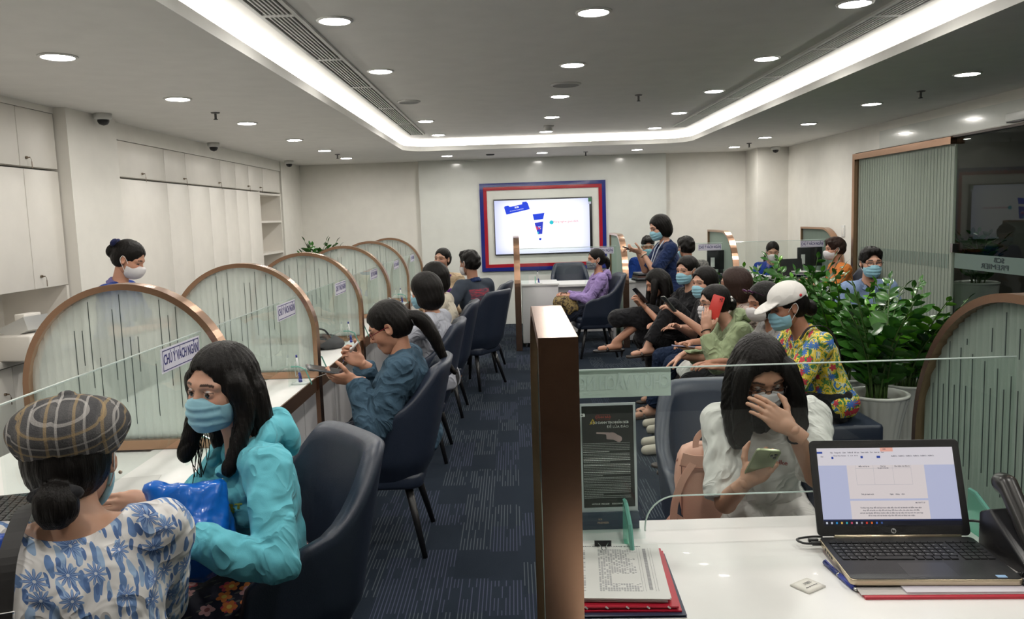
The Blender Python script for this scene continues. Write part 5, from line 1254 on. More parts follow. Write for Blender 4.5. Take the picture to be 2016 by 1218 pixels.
person('teller', 'bank teller with dark bun, white mask and royal blue uniform standing behind the left counter', (-2.468, 5.2, 1.43), -88, s=1.0, stand=True, lean=8, hd=(0, 28, 0), skin=SK, rh=.0055, rb=.013, dbg=D_,
       LH=(-.16, .32, 1.0), RH=(.16, .34, 1.0), hair=('bun', dict(bz=.0)), mask=('n95', M_maskw), bottom=dict(m=C_black), top=[T_(name='uniform_shirt', m=C_uni, sleeve=.8, o=.02, so=.016, collar=C_col, fold=.007)])
person('lilac', 'woman in lilac hoodie and grey mask sitting by the wall screen', (.945, 9.3, 1.105), 96, s=1.0, lean=-4, hd=(6, 4, 0), rh=.006, rb=.013, dbg=D_,
       LH=('w', .62, 9.17, .70), RH=('w', .62, 9.38, .70), Lel=('w', .5, -.5, -1), Rel=('w', .4, .5, -1), hair=('pony', dict(tie=mat('tie_tan', (.4, .28, .2), .8), tail=[(0, -.09, .0), (0, -.125, -.03), (0, -.14, -.08), (0, -.13, -.13)])), mask=('surgical', M_maskg),
       bottom=dict(m=C_navyp), top=[T_(name='hooded_top', m=C_lil, sleeve=1.95, o=.024, so=.012, fold=.010, hood=.8, hem=-.06)])
person('stand', 'standing woman with black bob, navy uniform and lanyard reading a phone', (1.425, 7.9, 1.475), 96, s=1.0, stand=True, lean=3, hd=(8, 20, 0), rh=.0055, rb=.013, dbg=D_, skin=SKL,
       LH=('w', 1.24, 7.80, 1.235), RH=('w', 1.22, 7.98, 1.25), Lel=('w', .6, -.4, -1), Rel=('w', .5, .4, -1), hands={'L': dict(f=('w', -1, .1, .3), n=('w', -.1, -.5, -.8), curl=.4), 'R': dict(f=('w', -1, -.1, .25), curl=.5)},
       hair=('bob', dict(dz=.02, w=.98)), mask=('surgical', M_maskb), bottom=dict(m=C_uni2), top=[T_(name='uniform_shirt', m=C_uni2, sleeve=.9, o=.022, so=.018, hem=-.16, fold=.009, collar=C_uni2)])
person('blueb', 'person in royal blue uniform seated behind the standing woman', (1.72, 10.35, 1.20), 176, s=1.03, lean=4, hd=(0, 20, 0), female=False, rh=.007, rb=.015, dbg=D_,
       hair=('short', {}), mask=('surgical', M_maskb), bottom=dict(m=C_black), top=[T_(name='uniform_shirt', m=C_uni, sleeve=.85, o=.022, so=.018, collar=C_col)])
person('patt', 'man seen from behind in dark patterned shirt at the rear desk', (1.957, 9.2, 1.21), 12, s=1.03, lean=10, hd=(10, 6, 0), female=False, skin=SKD, rh=.0065, rb=.014, dbg=D_,
       hair=('short', dict(v=.006)), mask=('surgical', M_maskb), bottom=dict(m=C_black), top=[T_(name='shirt', m=C_patt, sleeve=.9, o=.024, so=.02, collar=C_patt)])
LCH = [([(.070, .03, .02), (.088, .04, -.06), (.085, .06, -.16), (.075, .07, -.28)], (.030, .018)), ([(-.070, .03, .02), (-.088, .04, -.06), (-.085, .06, -.16), (-.075, .07, -.28)], (.030, .018)), ([(0, -.07, .0), (0, -.095, -.12), (0, -.07, -.26)], (.060, .045)), ([(-.055, -.05, .0), (-.08, -.06, -.13), (-.07, -.03, -.28)], (.045, .025)), ([(.055, -.05, .0), (.08, -.06, -.13), (.07, -.03, -.28)], (.045, .025))]
person('p1', 'woman in black with long hair bent over a phone, heeled sandal raised', (1.27, 7.2, .965), 94, s=1.0, lean=30, hd=(0, 26, 0), rh=.0065, rb=.013, dbg=D_, hz=.53,
       LH=('w', 1.14, 7.02, .79), RH=('w', 1.12, 7.22, .80), Lel=('w', .4, -.6, -1), Rf=('w', 1.25, 7.2, .09), Lf=('w', .88, 7.12, .48), hands={'L': dict(f=('w', -.6, 0, .8), curl=.5)},
       hair=('long', dict(ch=LCH)), bottom=dict(kind='skirt', name='skirt', m=C_black, len=.45, o=.02), top=[T_(name='black_top', m=C_black, sleeve=.9, o=.022, so=.018)], shoes=('heel', mat('black_sandal', (.012, .010, .010), .4)))
person('p2', 'woman in black with pale blue mask seated farthest along the bench', (1.475, 6.9, 1.12), 112, s=1.0, lean=4, hd=(16, 6, 0), rh=.006, rb=.013, dbg=D_, skin=SKL,
       Rf=('w', 1.2, 6.85, .08), Lf=('w', 1.10, 6.72, .50), hair=('bun', dict(v=.004)), mask=('surgical', M_maskb), bottom=dict(m=C_black, len=.9), top=[T_(name='black_shirt', m=C_black, sleeve=1.2, o=.022, so=.014)], shoes=('sandal', mat('brown_sandal', (.03, .02, .015), .5)))
person('p3', 'woman with dark fringe and pale blue mask holding a black phone on the bench', (1.475, 6.28, 1.07), 110, s=1.0, lean=10, hd=(12, 8, 0), rh=.006, rb=.013, dbg=D_, skin=SKL,
       LH=('w', 1.23, 6.05, .85), RH=('w', 1.3, 6.4, .7), Lel=('w', .3, -.4, -1), hands={'L': dict(f=('w', -.8, .1, .6), curl=.5)}, Lf=('w', 1.05, 6.3, .08), Rf=('w', 1.1, 6.45, .08),
       hair=('bob', dict(w=.98)), mask=('surgical', M_maskb), bottom=dict(m=C_jeand, len=.95), top=[T_(name='black_top', m=C_black, sleeve=.5, o=.022, so=.014)], shoes=('sandal', bpy.data.materials['brown_sandal']))
person('p3b', 'woman with brown curly hair and print blouse beside the bench plants', (1.60, 5.88, 1.085), 84, s=1.0, lean=6, hd=(-14, 6, 0), rh=.0065, rb=.013, dbg=D_,
       LH=('w', 1.28, 5.72, .635), RH=('w', 1.3, 5.95, .65), hands={'L': dict(f=('w', -1, .1, .1), n=('w', 0, 0, -1), curl=.4)}, hair=('curly', dict(w=1.10)), hairm=M_hairb, mask=('surgical', M_maskb), Lf=('w', 1.12, 5.8, .08), Rf=('w', 1.12, 5.98, .08),
       bottom=dict(kind='skirt', name='skirt', m=cloth('white_skirt', (.6, .6, .57)), len=.12, o=.016), top=[T_(name='print_blouse', m=C_brownp, sleeve=1.3, o=.024, so=.016)], shoes=('shoe', mat('cream_shoe', (.42, .39, .32), .6)))
person('p4', 'woman in sage green jacket phoning with a red phone at her ear', (1.33, 5.38, .975), 92, s=1.0, lean=30, hd=(6, 6, 0), rh=.0055, rb=.0115, dbg=D_, skin=SKL, hz=.53,
       LH=('w', 1.245, 5.25, .835), RH=('w', 1.12, 5.45, .64), Lel=('w', .0, -.5, -1), hands={'L': dict(f=('w', .05, .1, 1), n=('w', -.3, -1, 0), curl=.35), 'R': dict(f=('w', -.8, .1, -.6), curl=.3)}, Lf=('w', 1.0, 5.3, .08), Rf=('w', 1.03, 5.5, .08),
       hair=('bun', dict(bz=-.03)), extra=dict(glasses=mat('dark_frame', (.03, .025, .03), .3)), mask=('surgical', M_maskw), bottom=dict(m=C_black), top=[T_(name='sage_jacket', m=C_green, sleeve=1.86, o=.024, so=.016, open=.8, hood=.8, fold=.011)], shoes=('shoe', bpy.data.materials['cream_shoe']))
person('p5', 'woman with white mask and grey top behind the white capped woman', (1.535, 4.98, 1.01), 98, s=1.0, lean=16, hd=(4, 14, 0), rh=.006, rb=.0125, dbg=D_, skin=SKD,
       LH=('w', 1.25, 4.9, .66), RH=('w', 1.22, 5.05, .66), hair=('bob', dict(w=1.0)), mask=('n95', M_maskw), bottom=dict(m=C_gg, name='checked_trousers'), top=[T_(name='grey_top', m=C_grey, sleeve=1.3, o=.024, so=.016)], Lf=('w', 1.04, 4.9, .08), Rf=('w', 1.04, 5.06, .08), shoes=('sandal', bpy.data.materials['brown_sandal']))
person('p6', 'woman in white baseball cap and yellow tropical shirt on the bench', (1.495, 4.42, 1.085), 92, s=1.03, lean=20, hd=(4, 16, 0), rh=.005, rb=.010, dbg=D_, skin=SKD, fat=1.1,
       LH=('w', 1.22, 4.32, .66), RH=('w', 1.2, 4.5, .66), hair=('bun', dict(bz=-.05)), mask=('surgical', M_maskb), bottom=dict(m=C_black), top=[T_(name='tropical_shirt', m=C_hw, sleeve=.95, o=.028, so=.022, collar=C_hw, fold=.010)])
person('uni', 'uniformed teller with white mask seated at the right rear desk', (3.375, 10.55, 1.07), 178, s=1.0, lean=10, hd=(-10, 20, 0), rh=.0065, rb=.014, dbg=D_, skin=SKL,
       hair=('pony', dict(tail=[(.02, -.09, -.04), (.06, -.08, -.10), (.08, -.05, -.18), (.085, -.03, -.24)])), mask=('n95', M_maskw), bottom=dict(m=C_black), top=[T_(name='uniform_shirt', m=C_uni, sleeve=.85, o=.02, so=.016, collar=C_col)])
person('orange', 'person in orange shirt with white mask and sunglasses on the head', (3.527, 8.9, 1.155), 88, s=1.02, lean=4, hd=(0, 4, 0), female=False, rh=.006, rb=.013, dbg=D_, skin=SK,
       LH=('w', 3.3, 8.9, .78), hair=('short', dict(v=.008)), hairm=M_hairb, mask=('n95', M_maskw), bottom=dict(m=C_black), top=[T_(name='orange_shirt', m=C_orange, sleeve=.9, o=.024, so=.018)], extra=dict(glasses=mat('sunglass_frame', (.08, .07, .07), .15), gz=.085, gy=-.025))
person('blue', 'man in pale blue shirt, glasses and blue mask facing the camera', (2.835, 6.42, 1.17), 176, s=1.0, lean=3, hd=(-2, 4, 0), female=False, rh=.005, rb=.0115, dbg=D_, skin=SKL,
       hair=('short', dict(v=.004)), extra=dict(glasses=mat('black_frame', (.01, .01, .01), .3)), mask=('surgical', M_maskb), bottom=dict(m=C_navyp), top=[T_(name='blue_shirt', m=C_bshirt, sleeve=1.9, o=.026, so=.018, collar=C_bshirt, fold=.010)])
person('girl', 'girl with long black hair in white tee covering her mouth at the near desk', (.80, 2.62, 1.09), 180, s=1.0, lean=16, side=2, hx=.05, hd=(2, 32, 5), rh=.003, rb=.0085, dbg=D_, skin=(.46, .25, .165),
       LH=('w', .835, 2.405, .945), RH=('w', .69, 2.41, .785), Lel=('w', .35, .0, -1), Rel=('w', -.10, -.35, -1),
       hands={'L': dict(f=('w', -.78, .22, .62), n=('w', .2, -1, .25), curl=.30, h=.003, thumb=.1, spread=.1), 'R': dict(f=('w', .60, -.30, .72), n=('w', -.3, -1, .1), curl=.75, h=.003, thumb=.2)},
       hair=('long', dict(h=.004, part=.006, face=1.14, strands=40, ch=[([(.066, .04, .04), (.084, .055, -.05), (.090, .065, -.15), (.085, .06, -.25)], (.034, .022)), ([(-.066, .04, .04), (-.086, .055, -.05), (-.092, .065, -.15), (-.095, .06, -.22)], (.034, .020)), ([(0, -.07, .0), (0, -.09, -.12), (0, -.05, -.22)], (.060, .040)), ([(-.055, -.03, .0), (-.09, -.02, -.12), (-.10, .01, -.22)], (.045, .025)), ([(.055, -.03, .0), (.09, -.02, -.12), (.09, .01, -.24)], (.045, .03))])),
       mask=('surgical', M_maskw), extra=dict(glasses=mat('thin_frame', (.05, .035, .035), .25, .6), gaze=(0, -24)), bottom=dict(m=C_wtee), top=[T_(name='white_tee', m=C_wtee, sleeve=.95, o=.026, so=.008, fold=.011, ff=22, h=.007, hem=-.1)])

# caps and things worn
def headpart(key, name, F, m, parent=None, sm=1):
    p = PEOPLE[key]; V, Q = F.mesh(); V = smooth_verts(V, Q, sm, .5); return link(name, npmesh(name, p['tohead'](V), Q, [m] if not isinstance(m, list) else m), None, parent or p['root'])
F = Fld((-.17, -.18, -.02), (.17, .19, .19), .0045)
F.ell((0, -.012, .062), (.114, .123, .068), rx(.10), k=.01); F.ell((0, -.010, .03), (.092, .108, .055), k=.02); F.ell((0, .085, .045), (.070, .055, .016), rx(-.25), k=.012)
X, Y, Z = F.grid(); an = np.arctan2(X, Y+.012); rr_ = np.sqrt(X*X+(Y+.012)**2); F.D += (.0035*np.exp(-((np.sin(an*4)/.16)**2))*(rr_ > .012)).astype(np.float32)+0*Z
F.folds(.003, 40, 4); F.ell((0, -.012, .131), (.016, .016, .007), k=.006); F.ell((0, -.012, -.01), (.085, .10, .05), k=.004, sub=True)
cp_ = headpart('plaid', 'newsboy_cap', F, plaid_cap())
F = Fld((-.12, .03, .0), (.12, .22, .09), .004); F.ell((0, .10, .028), (.080, .085, .012), rx(-.22), k=.004); headpart('plaid', 'cap_brim', F, mat('tan_suede', (.26, .17, .09), .8), cp_)
for q in (1,):
    bm = B(); bmesh.ops.create_icosphere(bm, subdivisions=2, radius=.0045, matrix=Matrix.Translation(tuple(PEOPLE['plaid']['tohead'](v3(q*.088, .006, -.040)[None])[0]))); fin('earring', bm, mat('pearl', (.6, .5, .4), .2, .4), PEOPLE['plaid']['root'], smooth=True)
F = Fld((-.13, -.16, -.10), (.13, .0, .03), .0045); F.ell((0, -.115, -.055), (.050, .022, .020), k=.005); F.folds(.002, 70, 2); headpart('plaid', 'hair_band', F, C_black, PEOPLE['plaid']['root'])
# bag strap on her back
p = PEOPLE['plaid']; bk = lambda x, z, o=.0: tuple(p['C']+p['R2'] @ v3(x, -.128-o, z))
bm = B()
pts = [tuple(p['N']+p['R3'] @ v3(-.075, .05, .035)), tuple(p['N']+p['R3'] @ v3(-.085, -.05, .025)), bk(-.10, .14, -.012), bk(-.11, .05, .006), bk(-.12, -.06, .014), bk(-.13, -.16, .016)]
L_ = eval_spline(pts, 6); rows = []
for q_ in L_: rows.append([bm.verts.new(tuple(v3(q_)+v3(dx, dy, 0))) for dx, dy in ((-.018, 0), (.018, 0), (.018, -.005), (-.018, -.005))])
for a, b in zip(rows, rows[1:]):
    for k in range(4): bm.faces.new((a[k], b[k], b[(k+1) % 4], a[(k+1) % 4]))
st = fin('bag_strap', bm, mat('strap_black', (.012, .011, .011), .6), p['root'])
bm = B(); q_ = v3(bk(-.113, .02, .016)); tube(bm, [tuple(q_+v3(*a)) for a in ((-.024, 0, .014), (.024, 0, .014), (.024, 0, -.014), (-.024, 0, -.014), (-.024, 0, .014))], .0022, 6); fin('buckle', bm, M_chrome, st)
# white baseball cap
M_cap = cloth('white_cap_cloth', (.68, .66, .63), wr=.15)
F = Fld((-.12, -.14, -.01), (.12, .20, .16), .005); F.ell((0, -.012, .045), (.092, .106, .088), k=.01, cuts=[((0, 0, .028), (0, -.12, -1))]); F.ell((0, .105, .032), (.074, .080, .010), rx(-.28), k=.008)
F.ell((0, -.015, .03), (.080, .094, .078), k=.003, sub=True); F.ell((0, -.125, .052), (.040, .045, .026), k=.004, sub=True)
c6 = headpart('p6', 'baseball_cap', F, M_cap)
F = Fld((-.06, -.15, .0), (.06, -.06, .06), .004); F.cone((-.05, -.095, .03), (0, -.115, .03), .008, .008, k=0); F.cone((.05, -.095, .03), (0, -.115, .03), .008, .008, k=0); headpart('p6', 'cap_strap', F, M_cap, c6)
bm = B(); bmesh.ops.create_icosphere(bm, subdivisions=2, radius=.008, matrix=Matrix.Translation(tuple(PEOPLE['p6']['tohead'](v3(-.088, -.05, .052)[None])[0]))); fin('red_badge', bm, mat('badge_red', (.5, .02, .03), .5), c6)
# bows, clips, bands
F = Fld((-.09, -.19, -.03), (.09, -.06, .12), .005)
for q in (-1, 1): F.ell((q*.028, -.118, .058), (.030, .018, .024), ry(q*.4), k=.008)
F.folds(.003, 60, 3); headpart('teller', 'hair_bow', F, cloth('navy_bow', (.01, .014, .06)))
for key in ('p4',):
    for x_, z_ in ((-.045, .02), (-.05, .0)):
        bm = B(); bmesh.ops.create_icosphere(bm, subdivisions=2, radius=.010, matrix=Matrix.Translation(tuple(PEOPLE[key]['tohead'](v3(x_, -.105, z_)[None])[0]))); fin('hair_pearl', bm, mat('pearl_white', (.7, .68, .65), .25), PEOPLE[key]['root'], smooth=True)
p = PEOPLE['p5']; F = Fld((-.09, .0, .04), (.09, .14, .14), .004)
for q in (-1, 1): F.ell((q*.034, .085, .088), (.028, .008, .020), rx(-.6), k=.004)
F.cone((-.03, .09, .092), (.03, .09, .092), .003, .003, k=.002)
for q in (-1, 1): F.cone((q*.062, .078, .09), (q*.085, .0, .03), .003, .003, k=.002)
headpart('p5', 'sunglasses', F, mat('purple_lens', (.05, .01, .05), .1))
def wristband(key, side, dist, m, name, r=.030, tk=.0032):
    p = PEOPLE[key]; T__, M_ = p['hands'][side]; E_ = p['J']['E'+side]; ax = nrm(T__-E_); c_ = T__-ax*dist; u = nrm(np.cross(ax, v3(0, .3, 1))); w__ = np.cross(ax, u)
    loop_curve(name, [tuple(c_+(u*math.cos(a)+w__*math.sin(a))*r) for a in [2*PI*i/20 for i in range(21)]], tk, m, p['root'])
wristband('girl', 'L', .028, C_black, 'hair_tie_band', .0265, .0034); wristband('stand', 'L', .03, mat('watch_band', (.6, .5, .4), .4), 'watch', .032, .006); wristband('p4', 'L', -.0, C_black, 'watch', .03, .004)
# shirt lettering of the girl, logo on the turquoise jacket, lanyard
p = PEOPLE['girl']; M_redp = mat('red_print', (.45, .05, .04), .7)
def onchest(p, x, z, y): o = p['C']+p['R2'] @ v3(x, y, z); R_ = p['R2']; return Matrix([[*(R_ @ v3(-1, 0, 0))[[0]], (R_ @ v3(0, 0, 1))[0], (R_ @ v3(0, 1, 0))[0], o[0]], [(R_ @ v3(-1, 0, 0))[1], (R_ @ v3(0, 0, 1))[1], (R_ @ v3(0, 1, 0))[1], o[1]], [(R_ @ v3(-1, 0, 0))[2], (R_ @ v3(0, 0, 1))[2], (R_ @ v3(0, 1, 0))[2], o[2]], [0, 0, 0, 1]])
def project_front(p, obj, garment, off=.0025):
    """lay flat lettering onto the cloth by shooting back toward the chest"""
    from mathutils.bvhtree import BVHTree
    me = garment.data; bv = BVHTree.FromPolygons([v.co.copy() for v in me.vertices], [tuple(q.vertices) for q in me.polygons]); d = Vector(tuple(p['R2'] @ v3(0, -1, 0)))
    for v in obj.data.vertices:
        h_ = bv.ray_cast(v.co - d*.15, d, .5)
        if h_[0] is not None: v.co = h_[0] - d*off
def child(root, nm): return [c_ for c_ in root.children if c_.name.split('.')[0] == nm][0]
g_ = child(p['root'], 'white_tee')
for x_, s_ in ((.115, 'nike'), (.05, 'nike'), (-.02, 'nike'), (-.09, 'nike')):
    o_ = text('red_lettering', s_, .024, onchest(p, x_, .012, .2) @ Matrix.Shear('XZ', 4, (0, 0)), M_redp, g_, bold=.0004); project_front(p, o_, g_)
p = PEOPLE['turq']; g_ = child(p['root'], 'hooded_jacket'); M_yel = mat('yellow_print', (.55, .60, .10), .7)
for z_, w_ in ((.03, 1.1), (.018, .8)):
    o_ = text('yellow_logo', 'SPORT' if z_ > .02 else 'CLUB', .020, onchest(p, -.105, z_, .2), M_yel, g_, bold=.001, sx=w_); project_front(p, o_, g_)
# zip tape along the open front edges is part of the jacket
p = PEOPLE['stand']; N_ = p['N']
F = None; bm = B(); tube(bm, [tuple(N_+v3(*a)) for a in ((-.05, .03, .02), (-.06, .09, -.06), (-.03, .14, -.2), (.0, .16, -.33), (.03, .14, -.2), (.05, .09, -.06), (.05, .03, .02))], .006, 6); ly = fin('lanyard', bm, mat('lanyard_white', (.5, .55, .65), .6), p['root'])
bm = B(); box(bm, -.03, .03, -.003, .003, -.05, .05, TR(tuple(N_+v3(0, .165, -.38)))); fin('name_badge', bm, M_trim, ly)

# ------------------------------------------------------------------ things held or carried
def phone(name, M, w_, h_, m, scr, lab, cat='phone', bumps=True, th=.008):
    t = empty(name, (0, 0, 0), 0, lab, cat); t.matrix_world = M
    bm = B(); prism(bm, rrect(-w_/2, w_/2, -h_/2, h_/2, w_*.14), -th/2, th/2); fin('case', bm, m, t, bev=.0012, smooth=True)
    bm = B(); prism(bm, rrect(-w_/2+.003, w_/2-.003, -h_/2+.004, h_/2-.004, w_*.12), th/2, th/2+.0006); fin('display', bm, scr, t)
    if bumps:
        bm = B(); prism(bm, rrect(-w_/2+.006, -w_/2+.032, h_/2-.040, h_/2-.007, .006), -th/2-.002, -th/2); cb = fin('camera_block', bm, m, t)
        for dx, dy in ((.008, -.008), (.008, -.022), (.019, -.014)): bm = B(); lathe(bm, [(0, -.002), (.0048, -.002), (.0048, 0)], 12, (-w_/2+.006+dx, h_/2-.007+dy, -th/2-.0022)); fin('lens', bm, M_black, cb)
    return t
S_dark = mat('phone_glass', (.02, .022, .03), .08); S_on = mat('phone_screen_lit', (.1, .1, .1), .1, emis=(.6, .65, .7), es=.5)
def face_matrix(loc, normal, up): z = Vector(normal).normalized(); y = (Vector(up)-z*Vector(up).dot(z)).normalized(); x = y.cross(z); return Matrix([[x[i], y[i], z[i], loc[i]] for i in range(3)]+[[0, 0, 0, 1]])
phone('smartphone', face_matrix((.728, 2.37, .855), (.05, .78, .62), (.12, -.62, .78)), .074, .150, mat('green_gold_case', (.30, .34, .20), .25, .5), S_dark, "gold green smartphone in the girl's hand")
phone('tablet', face_matrix((-.915, 3.84, .915), (.25, .05, 1), (-.9, -.35, .35)), .115, .20, mat('tablet_case', (.10, .11, .12), .4), S_dark, 'dark tablet held by the woman in denim', 'tablet')
phone('smartphone', face_matrix((-.79, 5.36, 1.06), (.6, .1, .6), (-.6, .1, .6)), .07, .14, mat('grey_case', (.12, .15, .16), .3), S_on, 'phone held up by the woman in pale grey jacket')
phone('smartphone', face_matrix((1.13, 7.88, 1.272), (.35, .1, 1), (-1, 0, .3)), .07, .145, mat('brown_case', (.10, .06, .05), .4), S_dark, 'phone read by the standing woman in navy')
phone('smartphone', face_matrix((1.09, 7.0, .905), (.75, .35, .6), (-.5, .1, .8)), .085, .165, mat('black_case', (.015, .015, .018), .3), mat('phone_pale_screen', (.3, .3, .3), .1, emis=(.5, .48, .52), es=.55), 'large lit phone held by the bent woman in black')
phone('smartphone', face_matrix((1.145, 6.0, .935), (.75, .3, .6), (-.5, .0, .85)), .075, .15, mat('silver_case', (.10, .11, .10), .25, .5), S_dark, 'black phone held by the woman with dark fringe')
phone('smartphone', face_matrix((1.19, 5.7, .665), (.1, .1, 1), (-1, .1, .1)), .08, .16, mat('lilac_case', (.35, .34, .48), .4), S_dark, 'pale lilac phone over the white skirt')
t_ = PEOPLE['p4']; e_ = t_['tohead'](v3(-.098, .030, -.020)[None])[0]; W4 = Matrix.Translation(tuple(t_['rt'])) @ Matrix.Rotation(t_['yaw'], 4, 'Z'); pw = W4 @ Vector(tuple(e_))
phone('smartphone', face_matrix(tuple(pw), (.15, 1, -.1), (.35, .05, 1)), .078, .160, mat('red_case', (.62, .05, .04), .35), S_dark, 'red phone held to the ear by the woman in green')
# stylus pen of the denim woman on its coiled cord
def stick(name, a, b, r, mats, lab, cat='pen', cuts=(.0, .25, 1.0), parts=('grip', 'barrel')):
    a, b = Vector(a), Vector(b); t = empty(name, tuple(a), 0, lab, cat); d = b-a
    for i, (c0, c1) in enumerate(zip(cuts, cuts[1:])): bm = B(); tube(bm, [d*c0, d*c1], [r*(1 if i else .7), r], 10); fin(parts[i], bm, mats[i], t, smooth=True)
    return t
M_navy = mat('pen_navy', (.015, .02, .22), .3); M_pw = mat('pen_white', (.72, .72, .72), .3)
T__, M_ = PEOPLE['denim']['hands']['R']; 
stick('pen', (-.885, 4.07, .915), (-.811, 4.09, 1.01), .006, (M_navy, M_pw), 'white and navy counter pen in the hand of the woman in denim', cuts=(0, .4, 1))
bm = B(); tube(bm, [(-.811, 4.09, 1.01), (-.87, 4.2, .93), (-1.0, 4.38, .81), (-1.14, 4.5, .752)], .0022, 6); fin('security_cord', bm, mat('cord_grey', (.4, .4, .4), .4), None, label='thin pen cord stretched from the counter to the woman in denim', cat='cord')
# desk pens on swivel bases
def desk_pen(x, y, z, lab, s=1.0):
    t = empty('desk_pen', (x, y, z), R(20), lab, 'pen holder', 'white and navy counter pens')
    bm = B(); lathe(bm, [(0, 0), (.036*s, 0), (.036*s, .006), (.020*s, .014), (.010*s, .026), (0, .028)], 24); bm.transform(Matrix.Diagonal((1.35, .8, 1, 1))); b_ = fin('base', bm, M_pw, t, smooth=True)
    bm = B(); lathe(bm, [(0, .008), (.019*s, .012), (.009*s, .03), (0, .032)], 20); fin('base_cap', bm, M_navy, b_, smooth=True)
    bm = B(); tube(bm, [(.003, 0, .02), (-.002, 0, .065)], [.009*s, .007*s], 12); fin('socket', bm, M_navy, t, smooth=True)
    bm = B(); tube(bm, [(-.002, 0, .06), (-.012, 0, .150)], [.0062*s, .0048*s], 12); pn = fin('pen', bm, M_pw, t, smooth=True)
    bm = B(); tube(bm, [(-.012, 0, .148), (-.0135, 0, .162)], [.0056*s, .0045*s], 10); fin('pen_cap', bm, M_navy, pn, smooth=True)
    bm = B(); tube(bm, [(-.002, 0, .06), (-.02, .008, .04), (-.026, .004, .10), (-.02, 0, .125)], .0022, 6); fin('cord', bm, mat('clear_cord', (.55, .55, .56), .3), t, smooth=True)
desk_pen(-1.185, 4.34, .75, 'navy and white counter pen beside the second arch'); desk_pen(-1.185, 5.74, .75, 'navy and white counter pen beside the third arch'); desk_pen(-1.185, 8.45, .75, 'navy and white counter pen beside the fifth arch')
desk_pen(-1.185, 7.1, .75, 'navy and white counter pen beside the fourth arch')
desk_pen(.30, 9.98, .785, 'small counter pen on the desk left of the woman in lilac'); desk_pen(3.02, 9.98, .785, 'small counter pen on the right rear desk')

# blue plastic bag
F = Fld((-.15, -.14, -.22), (.15, .14, .14), .006); F.ell((0, 0, -.06), (.115, .080, .12), k=.03); F.cone((-.05, 0, .03), (.05, 0, .03), .055, .055, k=.04)
F.cone((-.085, .02, .085), (-.03, 0, .03), .018, .03, k=.02); F.ell((.0, .0, .13), (.085, .045, .06), k=.006, sub=True); F.folds(.014, 34, 9, (1, 1, .25)); F.folds(.006, 90, 4, (1, .6, .3))
V, Q = F.mesh(); V = smooth_verts(V, Q, 1)
tn = NT('blue_plastic'); tn.base((.004, .12, .52)); tn.b.inputs['Roughness'].default_value = .28; tn.b.inputs['Transmission Weight'].default_value = .0; tn.b.inputs['Coat Weight'].default_value = .2
o_ = link('plastic_bag', npmesh('plastic_bag', V, Q, [tn.m]), None, None, label='crumpled bright blue plastic bag on the lap of the woman in turquoise', cat='bag'); o_.location = (-.895, 2.10, .85); o_.rotation_euler = (0, 0, .5)
# patterned bag on the lilac woman's lap
F = Fld((-.2, -.16, -.16), (.2, .16, .14), .009); F.ell((0, 0, 0), (.135, .10, .085), rx(.2), k=.02); F.ell((.07, -.02, -.06), (.09, .09, .07), k=.04); F.folds(.02, 34, 3); V, Q = F.mesh(); V = smooth_verts(V, Q, 1)
tn = NT('brown_gold_print'); n_ = tn.noise(tn.obj(), 26, 3, .6, 1.5); tn.base(tn.ramp(n_[0], [(0, (.03, .018, .01)), (.45, (.07, .045, .02)), (.5, (.26, .18, .06)), (.6, (.12, .09, .03)), (.66, (.35, .27, .12))], True)); tn.b.inputs['Roughness'].default_value = .8
o_ = link('cloth_bag', npmesh('cloth_bag', V, Q, [tn.m]), None, None, label='brown and gold patterned bag in the lap of the woman in lilac', cat='bag'); o_.location = (.56, 9.18, .62)
bm = B(); tube(bm, [(-.04, 0, .07), (-.03, 0, .12), (.03, 0, .12), (.05, 0, .07)], .006, 8); fin('handle', bm, mat('bag_handle', (.05, .03, .02), .5), o_, smooth=True)

# pink backpack
M_pink = mat('pink_leather', (.60, .33, .245), .42, grain=.15, gs=300); M_pinkd = mat('pink_edge', (.30, .13, .095), .5)
t = empty('backpack', (.645, 2.80, .475), R(-6), 'pink leather backpack standing on the chair beside the girl', 'backpack'); t.location.x = .665; t.scale = (.95, 1, .86)
def rr3(w_, d_, z, n=28): return [(w_*math.copysign(abs(math.cos(a))**.6, math.cos(a)), d_*math.copysign(abs(math.sin(a))**.6, math.sin(a)), z) for a in [2*PI*i/n for i in range(n)]]
bm = B(); rings = [[bm.verts.new(p_) for p_ in rr3(w_, d_, z)] for w_, d_, z in ((.11, .06, 0), (.125, .072, .01), (.128, .075, .06), (.125, .072, .16), (.118, .066, .26), (.108, .058, .325), (.092, .046, .36), (.06, .03, .378), (.02, .01, .382))]
for a, b in zip(rings, rings[1:]):
    for k in range(28): bm.faces.new((a[k], a[(k+1) % 28], b[(k+1) % 28], b[k]))
bm.faces.new(rings[-1]); bm.faces.new(rings[0][::-1]); fin('body', bm, M_pink, t, smooth=True)
def strap(name, pts, w_, m, parent, th=.004, dirw=(1, 0, 0)):
    bm = B(); L_ = eval_spline(pts, 7); rows = []; dw = v3(dirw)
    for i, p_ in enumerate(L_):
        tg = nrm(L_[min(i+1, len(L_)-1)]-L_[max(i-1, 0)]); s_ = nrm(dw-tg*(dw@tg)); n__ = np.cross(tg, s_)
        rows.append([bm.verts.new(tuple(p_+s_*w_*a+n__*th*b)) for a, b in ((-.5, -.5), (.5, -.5), (.5, .5), (-.5, .5))])
    for a, b in zip(rows, rows[1:]):
        for k in range(4): bm.faces.new((a[k], b[k], b[(k+1) % 4], a[(k+1) % 4]))
    bm.faces.new(rows[0][::-1]); bm.faces.new(rows[-1]); return fin(name, bm, m, parent)
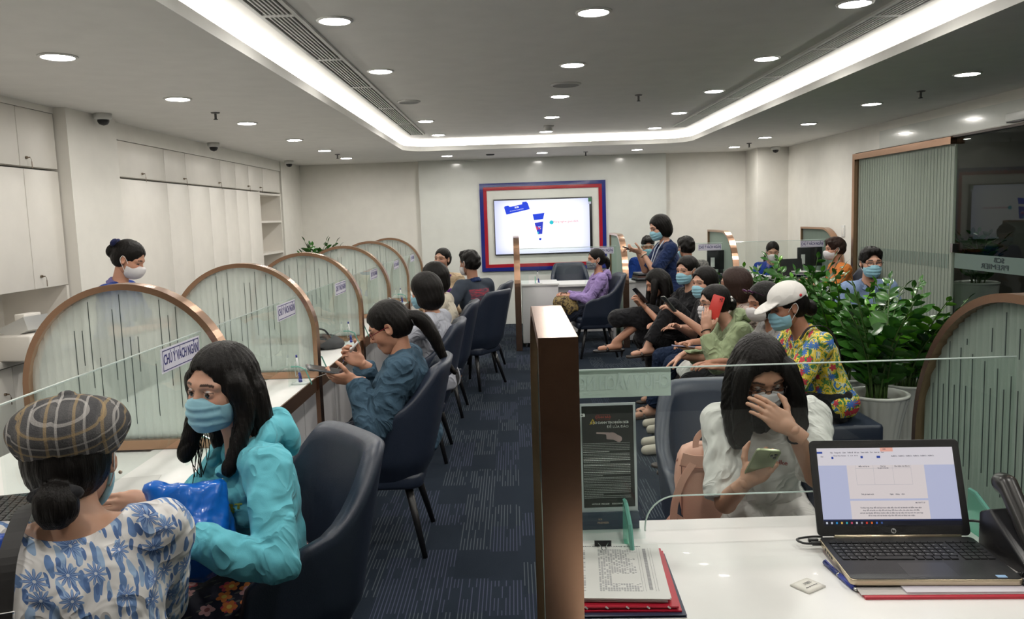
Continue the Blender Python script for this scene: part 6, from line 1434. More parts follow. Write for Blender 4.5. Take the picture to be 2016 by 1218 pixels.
strap('top_handle', [(-.045, -.035, .345), (-.042, -.03, .40), (-.015, -.025, .435), (.015, -.025, .43), (.035, -.03, .39), (.045, -.04, .345)], .022, M_pink, t)
strap('flap', [(-.10, -.066, .335), (-.05, -.073, .325), (.05, -.073, .325), (.10, -.062, .335)], .050, M_pink, t, .005, (0, 0, 1))
strap('flap_edge', [(-.108, -.068, .307), (-.05, -.0765, .298), (.05, -.0765, .298), (.108, -.066, .307)], .004, M_pinkd, t, .004, (0, 0, 1))
strap('shoulder_strap', [(-.05, -.07, .33), (-.10, -.085, .25), (-.128, -.095, .16), (-.135, -.10, .09)], .026, M_pink, t)
strap('shoulder_strap', [(-.13, -.09, .11), (-.155, -.10, .08), (-.165, -.10, .02), (-.145, -.10, -.0)], .020, M_pink, t); strap('shoulder_strap', [(-.13, -.09, .11), (-.09, -.095, .08), (-.07, -.09, .04), (-.045, -.09, .0)], .016, M_pink, t)
bm = B(); tube(bm, [(-.098, -.098, .085), (-.084, -.1, .079)], .006, 8); fin('buckle', bm, mat('gold_buckle', (.6, .45, .2), .25, 1), t)
for sx in (-1, 1):
    bm = B(); tube(bm, [(sx*.10, -.062, z) for z in (.03, .1, .2, .28, .33)], .0022, 6); fin('piping', bm, M_pinkd, t)
bm = B(); tube(bm, [(-.115+.23*i/14, -.018, .355-.06*abs(2*i/14-1)**3+.012) for i in range(15)], .003, 6); fin('zip', bm, M_pinkd, t)
# black sling bag of the capped woman
p = PEOPLE['p6']; pts = [tuple(p['N']+p['R3'] @ v3(*a)) for a in ((-.11, .06, .0), (-.10, -.02, .032), (-.06, -.11, -.02), (.0, -.15, -.12), (.08, -.16, -.25), (.14, -.14, -.38))]
strap('sling_strap', pts, .022, C_black, p['root'], .004, (1, 0, 0))

# ------------------------------------------------------------------ near desk objects
Z0 = .7502
# laptop
t = empty('laptop', (.949, 1.985, Z0+.012), R(-3.8), 'open black laptop with a lit document screen on the near white desk', 'laptop')
M_lap = mat('laptop_black', (.014, .014, .015), .38, grain=.1, gs=400); M_gold = mat('laptop_gold', (.60, .50, .36), .3, .85); M_keyc = mat('key_cap', (.010, .010, .011), .45); M_keyt = mat('key_legend', (.25, .25, .25), .5)
bm = B(); prism(bm, rrect(-.19, .19, -.243, 0, .014), 0, .014); fin('base', bm, M_gold, t, bev=.002, smooth=True)
bm = B(); prism(bm, rrect(-.188, .188, -.241, -.002, .013), .014, .0155); fin('deck', bm, M_lap, t)
bm = B(); prism(bm, rrect(-.055, .055, -.232, -.155, .004), .0155, .0157); fin('touchpad', bm, mat('touchpad', (.022, .022, .023), .3), t)
me_k = None; rowsk = [(14, 0), (14, 1), (14, 2), (13, 3), (12, 4), (10, 5)]
kk = {}
def key_(x, y, w_, d_=.0145):
    if (w_, d_) not in kk: bm = B(); box(bm, -w_/2, w_/2, -d_/2, d_/2, 0, .0022); o = fin('key', bm, M_keyc, t); kk[(w_, d_)] = o.data
    else: o = link('key', kk[(w_, d_)], None, t)
    o.location = (x, y, .0155)
for r__ in range(6):
    y = -.038-r__*.0185
    if r__ == 5: xs = [(-.165, .016), (-.146, .016), (-.127, .016), (-.108, .016), (-.05, .088), (.009, .016), (.028, .016), (.049, .016), (.068, .016), (.087, .016)]
    else: xs = [(-.167+i*.0186, .0160) for i in range(15)]
    for x, w_ in xs: key_(x, y, w_, .010 if r__ == 0 else .0150)
    for i in range(4): key_(.118+i*.0178, y, .0150, .010 if r__ == 0 else .0150)
bm = B(); rnd = random.Random(3)
for r__ in range(1, 6):
    for i in range(15):
        if r__ == 5 and i > 4: break
        x, y = -.167+i*.0186-.002, -.038-r__*.0185+.002; box(bm, x-.002, x+.002, y-.0015, y+.0015, .0177, .0179)
fin('key_legends', bm, M_keyt, t, kind='stuff')
bm = B(); prism(bm, rrect(.135, .157, -.235, -.222, .001), .0156, .0158); fin('sticker', bm, mat('sticker_blue', (.25, .40, .60), .4), t, label='small pale blue processor sticker')
bm = B(); tube(bm, [(-.148, .004, .014), (.165, .004, .014)], .0065, 12); fin('hinge', bm, M_gold, t, smooth=True)
# lid in its own frame, tilted back
th = R(21); ML = Matrix.Translation((0, .004, .016)) @ Matrix.Rotation(-th, 4, 'X') @ Matrix.Rotation(PI/2, 4, 'X')
bm = B(); prism(bm, rrect(-.19, .19, 0, .243, .012), -.004, .003, ML); lid = fin('lid', bm, M_lap, t, bev=.001)
EM = lambda nm, c_, s_=1.0: mat(nm, (0, 0, 0), .5, emis=c_, es=s_*.80)
E_l0 = EM('lap_bg', 'c3c8e6', .92); E_pg = EM('lap_page', 'e6dcdc', .95); E_rb = EM('lap_ribbon', 'e4dfe6', .95); E_tb = EM('lap_taskbar', '16244f', .9); E_bl = EM('lap_blue', '2a4aa8', .9); E_tx = EM('lap_text', '5a5a66', .8); E_or = EM('lap_orange', 'e8785a', .9); E_gy = EM('lap_line', 'b0b0bc', .9)
def lcd(nm, x0, x1, y0, y1, m, l=0): bm = B(); box(bm, x0, x1, y0, y1, .003+l*.00012, .0032+l*.00012, ML); return fin(nm, bm, m, lid)
sx, sy0, sy1 = .1725, .026, .223
lcd('display', -sx, sx, sy0, sy1, E_l0); lcd('ribbon', -sx, sx, sy1-.045, sy1, E_rb, 1); lcd('taskbar', -sx, sx, sy0, sy0+.0115, EM('lap_task2', '0c1020', .8), 1); lcd('status_bar', -sx, sx, sy0+.0115, sy0+.0155, E_tb, 1)
lcd('page', -.100, .096, .093, sy1-.045, E_pg, 2); lcd('page', -.100, .096, sy0+.0155, .088, E_pg, 2); lcd('file_tab', -sx, -sx+.014, sy1-.014, sy1-.009, E_bl, 2); lcd('highlight_tab', -.01, .022, sy1-.010, sy1, EM('lap_peach', 'f0b0a0', .95), 2)
lcd('button', -sx+.036, -sx+.041, sy1-.028, sy1-.022, E_bl, 3); lcd('button', -.062, -.056, sy1-.027, sy1-.021, E_bl, 3); lcd('button', -.021, -.012, sy1-.027, sy1-.021, E_bl, 3)
for a in ((-.078, .062, .128, .1285), (-.078, .062, .170, .1705)): lcd('table_line', *a, E_gy, 3)
for x_ in (-.078, -.033, .016, .062): lcd('table_line', x_, x_+.0004, .128, .178, E_gy, 3)
def ltx(s_, x, y, sz, m=E_tx): text('screen_text', s_, sz, ML @ Matrix.Translation((x, y, .0037)), m, lid, ext=.00005, bold=.0001)
ltx('Mẫu chữ ký và', -.056, .175, .0045); ltx('Chữ ký', -.008, .175, .0045); ltx('Ký, ghi rõ họ tên', -.008, .1705, .004); ltx('Xác nhận của đơn vị', .040, .175, .0045); ltx('Ngày    tháng    năm', .02, .104, .0045); ltx('Thẻ ghi danh mới', -.055, .104, .0045); ltx('Mã TB/TT 27', .075, .082, .0045)
for i, s_ in enumerate(('Trường hợp thay đổi chữ ký trong mẫu dấu của chủ tài khoản và điểm giao dịch', 'thay đổi thì phải có giấy đề nghị thay đổi theo mẫu của ngân hàng gửi đến', 'nơi mở tài khoản để được hướng dẫn và đăng ký lại mẫu chữ ký mới cho phù hợp', 'kể từ ngày chủ tài khoản nộp đơn đề nghị và được xác nhận.')): ltx(s_, 0, .070-.0065*i, .0046)
ltx('Tệp   Trang chủ   Chèn   Thiết kế   Bố cục   Tham chiếu   Thư   Xem lại   Xem', -.07, sy1-.012, .0042); ltx('AaBbCc  AaBbCc  AaBbCc  AaBbCc  AaBbCc  AaBbCc', .07, sy1-.022, .0048); ltx('Times New Roman   12   A A   B I U', -.10, sy1-.020, .0042); ltx('Dán', -sx+.012, sy1-.022, .004); ltx('SCB', .0, sy1-.004, .004)
for i, c_ in enumerate(('e8eefc', 'd0d6e8', '2a9ae0', 'e8c060', '30b0c0', 'd05070', 'd8d8e0', '9090a0', 'e04030', 'e87030', '3a70d0', '4060a0')): lcd('app_icon', -sx+.006+i*.0125, -sx+.0105+i*.0125, sy0+.004, sy0+.009, EM('icon_'+c_, c_, .9), 3)
bm = B(); lathe(bm, [(0, 0), (.0065, 0), (.0065, .0004), (0, .0004)], 20); bm.transform(ML @ Matrix.Translation((0, .0125, .003))); fin('round_logo', bm, mat('logo_grey', (.45, .45, .45), .3), lid)
text('logo_letters', 'hp', .009, ML @ Matrix.Translation((0, .0128, .0036)) @ Matrix.Shear('XY', 4, (0, 0)), M_lap, lid, bold=.0003)
bm = B(); lathe(bm, [(0, 0), (.0028, 0), (0, .0006)], 12); bm.transform(ML @ Matrix.Translation((-.01, .233, .003))); fin('webcam', bm, M_black, lid)
for i, x_ in enumerate((-.06, -.078, -.093, -.108)):
    bm = B(); box(bm, -.1905, -.1895, x_-.005, x_+.005, .004, .010); fin('port', bm, M_gap, t)
bm = B(); tube(bm, eval_spline([(-.19, -.02, .007), (-.225, -.018, .006), (-.24, .0, .005), (-.235, .018, .004), (-.20, .03, .004), (-.17, .03, .004)], 6), .003, 8); fin('power_cable', bm, M_black, t, smooth=True)
bm = B(); box(bm, -.212, -.19, -.026, -.014, .003, .011); box(bm, -.215, -.19, -.005, .005, .003, .011); fin('plug', bm, M_black, t, bev=.001)
# folders under the laptop
t = empty('document_folder', (.96, 1.86, Z0), R(-3), 'red folder with papers lying under the laptop', 'folder')
pbox('cover', -.195, .18, -.160, .12, .0, .006, mat('red_folder', (.42, .01, .03), .35), t); pbox('plastic_sleeve', -.20, .20, -.150, .12, .0062, .007, mat('clear_sleeve', (.55, .52, .50), .2), t); pbox('sheets', -.10, .17, -.147, .11, .0072, .011, mat('sheet_paper', (.60, .57, .62), .6), t)
# pen by the laptop
def bic(a, b, lab):
    a, b = Vector(a), Vector(b); d = b-a; t = empty('ballpoint_pen', tuple(a), 0, lab, 'pen'); r = .0058
    for nm, c0, c1, m, k in (('barrel', 0, .45, mat('pen_dark_blue', (.015, .03, .16), .25), 1), ('ring', .45, .49, M_chrome, 1.03), ('grip', .49, .92, mat('pen_blue_grip', (.02, .04, .28), .35), 1.05), ('tip', .92, 1, M_chrome, .8)):
        bm = B(); tube(bm, [d*c0, d*c1], [r*k, r*k*(.6 if nm == 'tip' else 1)], 12); fin(nm, bm, m, t, smooth=True)
    bm = B(); tube(bm, [d*.02+Vector((0, 0, r)), d*.06+Vector((-.003, 0, r+.004)), d*.30+Vector((-.003, 0, r+.002))], .0015, 6); fin('clip', bm, M_navy, t)
bic((.737, 1.895, Z0+.0062), (.752, 1.745, Z0+.0062), 'dark blue ballpoint pen beside the laptop')
# sachet
t = empty('sachet', (.655, 1.782, Z0), R(33), 'small white paper sachet on the near desk', 'packet')
bm = B(); box(bm, -.030, .030, -.026, .026, 0, .003); bmesh.ops.subdivide_edges(bm, edges=[e for e in bm.edges], cuts=4, use_grid_fill=True)
for v in bm.verts: v.co.z += .0035*math.exp(-((v.co.x/.02)**2+(v.co.y/.017)**2))*(1 if v.co.z > .001 else 0)+.0008
fin('packet', bm, mat('sachet_paper', (.70, .68, .62), .6), t, smooth=True)
text('print', '1002', .012, TR((0, .002, .0085), (0, 0, 0)), mat('grey_print', (.25, .25, .25), .6), t); text('print', 'silica gel do not eat', .005, TR((0, -.010, .0062)), bpy.data.materials['grey_print'], t)
# paper stack with clip, folders beneath
t = empty('paper_stack', (.225, 1.85, Z0+.018), R(-4.5), 'clipped stack of printed lists lying on folders at the near desk', 'papers')
M_pap = mat('print_paper', (.66, .65, .63), .55); M_ink = mat('print_grey', (.36, .36, .38), .7); M_inkd = mat('print_dark', (.20, .20, .21), .7)
rnd = random.Random(4)
for i in range(7):
    M_ = TR((rnd.uniform(-.004, .004), rnd.uniform(-.004, .004)-.001*i, .0016*i), (0, 0, rnd.uniform(-.02, .02))); bm = B(); box(bm, -.105, .105, -.148, .148, 0, .0011, M_); fin('sheet', bm, M_pap, t)
zt = .0016*6+.0013
def line(x0, x1, y, h_, m=M_ink): return (x0, x1, y, y+h_, zt, zt+.0003)
bm = B()
for i in range(46):
    y = .104-i*.0050; L_ = .07+.03*rnd.random() if i < 28 else (.035 if i < 38 else .10); 
    if 30 < i < 38: L_ = .03
    x0 = -.045
    for k in range(int(L_/.006)):
        if rnd.random() < .82: box(bm, x0+k*.006, x0+k*.006+.0045, y, y+.0020, zt, zt+.0003)
    for k in range(3):
        if rnd.random() < .6: box(bm, -.098+k*.008, -.098+k*.008+.0055, y, y+.0020, zt, zt+.0003)
for i in range(54): box(bm, .066, .074, .108-i*.0042, .110-i*.0042, zt, zt+.0003)
fin('printed_rows', bm, M_ink, t, kind='stuff')
bm = B()
for x_ in (.052, .058, .080, .086): box(bm, x_, x_+.0004, -.12, .115, zt, zt+.0003)
fin('table_rules', bm, M_inkd, t, kind='stuff'); text('heading', 'DANH SÁCH KHÁCH HÀNG GIAO DỊCH', .008, TR((-.01, .124, zt+.0002)), M_inkd, t)
c_ = empty('binder_clip', (.205, 1.985, Z0+.030), R(-3), 'black binder clip gripping the top of the paper stack', 'clip')
bm = B(); prism(bm, [(-.012, -.008), (.012, -.002), (.012, .002), (-.012, .010)], -.021, .021, Matrix(((0, 0, 1, 0), (1, 0, 0, .004), (0, 1, 0, .003), (0, 0, 0, 1)))); fin('spring_body', bm, M_black, c_)
bm = B(); tube(bm, eval_spline([(-.014, -.008, .010), (-.010, -.022, .010), (-.005, -.034, .008), (-.006, -.042, .007), (0, -.047, .006), (.006, -.042, .007), (.005, -.034, .008), (.010, -.022, .010), (.014, -.008, .010)], 5), .0013, 6); fin('wire_handle', bm, M_chrome, c_, smooth=True)
t = empty('document_folder', (.232, 1.84, Z0+.006), R(-3), 'red folder under the clipped papers on the near desk', 'folder'); M_rf = bpy.data.materials['red_folder']
pbox('cover', -.118, .118, -.165, .15, 0, .0035, M_rf, t); pbox('cover', -.115, .112, -.16, .15, .007, .0105, M_rf, t); pbox('sheets', -.108, .108, -.15, .14, .0036, .0069, M_pap, t)
for i in range(5): bm = B(); box(bm, -.004, .004, -.0005, .0005, 0, .0034, TR((-.09+i*.045, -.1605, .007), (0, R(40), 0))); fin('white_mark', bm, M_pap, t)
t = empty('document_folder', (.235, 1.83, Z0), R(-2), 'navy folder at the bottom of the paper pile', 'folder'); pbox('cover', -.12, .12, -.17, .15, 0, .0015, M_navyf := mat('navy_folder', (.012, .018, .05), .35), t); pbox('cover', -.12, .12, -.17, .15, .0045, .0058, M_navyf, t); pbox('sheets', -.11, .11, -.16, .14, .0016, .0044, mat('navy_folder_fill', (.03, .035, .06), .5), t)
# acrylic poster stand
t = empty('poster_stand', (.245, 2.165, Z0+.001), R(0), 'acrylic stand with a black warning leaflet left of the girl', 'leaflet stand')
MP = Matrix.Rotation(R(-4), 4, 'X') @ Matrix.Rotation(PI/2, 4, 'X')
bm = B(); box(bm, -.078, .078, .045, .350, -.003, .0); bm.transform(MP); fin('acrylic_frame', bm, mat('acrylic_rim', (.55, .58, .60), .12, coat=.4), t)
bm = B(); box(bm, -.071, .071, .060, .343, .0002, .001); bm.transform(MP); lf = fin('leaflet', bm, mat('leaflet_black', (.014, .015, .014), .45, coat=.0), t)
bm = B(); box(bm, -.080, .080, .0, .047, -.004, .008); bm.transform(MP); bs = fin('navy_base', bm, mat('navy_board', (.05, .065, .10), .35), t)
pbox('foot', -.08, .08, -.03, .035, 0, .004, M_glass, t)
M_lw = mat('leaflet_white', (.85, .85, .82), .5); M_lg = mat('leaflet_grey', (.34, .35, .34), .5)
def ltext(s_, x, y, sz, m=M_lw, align='CENTER', b=0, sxx=1, parent=lf, zz=.0014): text('lettering', s_, sz, MP @ Matrix.Translation((x, y, zz)), m, parent, ext=.0001, align=align, bold=b, sx=sxx)
ltext('MẠO DANH TIN NHẮN SCB', .058, .296, .0088, b=.0003, align='RIGHT', sxx=.95); ltext('ĐỂ LỪA ĐẢO', .058, .284, .0100, align='RIGHT'); ltext('SCB', -.072, .318, .012, b=.0005); 
ltext('CẢNH BÁO', -.012, .311, .0085, mat('leaflet_red', (.40, .05, .03), .5), b=.0002)
bm = B()
for a in ((-.031, .007, .3175, .3181), (-.031, .007, .3035, .3041), (-.031, -.0304, .3035, .3181), (.0064, .007, .3035, .3181)): box(bm, *a, .001, .0015)
bm.transform(MP @ Matrix.Translation((0, 0, 0))); fin('stamp_border', bm, bpy.data.materials['leaflet_red'], lf)
bm = B(); prism(bm, [(-.050, .292), (-.032, .294), (-.041, .308)], .001, .0015, MP); fin('warning_triangle', bm, mat('leaflet_yellow', (.75, .52, .03), .5), lf); ltext('!', -.041, .298, .010, M_black, b=.0006, zz=.0017)
F = Fld((-.04, -.03, -.012), (.06, .03, .012), .0016)   # small printed pointing hand, low relief
F.cone((-.030, .006, 0), (.0, .004, 0), .0026, .0030, k=.002); F.ell((.010, -.003, 0), (.014, .010, .003), k=.004)
for i in range(3): F.cone((-.002, -.001-i*.0045, 0), (.010, -.003-i*.004, 0), .0025, .0028, k=.0015)
F.cone((.014, -.004, 0), (.030, -.012, 0), .008, .009, k=.004); V, Q = F.mesh(); me = npmesh('printed_hand', V*v3(1, 1, .15)+v3(-.0, .262, .0014), Q, [mat('leaflet_hand', (.60, .42, .42), .5)]); me.transform(MP); link('printed_hand', me, None, lf)
rnd = random.Random(8); bm = B(); bm2 = B()
for i in range(33):
    y = .238-i*.00475
    if i in (6, 12, 20, 24): y -= .001
    x = -.069
    e_ = .060 if i not in (5, 11, 19, 30) else -.02+.03*rnd.random()
    while x < e_: w_ = rnd.uniform(.0015, .006); box(bm2 if i in (5, 9, 10, 13, 17) else bm, x, min(x+w_, e_), y, y+.0017, .001, .0013, MP); x += w_+.0009
fin('small_print', bm, M_lg, lf, kind='stuff'); fin('bold_print', bm2, M_lw, lf, kind='stuff'); ltext('HOTLINE 1900 6538     SCB.COM.VN', -.005, .069, .0055, M_lw)
ltext('SCB', -.028, .028, .006, mat('copper_print', (.60, .42, .33), .45), parent=bs, zz=.0084); ltext('PREMIER', -.020, .018, .0085, bpy.data.materials['copper_print'], parent=bs, zz=.0084)
# desk phone
t = empty('desk_phone', (1.262, 1.865, Z0), R(4), 'black desk telephone at the right edge of the near desk', 'telephone')
bm = B(); prism(bm, [(-.09, 0), (.10, 0), (.10, .10), (.06, .12), (-.09, .02)], -.11, .11, Matrix(((0, 0, 1, 0), (1, 0, 0, 0), (0, 1, 0, 0), (0, 0, 0, 1)))); fin('body', bm, M_black, t, bev=.006, smooth=True)
F = Fld((-.05, -.13, -.04), (.05, .15, .06), .004); F.cone((0, -.085, .0), (0, .10, .004), .020, .020, k=.01, flat=((1, 0, 0), 1.25)); F.ell((0, -.092, -.012), (.026, .028, .022), k=.012); F.ell((0, .105, -.010), (.026, .028, .022), k=.012)
V, Q = F.mesh(); V = smooth_verts(V, Q, 1); me = npmesh('handset', V, Q, [mat('handset_black', (.018, .017, .016), .3)]); me.transform(TR((-.065, .0, .105), (R(48), 0, 0))); link('handset', me, None, t)
MB_ = TR((.03, .0, .088), (R(33), 0, 0))
for i in range(4):
    for j in range(3): bm = B(); box(bm, -.008, .008, -.005, .005, 0, .004, MB_ @ Matrix.Translation((.0+j*.024-.01, -.055+i*.017, -.006))); fin('key', bm, mat('phone_key', (.10, .10, .10), .4), t)
bm = B(); box(bm, -.03, .05, .02, .055, -.004, 0.001, MB_); fin('display', bm, mat('phone_lcd', (.13, .16, .15), .2), t)
coil = []
for i in range(150): a = i*.9; u = i/149; cx_, cy_ = -.085-.06*math.sin(u*2.6), -.08-.05*u+.02*math.sin(u*5); coil.append((cx_+.007*math.cos(a), cy_+.004*math.cos(a), .012+.007*math.sin(a)))
bm = B(); tube(bm, coil, .0022, 5); fin('coiled_cord', bm, M_black, t, smooth=True)
bm = B(); tube(bm, eval_spline([(1.20, 1.96, .81), (1.16, 2.02, .80), (1.10, 2.04, .78), (1.0, 2.03, .765)], 8), .0035, 8); fin('cable', bm, M_black, None, smooth=True, label='black cable running from the desk phone behind the laptop', cat='cable')
t = empty('mobile_phone', (1.20, 1.70, Z0), R(20), 'black flip phone lying in front of the desk telephone', 'phone'); bm = B(); prism(bm, rrect(-.03, .03, -.06, .06, .01), 0, .018); fin('case', bm, M_black, t, bev=.004, smooth=True); bm = B(); prism(bm, rrect(-.024, .024, -.05, .0, .005), .018, .0186); fin('keypad', bm, S_dark, t)

# ------------------------------------------------------------------ left counter objects
t = empty('laptop', (-1.62, 2.42, .743), R(-75), 'open black laptop on the teller desk behind the plaid cap', 'laptop')
pbox('base', -.18, .18, -.12, .12, 0, .018, M_lap, t, bev=.002)
for r__ in range(5):
    for i in range(14): key_o = link('key', list(kk.values())[1], None, t); key_o.location = (-.155+i*.0235, -.045+r__*.024, .0185); key_o.scale = (1.25, 1.3, 1)
bm = B(); box(bm, -.18, .18, 0, .235, -.003, .003, TR((0, .12, .016), (R(75), 0, 0))); fin('lid', bm, M_lap, t)
t = empty('bottle', (-1.10, 1.64, .751), 0, 'water bottle with blue cap at the lower left edge', 'bottle'); bm = B(); lathe(bm, [(0, 0), (.03, .0), (.033, .01), (.033, .15), (.022, .19), (.014, .20), (.014, .215)], 28); fin('body', bm, M_glass, t, smooth=True)
bm = B(); lathe(bm, [(0, .235), (.015, .235), (.016, .21), (.016, .205)], 24); fin('cap', bm, mat('cap_blue', (.01, .07, .45), .35), t, smooth=True)
t = empty('form_sheets', (-1.36, 2.62, .7505), R(12), 'loose white form sheets on the near counter', 'papers')
for i in range(3): pbox('sheet', -.1+i*.01, .1+i*.01, -.14, .14, .0006*i, .0006*i+.0005, M_pap, t)
F = Fld((-.2, -.14, -.02), (.2, .14, .16), .009); F.ell((0, 0, .05), (.13, .09, .055), k=.03); F.ell((.08, .02, .03), (.08, .08, .04), k=.03); F.folds(.012, 30, 6); V, Q = F.mesh(); V = smooth_verts(V, Q, 1)
o_ = link('handbag', npmesh('handbag', V, Q, [mat('dark_grey_fabric', (.05, .052, .055), .7)]), None, None, label='dark grey soft bag lying on the counter behind the second arch', cat='bag'); o_.location = (-1.36, 5.55, .75)
bm = B(); tube(bm, eval_spline([(-.08, -.03, .08), (-.05, -.05, .14), (.04, -.05, .14), (.08, -.03, .08)], 5), .007, 8); fin('handle', bm, M_black, o_, smooth=True)
# rear desk objects
for x, y, l in ((2.62, 10.25, 'black monitor box on the desk behind the patterned shirt man'), (3.78, 10.3, 'black monitor on the desk behind the person in orange')):
    t = empty('monitor', (x, y, .755), 0, l, 'monitor'); pbox('panel', -.17, .17, -.02, .02, .12, .36, M_black, t, bev=.006); pbox('stand', -.03, .03, -.01, .03, .01, .14, M_black, t); pbox('foot', -.1, .1, -.07, .07, 0, .012, M_black, t, bev=.003); pbox('label', -.13, -.08, -.0225, -.0205, .15, .27, M_trim, t)
t = empty('laptop', (3.45, 10.12, .755), R(180), 'dark laptop open in front of the uniformed teller', 'laptop'); pbox('base', -.17, .17, -.22, 0, 0, .015, M_lap, t); bm = B(); box(bm, -.17, .17, 0, .22, -.004, .004, TR((0, 0, .014), (R(105), 0, 0))); fin('lid', bm, M_lap, t)
t = empty('brochure_stack', (3.62, 10.02, .787), 0, 'navy and white brochures on the right rear desk', 'papers'); 
for i in range(4): pbox('brochure', -.15, .15, -.10, .10, .012*i, .012*i+.011, (M_navyf, M_pap)[i % 2], t)
t = empty('folder_pile', (1.62, 10.0, .787), R(10), 'pile of dark folders on the desk behind the standing woman', 'folders')
for i in range(5): pbox('folder', -.14+.006*i, .14, -.11, .11, .02*i, .02*i+.018, (C_black, mat('grey_folder', (.2, .2, .22), .5), mat('brown_folder', (.12, .06, .05), .5))[i % 3], t)

# ------------------------------------------------------------------ plants
def leaf_mesh():
    bm = B(); n = 7; rows = []
    for i in range(n+1):
        u = i/n; w_ = .5*math.sin(PI*min(1, u*.93+.04))**.75*(1-.25*u); z = -.16*u*u+.02
        rows.append([bm.verts.new((-w_*.60, u, z+.04*w_*2)), bm.verts.new((-w_*.3, u, z+.012)), bm.verts.new((0, u, z-.012)), bm.verts.new((w_*.3, u, z+.012)), bm.verts.new((w_*.60, u, z+.04*w_*2))])
    for a, b in zip(rows, rows[1:]):
        for k in range(4): bm.faces.new((a[k], a[k+1], b[k+1], b[k]))
    me = bpy.data.meshes.new('leaf'); bm.to_mesh(me); bm.free(); me.shade_smooth(); return me
def leafmat(name, a, b):
    t = NT(name); oi = t.n('ShaderNodeObjectInfo'); n = t.noise(t.obj(), 3, 2); t.base(t.mix(t.math('MULTIPLY', t.math('ADD', oi.outputs['Random'], n[0]), .5), a, b)); t.b.inputs['Roughness'].default_value = .24; t.b.inputs['Specular IOR Level'].default_value = .55; return t.m
M_leaf = leafmat('glossy_leaf', (.010, .055, .011), (.05, .17, .02)); M_leafy = leafmat('young_leaf', (.05, .22, .015), (.16, .42, .03)); M_stem = mat('green_stem', (.05, .10, .02), .45); M_soil = mat('soil', (.03, .022, .015), .9)
LM = leaf_mesh(); LM.materials.append(M_leaf); LMy = LM.copy(); LMy.materials.clear(); LMy.materials.append(M_leafy)
def zz_plant(x, y, z, nst, H_, sp, seed, lab, pot=None, nl=14, ls=.100, young=.15, zr=(0, 2*PI)):
    r_ = random.Random(seed); t = empty('potted_plant', (x, y, 0), 0, lab, 'plant')
    pz = z
    if pot: pot(t, z)
    bm = B(); lathe(bm, [(0, .0), (.15, .0)], 24, (0, 0, pz-.03)); fin('soil', bm, M_soil, t)
    for s_ in range(nst):
        az = r_.uniform(*zr); out = sp*(.35+.65*r_.random()); h_ = H_*(.60+.40*r_.random()); P_ = [(r_.uniform(-.06, .06), r_.uniform(-.06, .06), pz-.03)]; dx, dy = math.cos(az), math.sin(az); x0, y0 = P_[0][:2]
        for u in (.33, .66, 1.0): P_.append((x0+dx*out*u**1.7, y0+dy*out*u**1.7, pz-.03+h_*(u-.12*u*u*(out/sp))))
        L_ = eval_spline(P_, 8); n_ = len(L_)
        bm = B(); tube(bm, [tuple(p_) for p_ in L_[::3]+[L_[-1]]], [.0075*(1-.75*i/9) for i in range(len(L_[::3])+1)], 6); st_ = fin('stem', bm, M_stem, t, smooth=True)
        yng = r_.random() < young; me = LMy if yng else LM; tg0 = None
        for k in range(nl):
            u = .22+.76*(k/(nl-1)); i = min(n_-2, int(u*(n_-1))); p_ = L_[i]; tg = nrm(L_[i+1]-L_[i]); side_ = nrm(np.cross(tg, v3(-dy*.2+.1*r_.random(), dx*.2, 1) if abs(tg[2]) < .9 else v3(dx, dy, 0)))
            q = 1 if k % 2 else -1
            if k == nl-1: d = tg
            else: d = nrm(side_*q*.9+tg*.62+v3(r_.uniform(-.1, .1), r_.uniform(-.1, .1), r_.uniform(-.1, .1)))
            nn = np.cross(side_, tg); nn = nn*(1 if nn[2]+.5*(nn[0]*dx+nn[1]*dy)*-1 > 0 else -1); nn = nrm(nn+v3(r_.uniform(-.45, .45), r_.uniform(-.45, .45), r_.uniform(0, .5))); nn = nrm(nn-d*(nn@d)); xx = np.cross(d, nn); sc = ls*(.75+.5*math.sin(PI*u))*(1 if k < nl-3 else .75)
            o = bpy.data.objects.new('leaf', me); COL.objects.link(o); o.parent = st_
            o.matrix_local = Matrix([[xx[j]*sc*1.0, d[j]*sc, nn[j]*sc, p_[j]] for j in range(3)]+[[0, 0, 0, 1]])
    return t
def fluted_pot(r0, r1, h_, m, fl=.04, nf=22):
    def f(t, z):
        bm = B(); lathe(bm, [(0, 0), (r0, 0), (r0*1.02, .01)], 88); prof = [(r0*1.02+(r1-r0)*(.35*u+.65*u**2.2), .01+(h_-.03)*u) for u in [i/12 for i in range(13)]]
        lathe(bm, prof, 132, flute=fl, nfl=nf); fin('pot', bm, m, t, smooth=True)
        bm = B(); lathe(bm, [(r1*.99, h_-.024), (r1*1.04, h_-.014), (r1*1.04, h_-.004), (r1*1.0, h_), (r1*.90, h_-.002), (r1*.88, h_-.04), (r1*.86, h_-.06)], 64); fin('rim', bm, m, t, smooth=True)
    return f
M_pot = mat('white_ceramic', (.66, .66, .62), .22, coat=.3)
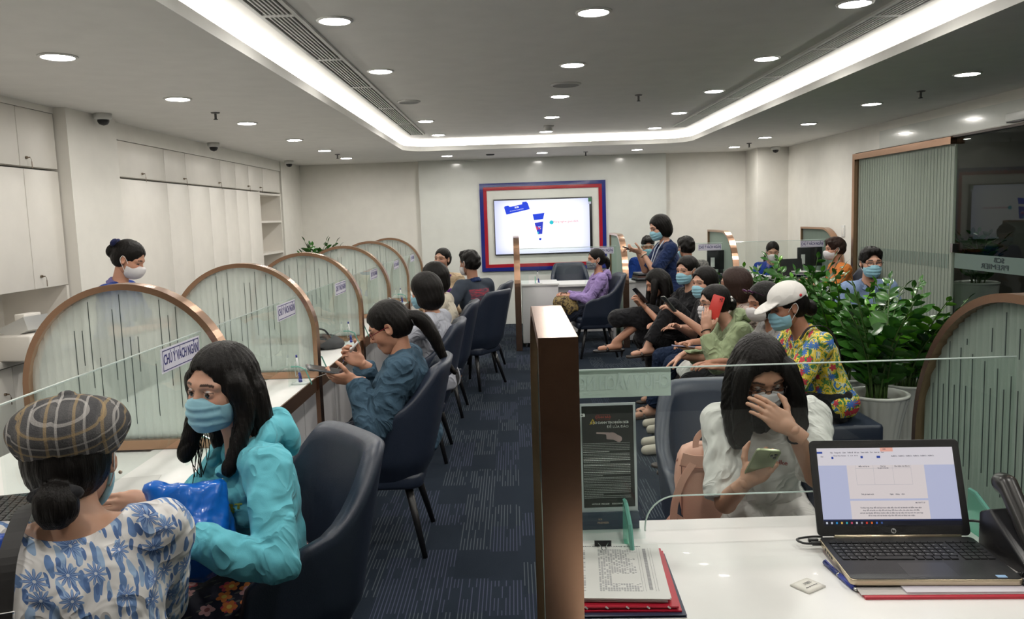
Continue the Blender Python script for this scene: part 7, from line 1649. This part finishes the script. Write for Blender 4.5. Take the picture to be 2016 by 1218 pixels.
zz_plant(2.16, 4.78, .47, 21, .86, .36, 1, 'lush potted green plant in the fluted white pot, nearest the girl', fluted_pot(.105, .178, .5, M_pot), young=.12)
zz_plant(2.16, 5.32, .47, 21, .90, .42, 2, 'potted green plant, second pot behind the white capped woman', fluted_pot(.105, .178, .5, M_pot), young=.18)
zz_plant(2.14, 6.0, .47, 21, .95, .46, 3, 'potted green plant, third in the row beside the bench', fluted_pot(.105, .178, .5, M_pot), young=.3)
zz_plant(2.12, 6.75, .47, 21, .82, .44, 4, 'potted green plant, fourth in the row beside the bench', fluted_pot(.105, .178, .5, M_pot), young=.3)
zz_plant(2.08, 7.5, .47, 21, .74, .5, 5, 'potted green plant at the far end of the row beside the bench', fluted_pot(.105, .178, .5, M_pot), young=.1)
zz_plant(2.62, 5.35, .40, 21, .80, .42, 6, 'bright green potted plant in front of the man in blue shirt', fluted_pot(.095, .16, .43, M_pot), young=.5)
zz_plant(-2.72, 11.2, .64, 18, .88, .36, 7, 'dark green potted plant in the far left corner', fluted_pot(.13, .20, .64, M_pot), nl=12, ls=.13, young=0)
def tall_pot(t, z):
    bm = B(); prof = [(.15+.055*(i/14)+.0*i, .79*i/14) for i in range(15)]; seg = 72; rings = []
    for k, (r_, zz) in enumerate(prof): rings.append([bm.verts.new(((r_+.008*(abs(math.sin(j*PI/6+(k % 2)*PI/2)))) * math.cos(2*PI*j/seg), (r_+.008*(abs(math.sin(j*PI/6+(k % 2)*PI/2))))*math.sin(2*PI*j/seg), zz)) for j in range(seg)])
    for a, b in zip(rings, rings[1:]):
        for j in range(seg): bm.faces.new((a[j], a[(j+1) % seg], b[(j+1) % seg], b[j]))
    bm.faces.new(rings[0][::-1]); fin('pot', bm, M_pot, t, smooth=True); bm = B(); lathe(bm, [(.20, .78), (.217, .785), (.217, .80), (.20, .805), (.19, .78), (.185, .73)], 64); fin('rim', bm, M_pot, t, smooth=True)
zz_plant(4.75, 8.30, .78, 14, .62, .30, 8, 'plant in tall white pot behind the glass front', tall_pot, young=0, nl=13, ls=.12)
